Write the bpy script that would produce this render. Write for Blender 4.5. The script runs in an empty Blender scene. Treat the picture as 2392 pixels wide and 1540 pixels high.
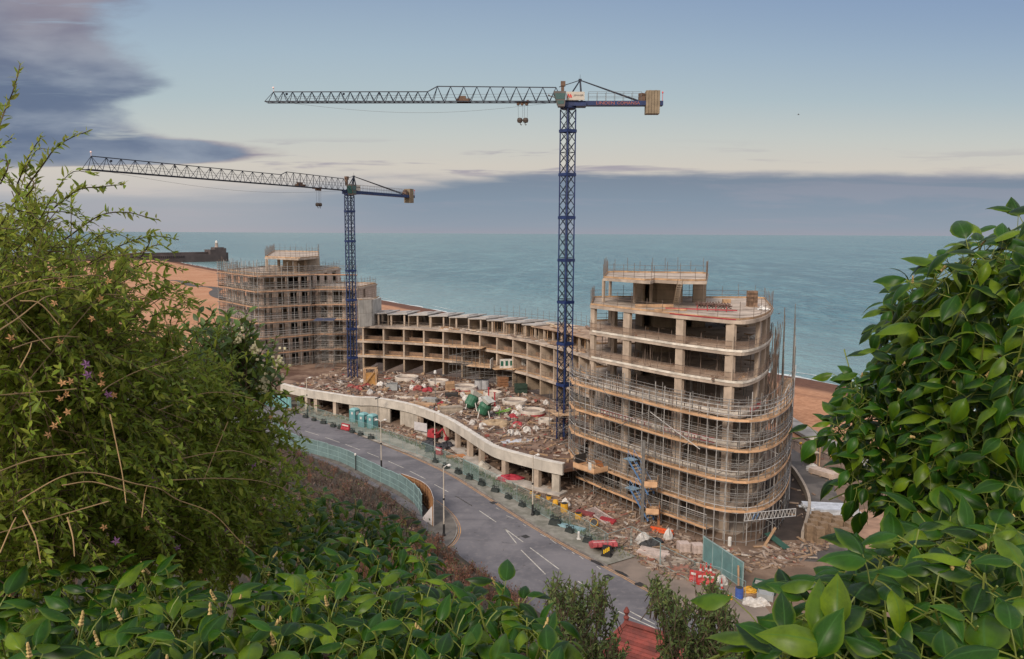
import bpy, math, random
from mathutils import Vector, Matrix
R = math.radians
rnd = random.Random(7)
# ---------------------------------------------------------------- camera, sky, sun, exposure
SC = bpy.context.scene
CAM_Z = 31.0
cam_d = bpy.data.cameras.new('camera'); cam = bpy.data.objects.new('camera', cam_d)
SC.collection.objects.link(cam); SC.camera = cam
cam_d.sensor_width = 36.0; cam_d.lens = 28.0; cam_d.clip_start = 0.05; cam_d.clip_end = 120000
CROT = Matrix.Rotation(R(90 - 6.88), 4, 'X') @ Matrix.Rotation(R(0.29), 4, 'Z')
cam.matrix_world = Matrix.Translation((0, 0, CAM_Z)) @ CROT
FPX = 28.0 / 36.0 * 2392.0
CP = Vector((0, 0, CAM_Z))

def ray(x, y):
    """direction of a reading taken on a 2392 x 1540 view of the place"""
    return CROT.to_3x3() @ Vector(((x - 1196) / FPX, -(y - 770) / FPX, -1.0))
def G(x, y, z=0.0):
    d = ray(x, y); return CP + d * ((z - CAM_Z) / d.z)
def D(x, y, depth):
    d = ray(x, y); return CP + d * (depth / d.y)
def S(r, g, b):
    f = lambda c: (c / 255 / 12.92) if c / 255 <= 0.04045 else ((c / 255 + 0.055) / 1.055) ** 2.4
    return (f(r), f(g), f(b), 1.0)

# -- small expression helper for shader nodes
class NX:
    def __init__(s, nt): s.nt = nt
    def node(s, t, **kw):
        n = s.nt.nodes.new(t)
        for k, v in kw.items(): setattr(n, k, v)
        return n
    def link(s, a, b): s.nt.links.new(a, b)
    def put(s, sock, v):
        if hasattr(v, 'is_linked'): s.link(v, sock)
        else: sock.default_value = v
    def m(s, op, a, b=0.0, c=0.0, clamp=False):
        n = s.node('ShaderNodeMath', operation=op, use_clamp=clamp)
        s.put(n.inputs[0], a); s.put(n.inputs[1], b)
        if op in ('MULTIPLY_ADD',): s.put(n.inputs[2], c)
        return n.outputs[0]
    def ss(s, v, a, b, o0=0.0, o1=1.0):
        n = s.node('ShaderNodeMapRange', interpolation_type='SMOOTHSTEP')
        for i_, q_ in enumerate((v, a, b, o0, o1)): s.put(n.inputs[i_], q_)
        return n.outputs[0]
    def mix(s, f, a, b, bt='MIX'):
        n = s.node('ShaderNodeMix', data_type='RGBA', blend_type=bt, clamp_factor=True)
        s.put(n.inputs[0], f); s.put(n.inputs[6], a); s.put(n.inputs[7], b)
        return n.outputs[2]
    def ramp(s, f, stops, interp='LINEAR'):
        n = s.node('ShaderNodeValToRGB'); cr = n.color_ramp; cr.interpolation = interp
        while len(cr.elements) < len(stops): cr.elements.new(0.5)
        for e, (p, c) in zip(cr.elements, stops):
            e.position = p; e.color = c if len(c) == 4 else (*c, 1)
        s.put(n.inputs[0], f); return n.outputs[0]
    def comb(s, x, y, z=0.0):
        n = s.node('ShaderNodeCombineXYZ')
        for i, v in enumerate((x, y, z)): s.put(n.inputs[i], v)
        return n.outputs[0]
    def noise(s, vec, scale, detail=3.0, rough=0.55, dist=0.0):
        n = s.node('ShaderNodeTexNoise'); s.put(n.inputs['Vector'], vec)
        n.inputs['Scale'].default_value = scale; n.inputs['Detail'].default_value = detail
        n.inputs['Roughness'].default_value = rough; n.inputs['Distortion'].default_value = dist
        return n.outputs[0]
    def curve(s, v, pts):
        n = s.node('ShaderNodeFloatCurve'); c = n.mapping.curves[0]
        while len(c.points) < len(pts): c.points.new(0.5, 0.5)
        for p, (a, b) in zip(c.points, pts): p.location = (a, b); p.handle_type = 'AUTO_CLAMPED'
        n.mapping.update(); s.put(n.inputs[1], v); return n.outputs[0]

def uv(x, y):
    d = ray(x, y); return d.x / d.y, d.z / d.y
SUN_EL, SUN_AZ = R(33), R(207)          # behind the viewer, to the left
w = bpy.data.worlds.new('World'); SC.world = w; w.use_nodes = True
X = NX(w.node_tree); w.node_tree.nodes.clear()
tc = X.node('ShaderNodeTexCoord'); sp = X.node('ShaderNodeSeparateXYZ'); X.link(tc.outputs['Generated'], sp.inputs[0])
dx, dy, dz = sp.outputs
yy = X.m('MAXIMUM', dy, 0.08)
u = X.m('DIVIDE', dx, yy); v = X.m('DIVIDE', dz, yy)
nis = X.node('ShaderNodeTexSky', sky_type='NISHITA', sun_disc=False, sun_elevation=SUN_EL, sun_rotation=SUN_AZ, air_density=1.0, dust_density=3.0)
# clear evening sky: from pale cream near the horizon to blue higher up
vv = X.m('DIVIDE', v, 0.36)
def V(y): return max(0.0, uv(1196, y)[1] / 0.36)
clear = X.ramp(vv, [(0.0, S(186, 180, 182)), (V(470), S(196, 190, 188)), (V(390), S(208, 201, 191)), (V(320), S(196, 200, 196)),
                    (V(230), S(178, 193, 198)), (V(120), S(165, 184, 198)), (V(0), S(148, 168, 191)), (0.98, S(132, 154, 186))])
right = X.ss(u, -0.35, 0.62)
clear = X.mix(X.m('MULTIPLY', right, X.ss(v, 0.10, 0.30, 0.0, 0.45)), clear, S(122, 148, 187))
nv = X.comb(X.m('MULTIPLY', u, 6.0), X.m('MULTIPLY', v, 22.0), 0.3)
n1 = X.noise(nv, 1.0, 6.0, 0.55, 0.12)
n2 = X.noise(X.comb(X.m('MULTIPLY', u, 2.2), X.m('MULTIPLY', v, 22.0), 4.1), 1.6, 5.0, 0.6, 0.4)
n3 = X.noise(X.comb(X.m('MULTIPLY', u, 4.5), X.m('MULTIPLY', v, 17.0), 9.1), 1.2, 5.0, 0.5, 0.1)
# cloud bank in the upper left, its right-hand edge as a curve over height
def E(x, y): a, b = uv(x, y); return (b / 0.36, (a + 0.75) / 0.75)
pts = [E(60, 398), E(250, 388), E(600, 372), E(660, 358), E(600, 338), E(440, 322), E(345, 305), E(285, 280), E(280, 245), E(352, 218), E(368, 188), E(338, 150),
       E(300, 105), E(262, 65), E(300, 0), E(380, -60)]
edge = X.m('SUBTRACT', X.m('MULTIPLY', X.curve(vv, [(0, 0)] + pts + [(1, 0.7)]), 0.75), 0.75)
q = X.m('SUBTRACT', X.m('ADD', edge, X.m('MULTIPLY', X.m('SUBTRACT', n1, 0.5), 0.20)), u)
mL = X.ss(q, -0.02, 0.05)
mL = X.m('MULTIPLY', mL, X.ss(v, uv(300, 425)[1], uv(300, 368)[1]))
holes = X.m('MULTIPLY', X.ss(n2, 0.56, 0.70), X.ss(q, 0.25, 0.05))
mL = X.m('MULTIPLY', mL, X.m('SUBTRACT', 1.0, X.m('MULTIPLY', X.ss(n1, .60, .78), 0.2)))
mL = X.m('MULTIPLY', mL, X.m('SUBTRACT', 1.0, X.m('MULTIPLY', holes, 0.75)))
colL = X.mix(X.ss(n3, 0.36, 0.68), S(103, 117, 142), S(150, 160, 175))
pink = X.m('MULTIPLY', X.ss(v, 0.17, 0.28), X.ss(X.m('ABSOLUTE', X.m('ADD', u, 0.55)), 0.16, 0.02))
colL = X.mix(X.m('MULTIPLY', pink, 0.6), colL, S(156, 143, 152))
rim = X.m('MULTIPLY', X.ss(q, 0.06, 0.0), X.ss(v, 0.14, 0.10))
colL = X.mix(X.m('MULTIPLY', rim, 0.8), colL, S(160, 143, 150))
# low bank along the horizon
topv = X.m('MULTIPLY_ADD', X.m('SUBTRACT', n2, 0.5), X.ss(u, 0.55, -0.2, 0.014, 0.045), X.ss(u, -0.5, 0.1, 0.060, uv(1400, 398)[1]))
n5 = X.noise(X.comb(X.m('MULTIPLY', u, 14.0), X.m('MULTIPLY', v, 60.0), 2.2), 1.0, 4.0, 0.6, 0.2)
qb = X.m('SUBTRACT', X.m('MULTIPLY_ADD', X.m('SUBTRACT', n5, 0.5), 0.010, topv), v)
mB = X.m('MULTIPLY', X.ss(qb, -0.002, X.ss(u, 0.1, -0.3, 0.011, 0.03)), X.ss(u, -0.42, -0.08, 0.55, 0.97))
colB = X.ramp(X.m('DIVIDE', v, 0.085), [(0.0, S(152, 155, 167)), (0.12, S(143, 154, 168)), (0.45, S(131, 147, 164)), (0.8, S(122, 136, 154)), (1.0, S(133, 139, 155))])
colB = X.mix(X.m('MULTIPLY', X.ss(n2, 0.5, 0.68), 0.28), colB, S(166, 160, 172))
colB = X.mix(X.m('MULTIPLY', X.ss(qb, 0.012, 0.0), X.ss(u, 0.1, -0.2, 0.0, 0.75)), colB, S(178, 160, 162))
# thin streaks above the bank
band = X.m('MULTIPLY', X.ss(v, 0.062, 0.078), X.ss(v, 0.118, 0.098))
n4 = X.noise(X.comb(X.m('MULTIPLY', u, 3.2), X.m('MULTIPLY', v, 34.0), 1.7), 1.9, 4.0, 0.55, 0.3)
mS = X.m('MULTIPLY', X.m('MULTIPLY', band, X.ss(n4, 0.55, 0.68)), X.ss(u, 0.35, 0.1, 0.25, 0.85))
front = X.mix(mS, clear, S(158, 152, 165))
front = X.mix(mB, front, colB)
front = X.mix(mL, front, colL)
front = X.mix(1.0, front, (0.97, 0.98, 0.98, 1), 'MULTIPLY')
# the part of the sky behind and above the viewer: the daylight that reaches the place
el = X.m('MAXIMUM', dz, 0.0)
nsky = X.mix(1.0, nis.outputs[0], (0.20, 0.20, 0.20, 1), 'MULTIPLY')
glow = X.mix(X.ss(dz, 0.0, 0.7), (0.95, 0.80, 0.64, 1), (0.98, 0.97, 1.02, 1))
back = X.mix(0.8, nsky, glow)
fmask = X.m('MULTIPLY', X.ss(dy, 0.05, 0.5), X.ss(v, 0.95, 0.42))
sky = X.mix(fmask, back, front)
sky = X.mix(X.ss(dz, 0.0, -0.04), sky, (0.18, 0.2, 0.22, 1))
bg = X.node('ShaderNodeBackground'); X.link(sky, bg.inputs[0]); bg.inputs[1].default_value = 1.0
wo = X.node('ShaderNodeOutputWorld'); X.link(bg.outputs[0], wo.inputs[0])
sl = bpy.data.lights.new('sun', 'SUN'); sl.energy = 3.0; sl.angle = R(14); sl.color = (1.0, 0.88, 0.74)
so = bpy.data.objects.new('sun', sl); SC.collection.objects.link(so)
sdir = Vector((math.sin(SUN_AZ) * math.cos(SUN_EL), math.cos(SUN_AZ) * math.cos(SUN_EL), math.sin(SUN_EL)))
so.rotation_euler = sdir.to_track_quat('Z', 'Y').to_euler(); so.location = (0, -20, 80)
vs = SC.view_settings; vs.view_transform = 'Standard'; vs.look = 'None'; vs.exposure = 0.04; vs.gamma = 1.0
SC.cycles.max_bounces = 6; SC.cycles.diffuse_bounces = 3; SC.cycles.transparent_max_bounces = 16

# ---------------------------------------------------------------- materials
MATS = {}
def pm(name, col, rough=0.8, var=0.25, scale=1.0, bump=0.0, bscale=8.0, col2=None, metal=0.0, streak=0.0, coord='Object', spec=0.4, alpha=None, island=0.0, contrast=(0.35, 0.68), joints=None):
    if name in MATS: return MATS[name]
    m = bpy.data.materials.new(name); m.use_nodes = True; MATS[name] = m
    nt = m.node_tree; b = nt.nodes['Principled BSDF']; n = NX(nt)
    t = n.node('ShaderNodeTexCoord'); vec = t.outputs[coord]
    col = (*col[:3], 1); c2 = (*col2[:3], 1) if col2 else (*[c * (1 - var) for c in col[:3]], 1)
    f = n.ss(n.noise(vec, scale, 5.0, 0.6, 0.3), contrast[0], contrast[1])
    c = n.mix(f, c2, col)
    if streak:
        mp = n.node('ShaderNodeMapping'); n.link(vec, mp.inputs[0]); mp.inputs['Scale'].default_value = (2.2, 2.2, 0.12)
        c = n.mix(n.ss(n.noise(mp.outputs[0], 1.6, 4.0, 0.6), 0.5, 0.75, 0.0, streak), c, (*[k * 0.45 for k in col[:3]], 1))
    if joints:
        sj = n.node('ShaderNodeSeparateXYZ'); n.link(vec, sj.inputs[0]); br = n.node('ShaderNodeTexBrick')
        n.link(n.comb(n.m('ADD', sj.outputs[0], n.m('MULTIPLY', sj.outputs[1], .83)), sj.outputs[2]), br.inputs['Vector']); br.offset = 0.0 if joints[0] > 1 else .5
        for k_, v_ in (('Scale', 1.0), ('Mortar Size', joints[2]), ('Mortar Smooth', .3), ('Brick Width', joints[0]), ('Row Height', joints[1]), ('Bias', 0.0)): br.inputs[k_].default_value = v_
        br.inputs['Color1'].default_value = (1, 1, 1, 1); br.inputs['Color2'].default_value = (.84, .85, .86, 1); br.inputs['Mortar'].default_value = (.55, .53, .5, 1)
        c = n.mix(1.0, c, br.outputs[0], 'MULTIPLY')
    if island:
        g = n.node('ShaderNodeNewGeometry')
        h = n.node('ShaderNodeHueSaturation'); n.link(c, h.inputs['Color'])
        n.link(n.ss(g.outputs['Random Per Island'], 0, 1, 1 - island, 1 + island), h.inputs['Value'])
        c = h.outputs[0]
    n.link(c, b.inputs['Base Color'])
    b.inputs['Roughness'].default_value = rough; b.inputs['Metallic'].default_value = metal
    b.inputs['Specular IOR Level'].default_value = spec
    if bump:
        bn = n.node('ShaderNodeBump'); bn.inputs['Strength'].default_value = bump; bn.inputs['Distance'].default_value = 0.05
        n.link(n.noise(vec, bscale, 4.0, 0.6), bn.inputs['Height']); n.link(bn.outputs[0], b.inputs['Normal'])
    if alpha is not None:
        b.inputs['Alpha'].default_value = alpha
    return m
def island_mat(name, stops, rough=0.85, scale=3.0):
    """many loose pieces in one mesh: each piece takes one of the colours"""
    if name in MATS: return MATS[name]
    m = bpy.data.materials.new(name); m.use_nodes = True; MATS[name] = m
    b = m.node_tree.nodes['Principled BSDF']; n = NX(m.node_tree)
    g = n.node('ShaderNodeNewGeometry'); t = n.node('ShaderNodeTexCoord')
    c = n.ramp(g.outputs['Random Per Island'], stops, 'CONSTANT')
    c = n.mix(n.ss(n.noise(t.outputs['Object'], scale, 3.0), 0.35, 0.7, 0.0, 0.4), c, (0.06, 0.045, 0.035, 1))
    n.link(c, b.inputs['Base Color']); b.inputs['Roughness'].default_value = rough
    return m

# ---------------------------------------------------------------- mesh helpers
class MB:
    def __init__(s): s.v = []; s.f = []
    def add(s, vs, fs):
        o = len(s.v); s.v += [tuple(p) for p in vs]; s.f += [tuple(i + o for i in f) for f in fs]
    def hexa(s, p):   # 4 bottom then 4 top
        s.add(p, [(3, 2, 1, 0), (4, 5, 6, 7), (0, 1, 5, 4), (1, 2, 6, 5), (2, 3, 7, 6), (3, 0, 4, 7)])
    def box(s, c, size, rz=0.0, M=None):
        hx, hy, hz = size[0] / 2, size[1] / 2, size[2] / 2
        if M is None: M = Matrix.Rotation(rz, 3, 'Z')
        c = Vector(c)
        s.hexa([c + M @ Vector(q) for q in ((-hx, -hy, -hz), (hx, -hy, -hz), (hx, hy, -hz), (-hx, hy, -hz), (-hx, -hy, hz), (hx, -hy, hz), (hx, hy, hz), (-hx, hy, hz))])
    def bar(s, a, b, wd, ht=None, up=(0, 0, 1)):
        a, b = Vector(a), Vector(b); t = b - a
        if t.length < 1e-6: return
        t.normalize(); upv = Vector(up)
        if abs(t.dot(upv)) > 0.95: upv = Vector((1, 0, 0))
        sx = t.cross(upv).normalized() * wd / 2; uz = sx.cross(t).normalized() * (ht or wd) / 2
        s.hexa([a - sx - uz, a + sx - uz, b + sx - uz, b - sx - uz, a - sx + uz, a + sx + uz, b + sx + uz, b - sx + uz])
    def tube(s, pts, r, n=5, r2=None):
        pts = [Vector(p) for p in pts]; vs = []; L = len(pts)
        for i, p in enumerate(pts):
            t = (pts[min(i + 1, L - 1)] - pts[max(i - 1, 0)])
            if t.length < 1e-9: t = Vector((0, 0, 1))
            t.normalize(); a = Vector((0, 0, 1)) if abs(t.z) < 0.9 else Vector((1, 0, 0))
            x = t.cross(a).normalized(); y = x.cross(t)
            rr = r if r2 is None else r + (r2 - r) * i / (L - 1)
            for k in range(n):
                an = 2 * math.pi * k / n; vs.append(p + (x * math.cos(an) + y * math.sin(an)) * rr)
        fs = [(i * n + k, i * n + (k + 1) % n, (i + 1) * n + (k + 1) % n, (i + 1) * n + k) for i in range(L - 1) for k in range(n)]
        fs += [tuple(range(n))[::-1], tuple((L - 1) * n + k for k in range(n))]
        s.add(vs, fs)
    def prism(s, poly, z0, z1):
        n = len(poly)
        s.add([(p[0], p[1], z0) for p in poly] + [(p[0], p[1], z1) for p in poly],
              [tuple(range(n))[::-1], tuple(range(n, 2 * n))] + [(i, (i + 1) % n, n + (i + 1) % n, n + i) for i in range(n)])
    def lathe(s, c, prof, n=12, M=None):
        c = Vector(c); vs = []
        for r, z in prof:
            for k in range(n):
                a = 2 * math.pi * k / n; q = Vector((r * math.cos(a), r * math.sin(a), z))
                vs.append(c + (M @ q if M else q))
        L = len(prof)
        fs = [(i * n + k, i * n + (k + 1) % n, (i + 1) * n + (k + 1) % n, (i + 1) * n + k) for i in range(L - 1) for k in range(n)]
        fs += [tuple(range(n))[::-1], tuple((L - 1) * n + k for k in range(n))]
        s.add(vs, fs)
    def strip(s, a, b):   # quads between two equally long point rows
        n = len(a); s.add(list(a) + list(b), [(i, i + 1, n + i + 1, n + i) for i in range(n - 1)])
    def wall(s, pts, th, z0, z1):   # wall following a polyline; th to the left side
        L, Rr = offset(pts, th), pts
        for i in range(len(pts) - 1):
            s.hexa([(*Rr[i][:2], z0), (*Rr[i + 1][:2], z0), (*L[i + 1][:2], z0), (*L[i][:2], z0), (*Rr[i][:2], z1), (*Rr[i + 1][:2], z1), (*L[i + 1][:2], z1), (*L[i][:2], z1)])
    def build(s, name, mat, parent=None, loc=None, smooth=False, **props):
        me = bpy.data.meshes.new(name)
        o = bpy.data.objects.new(name, me); SC.collection.objects.link(o)
        off = Vector((0, 0, 0))
        if parent is not None:
            o.parent = parent
            p = parent
            while p: off = off + Vector(p.location); p = p.parent
        elif loc is not None: off = Vector(loc); o.location = loc
        me.from_pydata([(p[0] - off.x, p[1] - off.y, p[2] - off.z) for p in s.v], [], s.f); me.update()
        if mat: me.materials.append(mat)
        if smooth: me.polygons.foreach_set('use_smooth', [True] * len(me.polygons))
        for k, vv_ in props.items(): o[k] = vv_
        return o
def tag(o, label, cat, group=None):
    o['label'] = label; o['category'] = cat
    if group: o['group'] = group
    return o
def thing(name, loc, label, cat, group=None):
    o = bpy.data.objects.new(name, None); SC.collection.objects.link(o); o.location = loc; o.empty_display_size = 0.3
    return tag(o, label, cat, group)
def dup(root, loc=None, rz=None, label=None, sc=None):
    r = root.copy(); SC.collection.objects.link(r)
    if loc is not None: r.location = loc
    if rz is not None: r.rotation_euler = (0, 0, rz)
    if sc is not None: r.scale = (sc, sc, sc)
    if label: r['label'] = label
    for ch in list(root.children):
        c = ch.copy(); SC.collection.objects.link(c); c.parent = r
        for g in list(ch.children):
            d = g.copy(); SC.collection.objects.link(d); d.parent = c
    return r
def struct(o): o['kind'] = 'structure'; return o
def stuff(o): o['kind'] = 'stuff'; return o
def offset(pts, d):
    """offset an open polyline to its left by d (xy)"""
    out = []; n = len(pts)
    for i in range(n):
        a = Vector(pts[max(i - 1, 0)][:2]); b = Vector(pts[i][:2]); c = Vector(pts[min(i + 1, n - 1)][:2])
        t1 = (b - a) if i > 0 else (c - b); t2 = (c - b) if i < n - 1 else (b - a)
        t1.normalize(); t2.normalize(); n1_ = Vector((-t1.y, t1.x)); n2_ = Vector((-t2.y, t2.x))
        m = (n1_ + n2_); m.normalize(); k = d / max(0.4, m.dot(n1_)); q = b + m * k
        out.append(Vector((q.x, q.y, pts[i][2] if len(pts[i]) > 2 else 0)))
    return out
def crom(pts, n=8):
    """Catmull-Rom through the points"""
    P = [Vector(p) for p in pts]; P = [P[0] * 2 - P[1]] + P + [P[-1] * 2 - P[-2]]; out = []
    for i in range(1, len(P) - 2):
        for k in range(n):
            t = k / n; a, b, c, d = P[i - 1], P[i], P[i + 1], P[i + 2]
            out.append(0.5 * ((2 * b) + (c - a) * t + (2 * a - 5 * b + 4 * c - d) * t * t + (3 * b - a - 3 * c + d) * t ** 3))
    out.append(P[-2]); return out
def along(pts, step, start=0.0, end=None):
    """points and headings every step metres along a polyline"""
    out = []; acc = 0.0; nxt = start
    for a, b in zip(pts[:-1], pts[1:]):
        a, b = Vector(a), Vector(b); L = (b - a).length
        while L > 0 and nxt <= acc + L + 1e-6:
            if end is not None and nxt > end: return out
            t = (b - a) / L; out.append((a + t * (nxt - acc), t)); nxt += step
        acc += L
    return out
def plen(pts): return sum((Vector(b) - Vector(a)).length for a, b in zip(pts[:-1], pts[1:]))
def at_len(pts, s):
    acc = 0.0
    for a, b in zip(pts[:-1], pts[1:]):
        a, b = Vector(a), Vector(b); L = (b - a).length
        if s <= acc + L: return a + (b - a) * ((s - acc) / L if L else 0)
        acc += L
    return Vector(pts[-1])
ORD = ['first', 'second', 'third', 'fourth', 'fifth', 'sixth', 'seventh', 'eighth', 'ninth', 'tenth', 'eleventh', 'twelfth', 'thirteenth', 'fourteenth',
       'fifteenth', 'sixteenth', 'seventeenth', 'eighteenth', 'nineteenth', 'twentieth', 'twenty first', 'twenty second', 'twenty third', 'twenty fourth', 'twenty fifth', 'twenty sixth', 'twenty seventh', 'twenty eighth', 'twenty ninth', 'thirtieth']
# ---------------------------------------------------------------- setting: sea, beach, hillside, ground, road
Z5 = lambda a, b: ((600 + a / 3.4217) / 1.05309, (950 + b / 3.4217) / 1.05309)
Z6 = lambda a, b: ((1050 + a / 3.4215) / 1.05309, (1050 + b / 3.4215) / 1.05309)
Z7 = lambda a, b: ((1500 + a / 3.9867) / 1.05309, (1250 + b / 3.9867) / 1.05309)
Z8 = lambda a, b: ((1900 + a / 3.0807) / 1.05309, (900 + b / 3.0807) / 1.05309)
Z2 = lambda a, b: ((850 + a / 3.85) / 1.05309, (700 + b / 3.85) / 1.05309)
Z4 = lambda a, b: ((1380 + a / 3.6661) / 1.05309, (980 + b / 3.6661) / 1.05309)
SH0 = Vector((70, 195, 0)); SHD = Vector((-0.53, 0.848, 0)); SHN = Vector((-0.848, -0.53, 0))
def shore(s, t, z=0.0): p = SH0 + SHD * s + SHN * t; return Vector((p.x, p.y, z))

def sea_mat():
    m = bpy.data.materials.new('sea_water'); m.use_nodes = True; MATS['sea'] = m
    nt = m.node_tree; b = nt.nodes['Principled BSDF']; n = NX(nt)
    t = n.node('ShaderNodeTexCoord'); o = t.outputs['Object']
    mp = n.node('ShaderNodeMapping'); n.link(o, mp.inputs[0]); mp.inputs['Scale'].default_value = (1.0, 0.34, 1.0); mp.inputs['Rotation'].default_value = (0, 0, R(8))
    big = n.noise(mp.outputs[0], 0.0045, 5.0, 0.6, 0.5)
    mid = n.noise(mp.outputs[0], 0.05, 4.0, 0.6, 0.4)
    c = n.mix(n.ss(big, 0.35, 0.66), (0.026, 0.108, 0.142, 1), (0.062, 0.178, 0.203, 1))
    fine = n.noise(mp.outputs[0], 0.34, 4.0, 0.65, 0.6)
    c = n.mix(n.ss(mid, 0.42, 0.66, 0.0, 0.55), c, (0.135, 0.275, 0.29, 1))
    c = n.mix(n.ss(fine, 0.46, 0.64, 0.0, 0.85), c, (0.018, 0.070, 0.092, 1))
    m2 = n.noise(mp.outputs[0], 0.016, 4.0, 0.65, 0.4)
    c = n.mix(n.ss(m2, 0.44, 0.70, 0.0, 0.5), c, (0.022, 0.080, 0.105, 1))
    # shallower, paler water close to the beach
    sep = n.node('ShaderNodeVectorMath', operation='DOT_PRODUCT'); n.link(o, sep.inputs[0]); sep.inputs[1].default_value = (-SHN.x, -SHN.y, 0)
    off = SH0.dot(-SHN)
    dist = n.m('SUBTRACT', sep.outputs['Value'], off)
    c = n.mix(n.ss(dist, 150, 0, 0.0, 0.6), c, (0.22, 0.32, 0.32, 1))
    n.link(c, b.inputs['Base Color'])
    n.put(b.inputs['Roughness'], 0.2); b.inputs['IOR'].default_value = 1.33; b.inputs['Specular IOR Level'].default_value = 0.34
    mp2 = n.node('ShaderNodeMapping'); n.link(o, mp2.inputs[0]); mp2.inputs['Scale'].default_value = (1.0, 0.5, 1.0); mp2.inputs['Rotation'].default_value = (0, 0, R(14))
    h = n.m('ADD', n.noise(mp2.outputs[0], 0.30, 4.0, 0.6, 0.5), n.m('MULTIPLY', n.noise(mp2.outputs[0], 0.07, 3.0, 0.5), 1.6))
    bn = n.node('ShaderNodeBump'); bn.inputs['Strength'].default_value = 1.0; bn.inputs['Distance'].default_value = 1.3
    n.link(h, bn.inputs['Height']); n.link(bn.outputs[0], b.inputs['Normal'])
    return m
mb = MB(); mb.add([(-60000, -200, -4), (60000, -200, -4), (60000, 90000, -4), (-60000, 90000, -4)], [(0, 1, 2, 3)])
struct(mb.build('sea', sea_mat()))

def beach_mat():
    m = bpy.data.materials.new('shingle'); m.use_nodes = True
    nt = m.node_tree; b = nt.nodes['Principled BSDF']; n = NX(nt)
    t = n.node('ShaderNodeTexCoord'); o = t.outputs['Object']; sx = n.node('ShaderNodeSeparateXYZ'); n.link(o, sx.inputs[0])
    wob = n.m('MULTIPLY', n.m('SUBTRACT', n.noise(o, 0.03, 3.0), 0.5), 8.0)
    tt = n.m('ADD', sx.outputs[1], wob)
    f = n.noise(o, 0.9, 6.0, 0.7)
    g = n.noise(o, 0.045, 4.0, 0.6)
    dry = n.mix(n.ss(f, 0.35, 0.66), (0.29, 0.137, 0.073, 1), (0.43, 0.22, 0.125, 1))
    dry = n.mix(n.ss(g, 0.35, 0.7, 0.0, 0.5), dry, (0.48, 0.28, 0.175, 1))
    wet = n.mix(n.ss(f, 0.35, 0.66), (0.095, 0.045, 0.030, 1), (0.15, 0.070, 0.045, 1))
    c = n.mix(n.ss(tt, 15, 23), wet, dry)
    c = n.mix(n.ss(n.m('ABSOLUTE', n.m('SUBTRACT', tt, 31)), 2.5, 0.5, 0.0, 0.35), c, (0.15, 0.075, 0.05, 1))
    n.link(c, b.inputs['Base Color']); b.inputs['Roughness'].default_value = 0.95; b.inputs['Specular IOR Level'].default_value = 0.2
    bn = n.node('ShaderNodeBump'); bn.inputs['Strength'].default_value = 0.6; bn.inputs['Distance'].default_value = 0.2
    n.link(n.noise(o, 1.5, 5.0, 0.7), bn.inputs['Height']); n.link(bn.outputs[0], b.inputs['Normal'])
    return m
mb = MB(); ts = [-40, -12, 0, 4, 8, 14, 20, 26, 32, 40, 50, 62, 80, 110, 150, 220, 330]
def bz(t, s):
    z = -4 + 0.11 * t if t < 33 else -0.37 + min(0.22, (t - 33) * 0.006)
    return z + (0.18 * math.sin(s * 0.13 + t) + 0.12 * math.sin(s * 0.31 + 2 * t) if 2 < t < 60 else 0)
rows = [[(s, t, bz(t, s)) for t in ts] for s in range(-260, 1000, 14)]
for r_ in rows: mb.v += r_
nt_ = len(ts)
mb.f = [(i * nt_ + k, (i + 1) * nt_ + k, (i + 1) * nt_ + k + 1, i * nt_ + k + 1) for i in range(len(rows) - 1) for k in range(nt_ - 1)]
o = struct(mb.build('beach', beach_mat(), smooth=True))
o.matrix_world = Matrix(((SHD.x, SHN.x, 0, SH0.x), (SHD.y, SHN.y, 0, SH0.y), (0, 0, 1, 0), (0, 0, 0, 1)))
# thin line of surf
mb = MB(); a_, b_ = [], []
for s in range(-260, 1000, 3):
    k = 0.7 * math.sin(s * .11) + 0.5 * math.sin(s * .37); wd = max(0.15, 0.8 + 0.6 * math.sin(s * .23 + 1) + rnd.uniform(-.3, .3))
    a_.append(shore(s, 0.5 + k * .5, -3.93)); b_.append(shore(s, 0.5 + k * .5 - wd * 1.6, -3.96))
mb.strip(a_, b_)
a_, b_ = [], []
for s in range(-260, 1000, 3):
    k = -6 + 1.6 * math.sin(s * .05) + rnd.uniform(-.3, .3); wd = max(0.0, 0.7 * math.sin(s * .09 + 2))
    a_.append(shore(s, k, -3.95)); b_.append(shore(s, k - wd, -3.95))
mb.strip(a_, b_)
struct(mb.build('surf', pm('foam', (0.62, 0.66, 0.66), 0.7, 0.4, 0.6)))

# hillside below the viewer: from the cliff edge down to the back of the road
TOE = [(-150, 190), (-90, 150), (-45, 122), (-31.7, 112.2), (-24, 104), (-16, 94), (-10.5, 85), (-9.2, 81), (-7, 77.5), (-3.8, 72), (0, 66), (4, 60), (9, 56), (20, 53), (45, 51), (150, 60)]
def toe_y(x):
    for (x0, y0), (x1, y1) in zip(TOE[:-1], TOE[1:]):
        if x0 <= x <= x1: return y0 + (y1 - y0) * (x - x0) / (x1 - x0)
    return TOE[0][1] if x < TOE[0][0] else TOE[-1][1]
def hill_z(x, y):
    s = max(0.0, min(1.0, (y - 1.0) / (toe_y(x) - 1.0)))
    return 29.3 * (1 - s) ** 1.12 + (0.25 * math.sin(x * .9 + y * .7) + 0.3 * math.sin(x * .37 - y * .45)) * min(1, s * 6) * min(1, (1 - s) * 8) - 0.02
mb = MB(); xs = [-150, -120, -90, -70] + [x * 1.5 for x in range(-40, 41)] + [75, 100, 150]; NS = 44
for x in xs:
    ty = toe_y(x)
    for k in range(NS + 1):
        y = -25 + 26 * k / 4 if k < 4 else 1 + (ty - 1) * (k - 4) / (NS - 4)
        mb.v.append((x, y, hill_z(x, y)))
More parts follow.
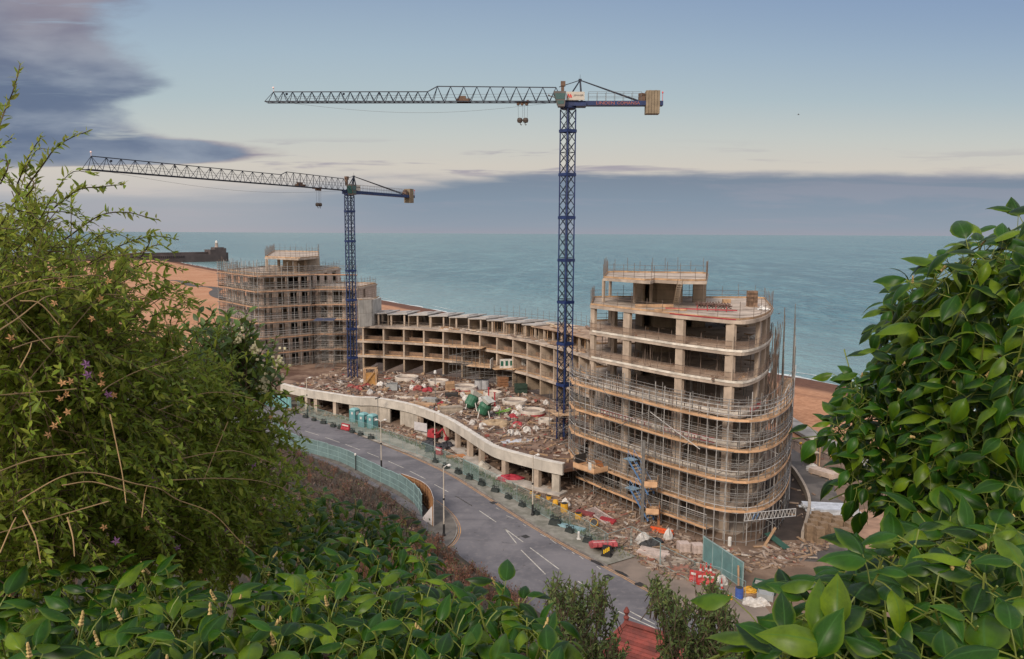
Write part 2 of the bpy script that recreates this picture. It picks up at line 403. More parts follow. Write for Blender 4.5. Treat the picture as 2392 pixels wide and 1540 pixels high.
mb.f = [(i * (NS + 1) + k, (i + 1) * (NS + 1) + k, (i + 1) * (NS + 1) + k + 1, i * (NS + 1) + k + 1) for i in range(len(xs) - 1) for k in range(NS)]
struct(mb.build('hillside', pm('hill_earth', (0.085, 0.065, 0.045), 0.95, 0.6, 0.35, 0.6, 2.0, col2=(0.04, 0.035, 0.022)), smooth=True))

# site ground
ground_pts = [shore(-140, 62), shore(60, 62), (-60, 206), (-110, 192), (-260, 200), (-260, 30), (95, 30)]
mb = MB(); n_ = len(ground_pts); mb.add([(p[0], p[1], 0) for p in ground_pts], [tuple(range(n_))[::-1]])
struct(mb.build('ground', pm('site_earth', (0.20, 0.135, 0.095), 0.95, 0.5, 0.35, 0.8, 3.0, col2=(0.115, 0.075, 0.052))))
# asphalt
RE = crom([(-95, 190, 0), (-60, 160.5, 0), G(690, 960), G(800, 999), G(905, 1040), G(1040, 1100), G(1140, 1160), G(1250, 1230), G(1350, 1287), G(1450, 1340), G(1545, 1391), (19, 58, 0), (30, 44, 0)], 6)
mb = MB(); left = [(-3, 50, 0), (-60, 60, 0), (-110, 150, 0)]
poly = [(p.x, p.y) for p in RE] + [(p[0], p[1]) for p in left]
mb.add([(p[0], p[1], 0.006) for p in poly], [tuple(range(len(poly)))])
def road_mat():
    m = bpy.data.materials.new('asphalt'); m.use_nodes = True; b = m.node_tree.nodes['Principled BSDF']; n = NX(m.node_tree)
    t = n.node('ShaderNodeTexCoord'); o = t.outputs['Object']
    c = n.mix(n.ss(n.noise(o, 0.16, 4, .6, .5), .35, .68), (0.105, 0.101, 0.112, 1), (0.165, 0.156, 0.166, 1))
    c = n.mix(n.ss(n.noise(o, 1.7, 5, .65), .48, .75, 0, .5), c, (0.22, 0.20, 0.195, 1))
    mp = n.node('ShaderNodeMapping'); n.link(o, mp.inputs[0]); mp.inputs['Rotation'].default_value = (0, 0, R(-57)); mp.inputs['Scale'].default_value = (0.05, 1, 1)
    c = n.mix(n.ss(n.noise(mp.outputs[0], .55, 3, .5), .52, .72, 0, .5), c, (0.075, 0.072, 0.080, 1))
    c = n.mix(n.ss(n.noise(o, .55, 4, .6, 1.2), .63, .70, 0, .55), c, (0.04, 0.036, 0.036, 1))
    n.link(c, b.inputs['Base Color']); b.inputs['Roughness'].default_value = .85; b.inputs['Specular IOR Level'].default_value = .3
    return m
struct(mb.build('road', road_mat()))
# right-hand pavement with kerb, and the tarmac apron at the site entrance
PAV = [p for p in RE if p.y > 71.5]
out = offset(PAV, 0.12); out2 = offset(PAV, 3.7)
mb = MB(); mb.wall(PAV, 0.14, -0.05, 0.12); struct(mb.build('kerb', pm('kerb_stone', (0.23, 0.21, 0.19), .9, .4, 1.0)))
mb = MB(); mb.strip([(p.x, p.y, 0.105) for p in offset(PAV, .14)], [(p.x, p.y, 0.105) for p in out2])
struct(mb.build('pavement', pm('pavement', (0.25, 0.235, 0.205), .9, .45, .6, .3, 5.0, col2=(0.14, 0.135, 0.11))))
mb = MB(); ap = [G(*Z6(1500, 1095)), G(*Z6(1560, 1030)), G(*Z6(1710, 1040)), G(*Z6(1960, 1160)), G(*Z7(490, 570)), G(*Z7(830, 735)), G(*Z7(1080, 700)), G(*Z7(1240, 790)), G(1790, 1420), (21.5, 58.6, 0)]
pp = [(p[0], p[1]) for p in ap] + [(p.x, p.y) for p in reversed(RE) if 59.2 < p.y < 71.5]
mb.add([(p[0], p[1], 0.011) for p in pp], [tuple(range(len(pp)))])
struct(mb.build('forecourt', pm('apron', (0.21, 0.165, 0.135), .9, .35, .4, .2, 6.0, col2=(0.15, 0.12, 0.10))))
mb = MB(); lay = [G(*Z5(*c)) for c in ((955, 412), (1010, 392), (1180, 398), (1330, 468), (1480, 520), (1535, 560), (1500, 612), (1395, 578), (1300, 545), (1150, 490))]
mb.add([(p.x, p.y, 0.118) for p in lay], [tuple(range(len(lay)))[::-1]]); struct(mb.build('pavement', pm('pale_layby', (0.36, 0.325, 0.275), .9, .4, .45, .3, 4.0, col2=(0.20, 0.175, 0.145))))
# left-hand pavement at the corner
ky = crom([G(770, 1062), G(880, 1100), G(960, 1138), G(1005, 1166), G(1040, 1193), G(1060, 1218), G(1066, 1240), G(1058, 1262), G(1036, 1282), G(960, 1330)], 6)
ky2 = [G(700, 1050), G(800, 1090), G(900, 1140), G(985, 1190), G(1000, 1225), G(1000, 1300), G(940, 1345)]
pp = [(p.x, p.y) for p in ky] + [(p.x, p.y) for p in reversed(ky2)]
mb = MB(); mb.prism(pp, -0.02, 0.11); struct(mb.build('pavement', pm('pavement_dark', (0.15, 0.135, 0.12), .9, .4, .7, .3, 5.0)))
mb = MB(); mb.wall(ky, 0.13, -0.01, 0.125); struct(mb.build('kerb', MATS['kerb_stone']))
# markings
def line(mb, pts, wd, z=0.011):
    pts = [Vector(p) for p in pts]; a = offset(pts, wd / 2); b = offset(pts, -wd / 2)
    mb.strip([(p.x, p.y, z) for p in a], [(p.x, p.y, z) for p in b])
mb = MB()
for a, b in [((515, 378), (632, 415)), ((685, 432), (805, 475)), ((852, 490), (978, 538)), ((1037, 560), (1137, 600)), ((1215, 632), (1345, 690)), ((1397, 716), (1528, 783)), ((1603, 828), (1720, 892)), ((1780, 925), (1922, 1010))]:
    line(mb, [G(*Z5(*a)), G(*Z5(*b))], 0.11)
for a, b in [((240, 583), (382, 668)), ((442, 707), (583, 803)), ((655, 857), (812, 972)), ((655, 857), (755, 983)), ((868, 1018), (1112, 1200)), ((793, 1038), (998, 1242)), ((1270, 1300), (1365, 1358)), ((1165, 1338), (1245, 1385))]:
    line(mb, [G(*Z6(*a)), G(*Z6(*b))], 0.11)
for a, b in [((85, 1015), (445, 1180)), ((160, 995), (440, 1140))]: line(mb, [G(*Z7(*a)), G(*Z7(*b))], 0.12)
for a, b in [((582, 682), (612, 697)), ((668, 748), (735, 775)), ((810, 822), (835, 838)), ((955, 905), (1005, 930)), ((1040, 948), (1090, 985)), ((1135, 1010), (1172, 1035)), ((1220, 1055), (1245, 1072)), ((1285, 1090), (1318, 1115)), ((1430, 1175), (1462, 1200))]:
    line(mb, [G(*Z6(*a)), G(*Z6(*b))], 0.08)
struct(mb.build('road_markings', pm('white_paint', (0.55, 0.52, 0.46), .8, .45, 2.5)))
mb = MB(); rr = [p for p in RE if p.y > 62]
for d_ in (-0.18, -0.42): line(mb, offset(rr, d_), 0.11)
kk = [p for p in ky if p.y < 90]
for d_ in (0.22, 0.44): line(mb, offset(kk, d_), 0.085)
struct(mb.build('road_markings', pm('yellow_paint', (0.50, 0.27, 0.10), .8, .35, 1.8, col2=(0.30, 0.17, 0.08))))
mb = MB()
for (a, b, s1, s2) in [(1245, 1000, .9, .22), (1330, 1040, .8, .2), (1430, 1145, 1.1, .3), (1640, 1235, 1.0, .28), (1520, 1265, .45, .4), (1790, 1330, .5, .4)]:
    c = G(*Z6(a, b)); M = Matrix.Rotation(R(-54), 3, 'Z')
    ring = [c + M @ Vector((s1 * math.cos(k * .35) * rnd.uniform(.7, 1.1), s2 * math.sin(k * .35) * rnd.uniform(.7, 1.1), 0)) for k in range(18)]
    mb.add([(p.x, p.y, 0.012) for p in ring], [tuple(range(18))])
for (a, b) in ((1530, 1262), (560, 640), (1795, 1328), (830, 925)):
    c = G(*Z6(a, b)); M = Matrix.Rotation(R(-54), 3, 'Z'); mb.add([(*(c + M @ Vector(q))[:2], 0.0125) for q in ((-.4, -.35, 0), (.4, -.35, 0), (.4, .35, 0), (-.4, .35, 0))], [(0, 1, 2, 3)])
struct(mb.build('road_markings', pm('tar_patch', (0.03, 0.028, 0.028), .7, .3, 2.0)))
# promenade path, boardwalk and the low curved wall to the right of the tower
pr = [Z8(120, 610), Z8(230, 680), Z8(350, 785), Z8(455, 875), Z8(500, 1010), Z8(640, 1090), Z8(640, 1500), Z8(200, 1480), Z8(215, 1330), Z8(255, 1200), Z8(272, 1060), Z8(235, 950), Z8(160, 830), Z8(100, 770)]
mb = MB(); mb.add([(*G(*p)[:2], 0.008) for p in pr], [tuple(range(len(pr)))[::-1]])
struct(mb.build('path', pm('promenade', (0.125, 0.11, 0.10), .85, .45, .25, .2, 5.0, col2=(0.065, 0.058, 0.055), contrast=(.42, .58))))
bwp = [Z8(60, 370), Z8(170, 445), Z8(400, 570), Z8(580, 655), Z8(800, 770)]
bw = crom([G(*p, 0.45) for p in bwp], 4); mb = MB()
for i, (p, t) in enumerate(along(bw, 1.25)):
    mb.box((p.x, p.y, 0.25), (1.21, 3.1, 0.45), math.atan2(t.y, t.x) + rnd.uniform(-.01, .01))
struct(mb.build('boardwalk', pm('boardwalk', (0.30, 0.285, 0.27), .9, .35, .5, island=.14)))
cw = crom([G(*Z8(*p)) for p in [(120, 790), (165, 840), (235, 960), (268, 1070), (252, 1190), (215, 1320)]], 6)
mb = MB(); mb.wall(cw, 0.3, -0.05, 0.9)
tag(mb.build('retaining_wall', pm('concrete', (0.38, 0.32, 0.265), .9, .3, .5, .25, 6.0, streak=.35), loc=cw[8]), 'low curved concrete wall between the scaffolded tower and the dark promenade path', 'wall')
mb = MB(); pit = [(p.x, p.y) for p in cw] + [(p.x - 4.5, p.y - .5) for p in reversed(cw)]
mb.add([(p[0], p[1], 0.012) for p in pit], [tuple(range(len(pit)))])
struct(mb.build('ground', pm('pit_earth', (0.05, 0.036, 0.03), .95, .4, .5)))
# winding dark path across the far beach
bp = crom([G(*p, -.2) for p in [(380, 655), (420, 657), (450, 668), (490, 671), (508, 676), (500, 683), (506, 692), (530, 699), (560, 702)]], 6)
mb = MB(); line(mb, bp, 5.0, -0.08); struct(mb.build('path', pm('beach_path', (0.085, 0.075, 0.07), .9, .3, .2)))
# tan sand patch right of the block stacks
mb = MB(); sp_ = [Z8(640, 1100), Z8(860, 1050), Z8(900, 1350), Z8(650, 1400)]
mb.add([(*G(*p)[:2], 0.010) for p in sp_], [tuple(range(4))[::-1]]); struct(mb.build('sand', pm('sand', (0.36, 0.22, 0.15), .95, .35, .6)))
# ---------------------------------------------------------------- shared building materials
CONC = pm('concrete', (0.38, 0.32, 0.265))
SLABM = pm('slab_concrete', (0.50, 0.41, 0.335), .88, .32, .45, .2, 6.0, col2=(0.30, 0.24, 0.195), streak=.3, joints=(3.1, 9, .02))
COLM = pm('column_concrete', (0.44, 0.35, 0.275), .88, .3, .6, .2, 6.0, streak=.35)
CORE = pm('core_concrete', (0.36, 0.275, 0.20), .9, .35, .4, .15, 5.0, streak=.4, joints=(2.4, 1.2, .025))
SHUT = pm('white_edge_board', (0.72, 0.66, 0.58), .75, .4, .9)
STEEL = pm('galvanised_tube', (0.22, 0.21, 0.20), .55, .35, 3.0, metal=.35)
STEEL2 = pm('light_tube', (0.50, 0.48, 0.46), .5, .3, 3.0, metal=.35)
RUST = pm('weathered_tube', (0.17, 0.125, 0.10), .7, .4, 3.0)
PLANK = pm('scaffold_plank', (0.56, 0.38, 0.24), .85, .35, .8, .2, 8.0, col2=(0.33, 0.20, 0.11), island=.22)
TOEB = pm('toe_board_wood', (0.56, 0.345, 0.20), .85, .3, .7, col2=(0.42, 0.25, 0.14), island=.16)
TIMBER = pm('timber', (0.44, 0.28, 0.165), .85, .35, 1.2, island=.2)
REDP = pm('red_paint', (0.36, 0.035, 0.045), .6, .35, 2.0)
WHITEP = pm('white_plastic', (0.66, 0.64, 0.61), .6, .3, 2.5)
DARKM = pm('dark_panel', (0.035, 0.032, 0.03), .7, .3, 1.5)
BLUEP = pm('blue_paint', (0.10, 0.20, 0.38), .5, .3, 2.0)
NETM = pm('debris_net', (0.42, 0.28, 0.20), .9, .3, 1.5, alpha=.30)

def centroid(poly):
    return Vector((sum(p[0] for p in poly) / len(poly), sum(p[1] for p in poly) / len(poly), 0))
def grid_cols(mb, at, z0, z1, sx=.45, sy=.45, rz=0.0): mb.box((at[0], at[1], (z0 + z1) / 2), (sx, sy, z1 - z0), rz)

def scaffold(root, path, decks, z0, z_top_fn, width=1.25, spacing=2.0, ledger_top=None, dmat=PLANK, tmat=TOEB, first_in=0.35, braces=(), board_skip=(), rail_mat=STEEL, wood_in=0.0, closed=False):
    """path runs along the facade, the scaffold lies on its right-hand side (outside)"""
    inner = offset(path, -first_in); outer = offset(path, -first_in - width)
    L = plen(outer); n = max(2, int(L / spacing)); ip, op = [], []
    Li = plen(inner)
    for k in range(n + 1):
        op.append(at_len(outer, L * k / n)); ip.append(at_len(inner, Li * k / n))
    for row, rr in ((op, 0), (ip, 1)):
        for k, p in enumerate(row):
            zt = z_top_fn(k / n) + rnd.uniform(-.5, 1.1) - rr * .4
            mb = MB(); j = lambda: rnd.uniform(-.03, .03)
            mb.tube([(p.x + j(), p.y + j(), z0 - .02), (p.x + j(), p.y + j(), (z0 + zt) / 2), (p.x + j(), p.y + j(), zt)], .048, 4)
            mb.build('standard', rnd.choice((STEEL, STEEL, STEEL, STEEL2, STEEL2, RUST)), root)
    ztop = z_top_fn(0.5) if ledger_top is None else ledger_top
    for zi, zd in enumerate(decks):
        # boards
        a = offset(path, -first_in + wood_in); b = outer
        mb = MB(); nb = 5
        for q in range(nb):
            la = offset(path, -first_in + wood_in - (width + wood_in) * q / nb); lb = offset(path, -first_in + wood_in - (width + wood_in) * (q + .93) / nb)
            LL = plen(la); s_ = rnd.uniform(-2, 0)
            while s_ < LL:
                e_ = min(LL, s_ + 3.9); s0 = max(0, s_)
                segs = [s0 + (e_ - s0) * i / 3 for i in range(4)]; zz = zd + rnd.uniform(-.025, .025); lbL = plen(lb) / LL
                pa = [at_len(la, s) for s in segs]; pb = [at_len(lb, s * lbL) for s in segs]
                for i in range(3):
                    mb.hexa([(pa[i].x, pa[i].y, zz - .045), (pa[i + 1].x, pa[i + 1].y, zz - .045), (pb[i + 1].x, pb[i + 1].y, zz - .045), (pb[i].x, pb[i].y, zz - .045),
                             (pa[i].x, pa[i].y, zz), (pa[i + 1].x, pa[i + 1].y, zz), (pb[i + 1].x, pb[i + 1].y, zz), (pb[i].x, pb[i].y, zz)])
                s_ += 3.93
        mb.build('deck', dmat, root)
        mb = MB(); LL = plen(b); s_ = 0.0; ob = offset(path, -first_in - width - .05)
        while s_ < LL - .3:
            e_ = min(LL, s_ + 3.9); zz = zd + rnd.uniform(-.04, .05); sc = plen(ob) / LL
            for i in range(3):
                p0 = at_len(ob, (s_ + (e_ - s_) * i / 3) * sc); p1 = at_len(ob, (s_ + (e_ - s_) * (i + 1) / 3) * sc)
                mb.bar((p0.x, p0.y, zz + .09), (p1.x, p1.y, zz + .09), .045, .23)
            s_ += 3.92
        mb.build('toe_board', tmat, root)
        hs = [-.10, .55, 1.05, 1.5] + ([1.9] if zd + 1.9 < ztop else [])
        for h in hs:
            mb = MB(); zz = zd + h + rnd.uniform(-.04, .04)
            mb.tube([(p.x, p.y, zz) for p in op], .042, 4)
            if h < 0 or h > 1.5: mb.tube([(p.x, p.y, zz) for p in ip], .034, 4)
            if h < 0:
                for p, q in zip(ip, op):
                    mb.tube([(p.x, p.y, zd - .06), (q.x, q.y, zd - .06)], .03, 4)
                    if rnd.random() < .5: mb.tube([(p.x, p.y, zd - .1), (q.x, q.y, zd + 1.8)], .028, 4)
            mb.build('ledger' if (h < 0 or h > 1.5) else 'guard_rail', rnd.choice((STEEL, STEEL, STEEL2)), root)
    for f0, za, f1, zb, light in braces:
        mb = MB(); p = at_len(outer, L * f0); q = at_len(outer, L * f1); dd = 0.12
        c = centroid(path); u0 = (Vector((p.x, p.y, 0)) - c).normalized() * dd
        mb.tube([(p.x + u0.x, p.y + u0.y, za), (q.x + u0.x, q.y + u0.y, zb)], .045, 5); mb.build('brace', STEEL2 if light else STEEL, root)
    return ip, op

# ---------------------------------------------------------------- the rounded concrete tower by the promenade
FC = [G(1378, 713, 22.4), G(1463, 723, 22.4), G(1584, 737, 22.4), G(1700, 748, 22.4)]
CRN = crom([G(1700, 748, 22.4), G(1742, 749.5, 22.4), G(1779, 742, 22.4), G(1800, 731, 22.4), G(1807, 719.5, 22.4)], 5)
BK = [G(1787, 697, 22.4), G(1385, 695, 22.4)]
FOOT = FC[:3] + CRN + BK          # counter-clockwise seen from above
FOOT = [Vector((p.x, p.y, 0)) for p in FOOT]
LV = [3.2 * k for k in range(0, 8)]
bx, by = 9.6, 96.5
tw = thing('concrete_tower', (bx, by, 0), 'tall rounded bare concrete tower with open upper floors, right of the cranes', 'building')
front = FOOT[:3] + [Vector((p.x, p.y, 0)) for p in CRN]
def inset(d, pts=front): return offset(pts, d)
for k in range(1, 8):
    z = LV[k]; mb = MB()
    mb.prism([(p.x, p.y) for p in FOOT], z - .36, z); mb.build('floor_slab', SLABM, tw)
mb = MB(); mb.prism([(p.x, p.y) for p in offset(FOOT, .06)], -.1, .02); mb.build('floor_slab', SLABM, tw)
fl = inset(.38)
cs = [.25, plen(fl) * .225, plen(fl) * .525, 19.6]
Lf = plen(fl); cpos = [at_len(fl, s) for s in (.3, 6.3, 14.5, 20.6, 26.2, 29.8, 34.2)]
fdir = (FC[3] - FC[0]).normalized(); fa = math.atan2(fdir.y, fdir.x)
for k in range(0, 7):
    for i, p in enumerate(cpos):
        a = fa if i < 4 else math.atan2(at_len(fl, min(Lf, (.3, 6.3, 14.5, 20.6, 26.2, 29.8, 34.2)[i] + .5)).y - p.y, at_len(fl, min(Lf, (.3, 6.3, 14.5, 20.6, 26.2, 29.8, 34.2)[i] + .5)).x - p.x)
        mb = MB(); mb.box((p.x, p.y, (LV[k] + LV[k + 1] - .36) / 2), (1.0 if i in (1, 2, 3) else .7, .42, 2.84), a); mb.build('column', COLM, tw)
    for q in ((13.2, 105.6), (19.5, 106.8), (26.5, 107.2), (32.8, 106.8), (13.0, 100.4), (27.6, 98.5)):
        mb = MB(); mb.box((q[0], q[1], (LV[k] + LV[k + 1] - .36) / 2), (.55, .55, 2.84), fa); mb.build('column', COLM, tw)
# stair and lift core through every floor
def seg_wall(mb, a, b, th, z0, z1):
    a = Vector((a[0], a[1], 0)); b = Vector((b[0], b[1], 0)); t = (b - a); n_ = Vector((-t.y, t.x, 0)).normalized() * th / 2
    mb.hexa([(*(a - n_)[:2], z0), (*(b - n_)[:2], z0), (*(b + n_)[:2], z0), (*(a + n_)[:2], z0), (*(a - n_)[:2], z1), (*(b - n_)[:2], z1), (*(b + n_)[:2], z1), (*(a + n_)[:2], z1)])
K0 = G(1510, 707, 22.4); K1 = G(1648, 706, 22.4); kv = (K1 - K0); kv.z = 0; kl = kv.length; kv.normalize(); kn = Vector((-kv.y, kv.x, 0))
def kp(a, b): p = K0 + kv * a + kn * b; return (p.x, p.y)
for k in range(0, 8):
    z0 = LV[k] + .003; z1 = (LV[k + 1] - .363) if k < 7 else 25.297
    mb = MB()
    d0, d1 = kl * .60, kl * .78
    seg_wall(mb, kp(kl * .17, 0), kp(d0, 0), .25, z0, z1); seg_wall(mb, kp(d1, 0), kp(kl, 0), .25, z0, z1)
    seg_wall(mb, kp(0, 1.2), kp(0, 4.2), .25, z0, z1); seg_wall(mb, kp(kl * .17, .125), kp(kl * .17, 4.2), .25, z0, z1)
    if k != 7: seg_wall(mb, kp(0.125, 4.35), kp(kl, 4.35), .25, z0, z1); seg_wall(mb, kp(kl, .125), kp(kl, 4.2), .25, z0, z1)
    else: seg_wall(mb, kp(0.125, 4.35), kp(kl * .6, 4.35), .25, z0, z1)
    mb.build('core_wall', CORE, tw)
    if k < 7:   # a second shaft to the right, partitions at the back
        mb = MB(); seg_wall(mb, (27.3, 101.0), (32.0, 103.2), .22, z0, z1); seg_wall(mb, (32.2, 103.4), (30.6, 107.6), .22, z0, z1)
        if k < 4: seg_wall(mb, (11.6, 107.6), (33.6, 109.2), .2, z0, z1)
        elif k == 4: seg_wall(mb, (22.0, 108.2), (33.6, 109.2), .2, z0, z1)
        mb.build('partition_wall', CORE, tw)
for k in range(1, 6):
    mb = MB()
    for i in range(26):
        p = at_len(offset(front, rnd.uniform(.8, 5)), rnd.uniform(1, Lf - 6)); mb.tube([(p.x, p.y, LV[k] + .003), (p.x + rnd.uniform(-.05, .05), p.y, LV[k + 1] - .363)], .05, 4)
    stuff(mb.build('prop', RUST if k % 2 else STEEL, tw))
# pale boards along the slab edges of the lower and middle floors
for k in range(2, 7):
    mb = MB(); eo = offset(front, -.05); LL = plen(eo); s_ = .5
    while s_ < LL - 1:
        e_ = min(LL, s_ + rnd.uniform(2.2, 3.6))
        for i in range(3):
            p = at_len(eo, s_ + (e_ - s_) * i / 3); q = at_len(eo, s_ + (e_ - s_) * (i + 1) / 3)
            mb.bar((p.x, p.y, LV[k] + .10), (q.x, q.y, LV[k] + .10), .04, .24)
        s_ = e_ - .002
    mb.build('edge_board', SHUT, tw)
def edge_guard(parent, pts, z, posts=2.0, h=1.15, boards=True, name='edge_guard', tall=0.0, mat=RUST, net=False):
    mb = MB(); L = plen(pts); n = max(1, int(L / posts))
    P = [at_len(pts, L * k / n) for k in range(n + 1)]
    for p in P: mb.tube([(p.x, p.y, z), (p.x + rnd.uniform(-.04, .04), p.y + rnd.uniform(-.04, .04), z + h + rnd.uniform(0, .2) + (rnd.uniform(.3, 1) * tall))], .028, 4)
    for hh in (.5, 1.05): mb.tube([(p.x, p.y, z + hh + rnd.uniform(-.03, .03)) for p in P], .022, 4)
    mb.build(name, mat, parent)
    if boards:
        mb = MB()
        for i in range(n):
            p, q = P[i], P[i + 1]; mb.bar((p.x, p.y, z + .14), (q.x, q.y, z + .14), .04, .22)
        mb.build('toe_board', TIMBER, parent)
    if net:
        mb = MB(); mb.strip([(p.x, p.y, z + .26) for p in P], [(p.x, p.y, z + 1.0) for p in P]); mb.build('guard_mesh', NETM, parent)
for k in range(4, 8):
    edge_guard(tw, offset(front, .12 if k == 7 else .05), LV[k] + .002, 1.9 if k < 7 else 2.3, 1.1, boards=(k == 7), tall=.9 if k == 7 else .5, net=(k in (5, 6)))
    back = [FOOT[-3], FOOT[-2], FOOT[-1], FOOT[0]]
    edge_guard(tw, offset(back, .2), LV[k] + .002, 2.2, 1.1, boards=True, tall=.9 if k == 7 else .2)
# penthouse
PH = [G(1408, 656, 25.3), G(1519, 664, 25.3), G(1528, 661, 25.3), G(1583, 664, 25.3), G(1651, 664.5, 25.3), G(1655, 645, 25.3), G(1418, 642, 25.3)]
mb = MB(); mb.prism([(p.x, p.y) for p in PH], 25.3, 25.62); mb.build('penthouse_roof', SLABM, tw)
for X_, Y_ in ((1409.5, 706), (1482, 708), (1520, 708), (1586, 708), (1641, 706), (1425, 694), (1500, 693)):
    p = G(X_, Y_, 22.4); mb = MB(); mb.box((p.x, p.y, 23.85), (.3, .3, 2.9), fa); mb.build('column', COLM, tw)
pr_ = [Vector((p.x, p.y, 0)) for p in PH]
edge_guard(tw, offset(pr_ + [pr_[0]], .12), 25.622, 1.7, 1.2, True, tall=1.0)
mb = MB(); q0, q1 = G(1578, 712, 22.42), G(1590, 657, 25.9); lx = kv * .28
for s_ in (-1, 1): mb.tube([q0 + lx * s_ + Vector((0, 0, -.02)), q1 + lx * s_ + Vector((0, 0, .3))], .045, 5)
for i in range(13): p = q0.lerp(q1, i / 12.5); mb.tube([p - lx, p + lx], .03, 4)
mb.build('ladder', pm('ladder_wood', (0.52, 0.42, 0.32), .8, .2, 1), tw)
# reinforcement bars rising at the right end, and things standing on the open floors
mb = MB()
for i in range(34):
    p = at_len(offset(front, -.3), Lf * .80 + rnd.uniform(0, 8.5)); mb.tube([(p.x + rnd.uniform(-.3, .8), p.y + rnd.uniform(-.4, .8), 10), (p.x + rnd.uniform(-.1, .9), p.y, rnd.uniform(17.5, 21.3))], .03, 4)
mb.build('starter_bar', RUST, tw)

TSCAF = thing('scaffolding', (9, 94, 0), 'tube scaffolding with orange plank decks wrapped round the lower half of the rounded tower', 'scaffolding', 'scaffolding round the towers')
_n = len(front); _o = [offset(front, -1.15 * min(1, i / 3)) [i] for i in range(_n)]
spath = [Vector((8.9, 99.5, 0))] + [FOOT[0] + Vector((-.15, -.1, 0))] + _o[1:] + [Vector((34.6, 101.5, 0))]
DK = [12.7, 9.6, 6.5, 3.4]
br = []
for k, zd in enumerate(DK[:-1]):
    pass
br += [(.30, 11.9, .42, 9.3, 1), (.46, 11.9, .60, 8.6, 1), (.62, 9.6, .70, 6.3, 1), (.76, 9.4, .83, 6.2, 1), (.63, 3.1, .71, .2, 1), (.77, 6.2, .84, 3.0, 1), (.50, 3.9, .60, 1.1, 1),
       (.08, 15.2, .18, 12.3, 0), (.20, 9, .30, 12, 0), (.56, 12.2, .66, 15.3, 1), (.72, 12.2, .82, 16.0, 1), (.84, 12.0, .93, 17, 1), (.9, 6, .97, 13, 1), (.88, 1, .95, 7, 0),
       (.38, 9.2, .46, 12.2, 0), (.35, 6.1, .27, 3, 0), (.12, .1, .22, 3, 0), (.24, 3, .33, .2, 0), (.42, 6, .52, 9, 0), (.9, 12.3, .97, 16.5, 0), (.8, .2, .88, 3, 1)]
scaffold(TSCAF, spath, DK, 0, lambda f: 14.6 if f < .78 else 14.6 + (f - .78) * 30, spacing=1.1, ledger_top=15.5, braces=br, first_in=.3)
# extra rails on the outside between the decks
so_ = offset(spath, -1.55)
for zz in (14.3, 11.3, 8.2, 5.2, 2.4, 1.4, .4):
    mb = MB(); mb.tube([(p.x, p.y, zz + rnd.uniform(-.05, .05)) for p in so_], .034, 4); mb.build('ledger', STEEL, TSCAF)
# a last low deck along the straight front only
scaffold(TSCAF, spath[1:5], [1.15], 0, lambda f: 2.6, spacing=3.0, ledger_top=2.5, first_in=.3)
# cross boards at the left end, standing screen boards
mb = MB()
for zd in DK[:4]:
    p = offset(spath, -.9)[0]
    for i in range(5): mb.bar((p.x - .5 + i * .24, p.y - 3.4, zd + .02), (p.x - .5 + i * .24, p.y + 1.2, zd + .02), .22, .045)
mb.build('deck', PLANK, TSCAF)
# red edge barriers seen through the scaffold, loading platforms, stair tower, lattice beam
for s0, s1, zz in ((2.5, 11, 9.95), (13, 19.5, 9.95), (24, 28, 13.3)):
    mb = MB(); e1 = offset(front, -.1)
    P = [at_len(e1, s0 + (s1 - s0) * i / 8) for i in range(9)]
    for i in range(8): mb.bar((P[i].x, P[i].y, zz), (P[i + 1].x, P[i + 1].y, zz), .05, .12); mb.bar((P[i].x, P[i].y, zz - .45), (P[i + 1].x, P[i + 1].y, zz - .45), .04, .08); mb.bar((P[i].x, P[i].y, zz - .5), (P[i].x, P[i].y, zz + .06), .05)
    mb.build('red_rail', REDP, tw)
mb = MB(); e1 = offset(front, .0); P = [at_len(e1, 13.2 + i * .9) for i in range(10)]
for i in range(9): mb.bar((P[i].x, P[i].y, LV[7] + .10), (P[i + 1].x, P[i + 1].y, LV[7] + .10), .06, .12)
mb.build('red_rail', REDP, tw)
def platform(c, rz, wx, wy, z, label):
    t = thing('loading_platform', (c[0], c[1], z), label, 'platform', 'loading platforms hung on the scaffold'); M = Matrix.Rotation(rz, 3, 'Z'); c = Vector((c[0], c[1], z))
    mb = MB()
    for i in range(int(wx / .24)): mb.box(c + M @ Vector((-wx / 2 + .12 + i * .24, 0, 0)), (.225, wy, .05), rz)
    mb.build('deck', PLANK, t)
    for sx, sy, lx_, ly_ in ((0, -1, wx, .05), (-1, 0, .05, wy), (1, 0, .05, wy)):
        mb = MB(); mb.box(c + M @ Vector((sx * wx / 2, sy * wy / 2, .35)), (lx_, ly_, .55), rz); mb.build('side_board', TOEB, t)
    mb = MB()
    for sx in (-1, 1):
        for sy in (-1, 1):
            p = c + M @ Vector((sx * wx / 2 * .97, sy * wy / 2 * .97, 0)); mb.tube([p + Vector((0, 0, -.4)), p + Vector((0, 0, 1.3))], .035, 4)
        mb.tube([c + M @ Vector((sx * wx / 2, -wy / 2, 1.2)), c + M @ Vector((sx * wx / 2, wy / 2, 1.2))], .03, 4)
        mb.tube([c + M @ Vector((sx * wx / 2, -wy / 2, -.1)), c + M @ Vector((sx * wx / 2, wy / 2 + .2, -2.4))], .035, 4)
    mb.tube([c + M @ Vector((-wx / 2, -wy / 2, 1.2)), c + M @ Vector((wx / 2, -wy / 2, 1.2))], .03, 4)
    mb.build('support_tube', STEEL, t); return t
so2 = offset(spath, -2.9); Ls = plen(so2)
p = at_len(so2, 9.0); pt = platform((p.x, p.y), fa, 3.6, 2.2, 3.55, 'loading platform with an orange plywood sheet and mesh side on the front scaffold')
mb = MB(); c_ = Vector((p.x, p.y, 4.1)); M_ = Matrix.Rotation(fa, 3, 'Z')
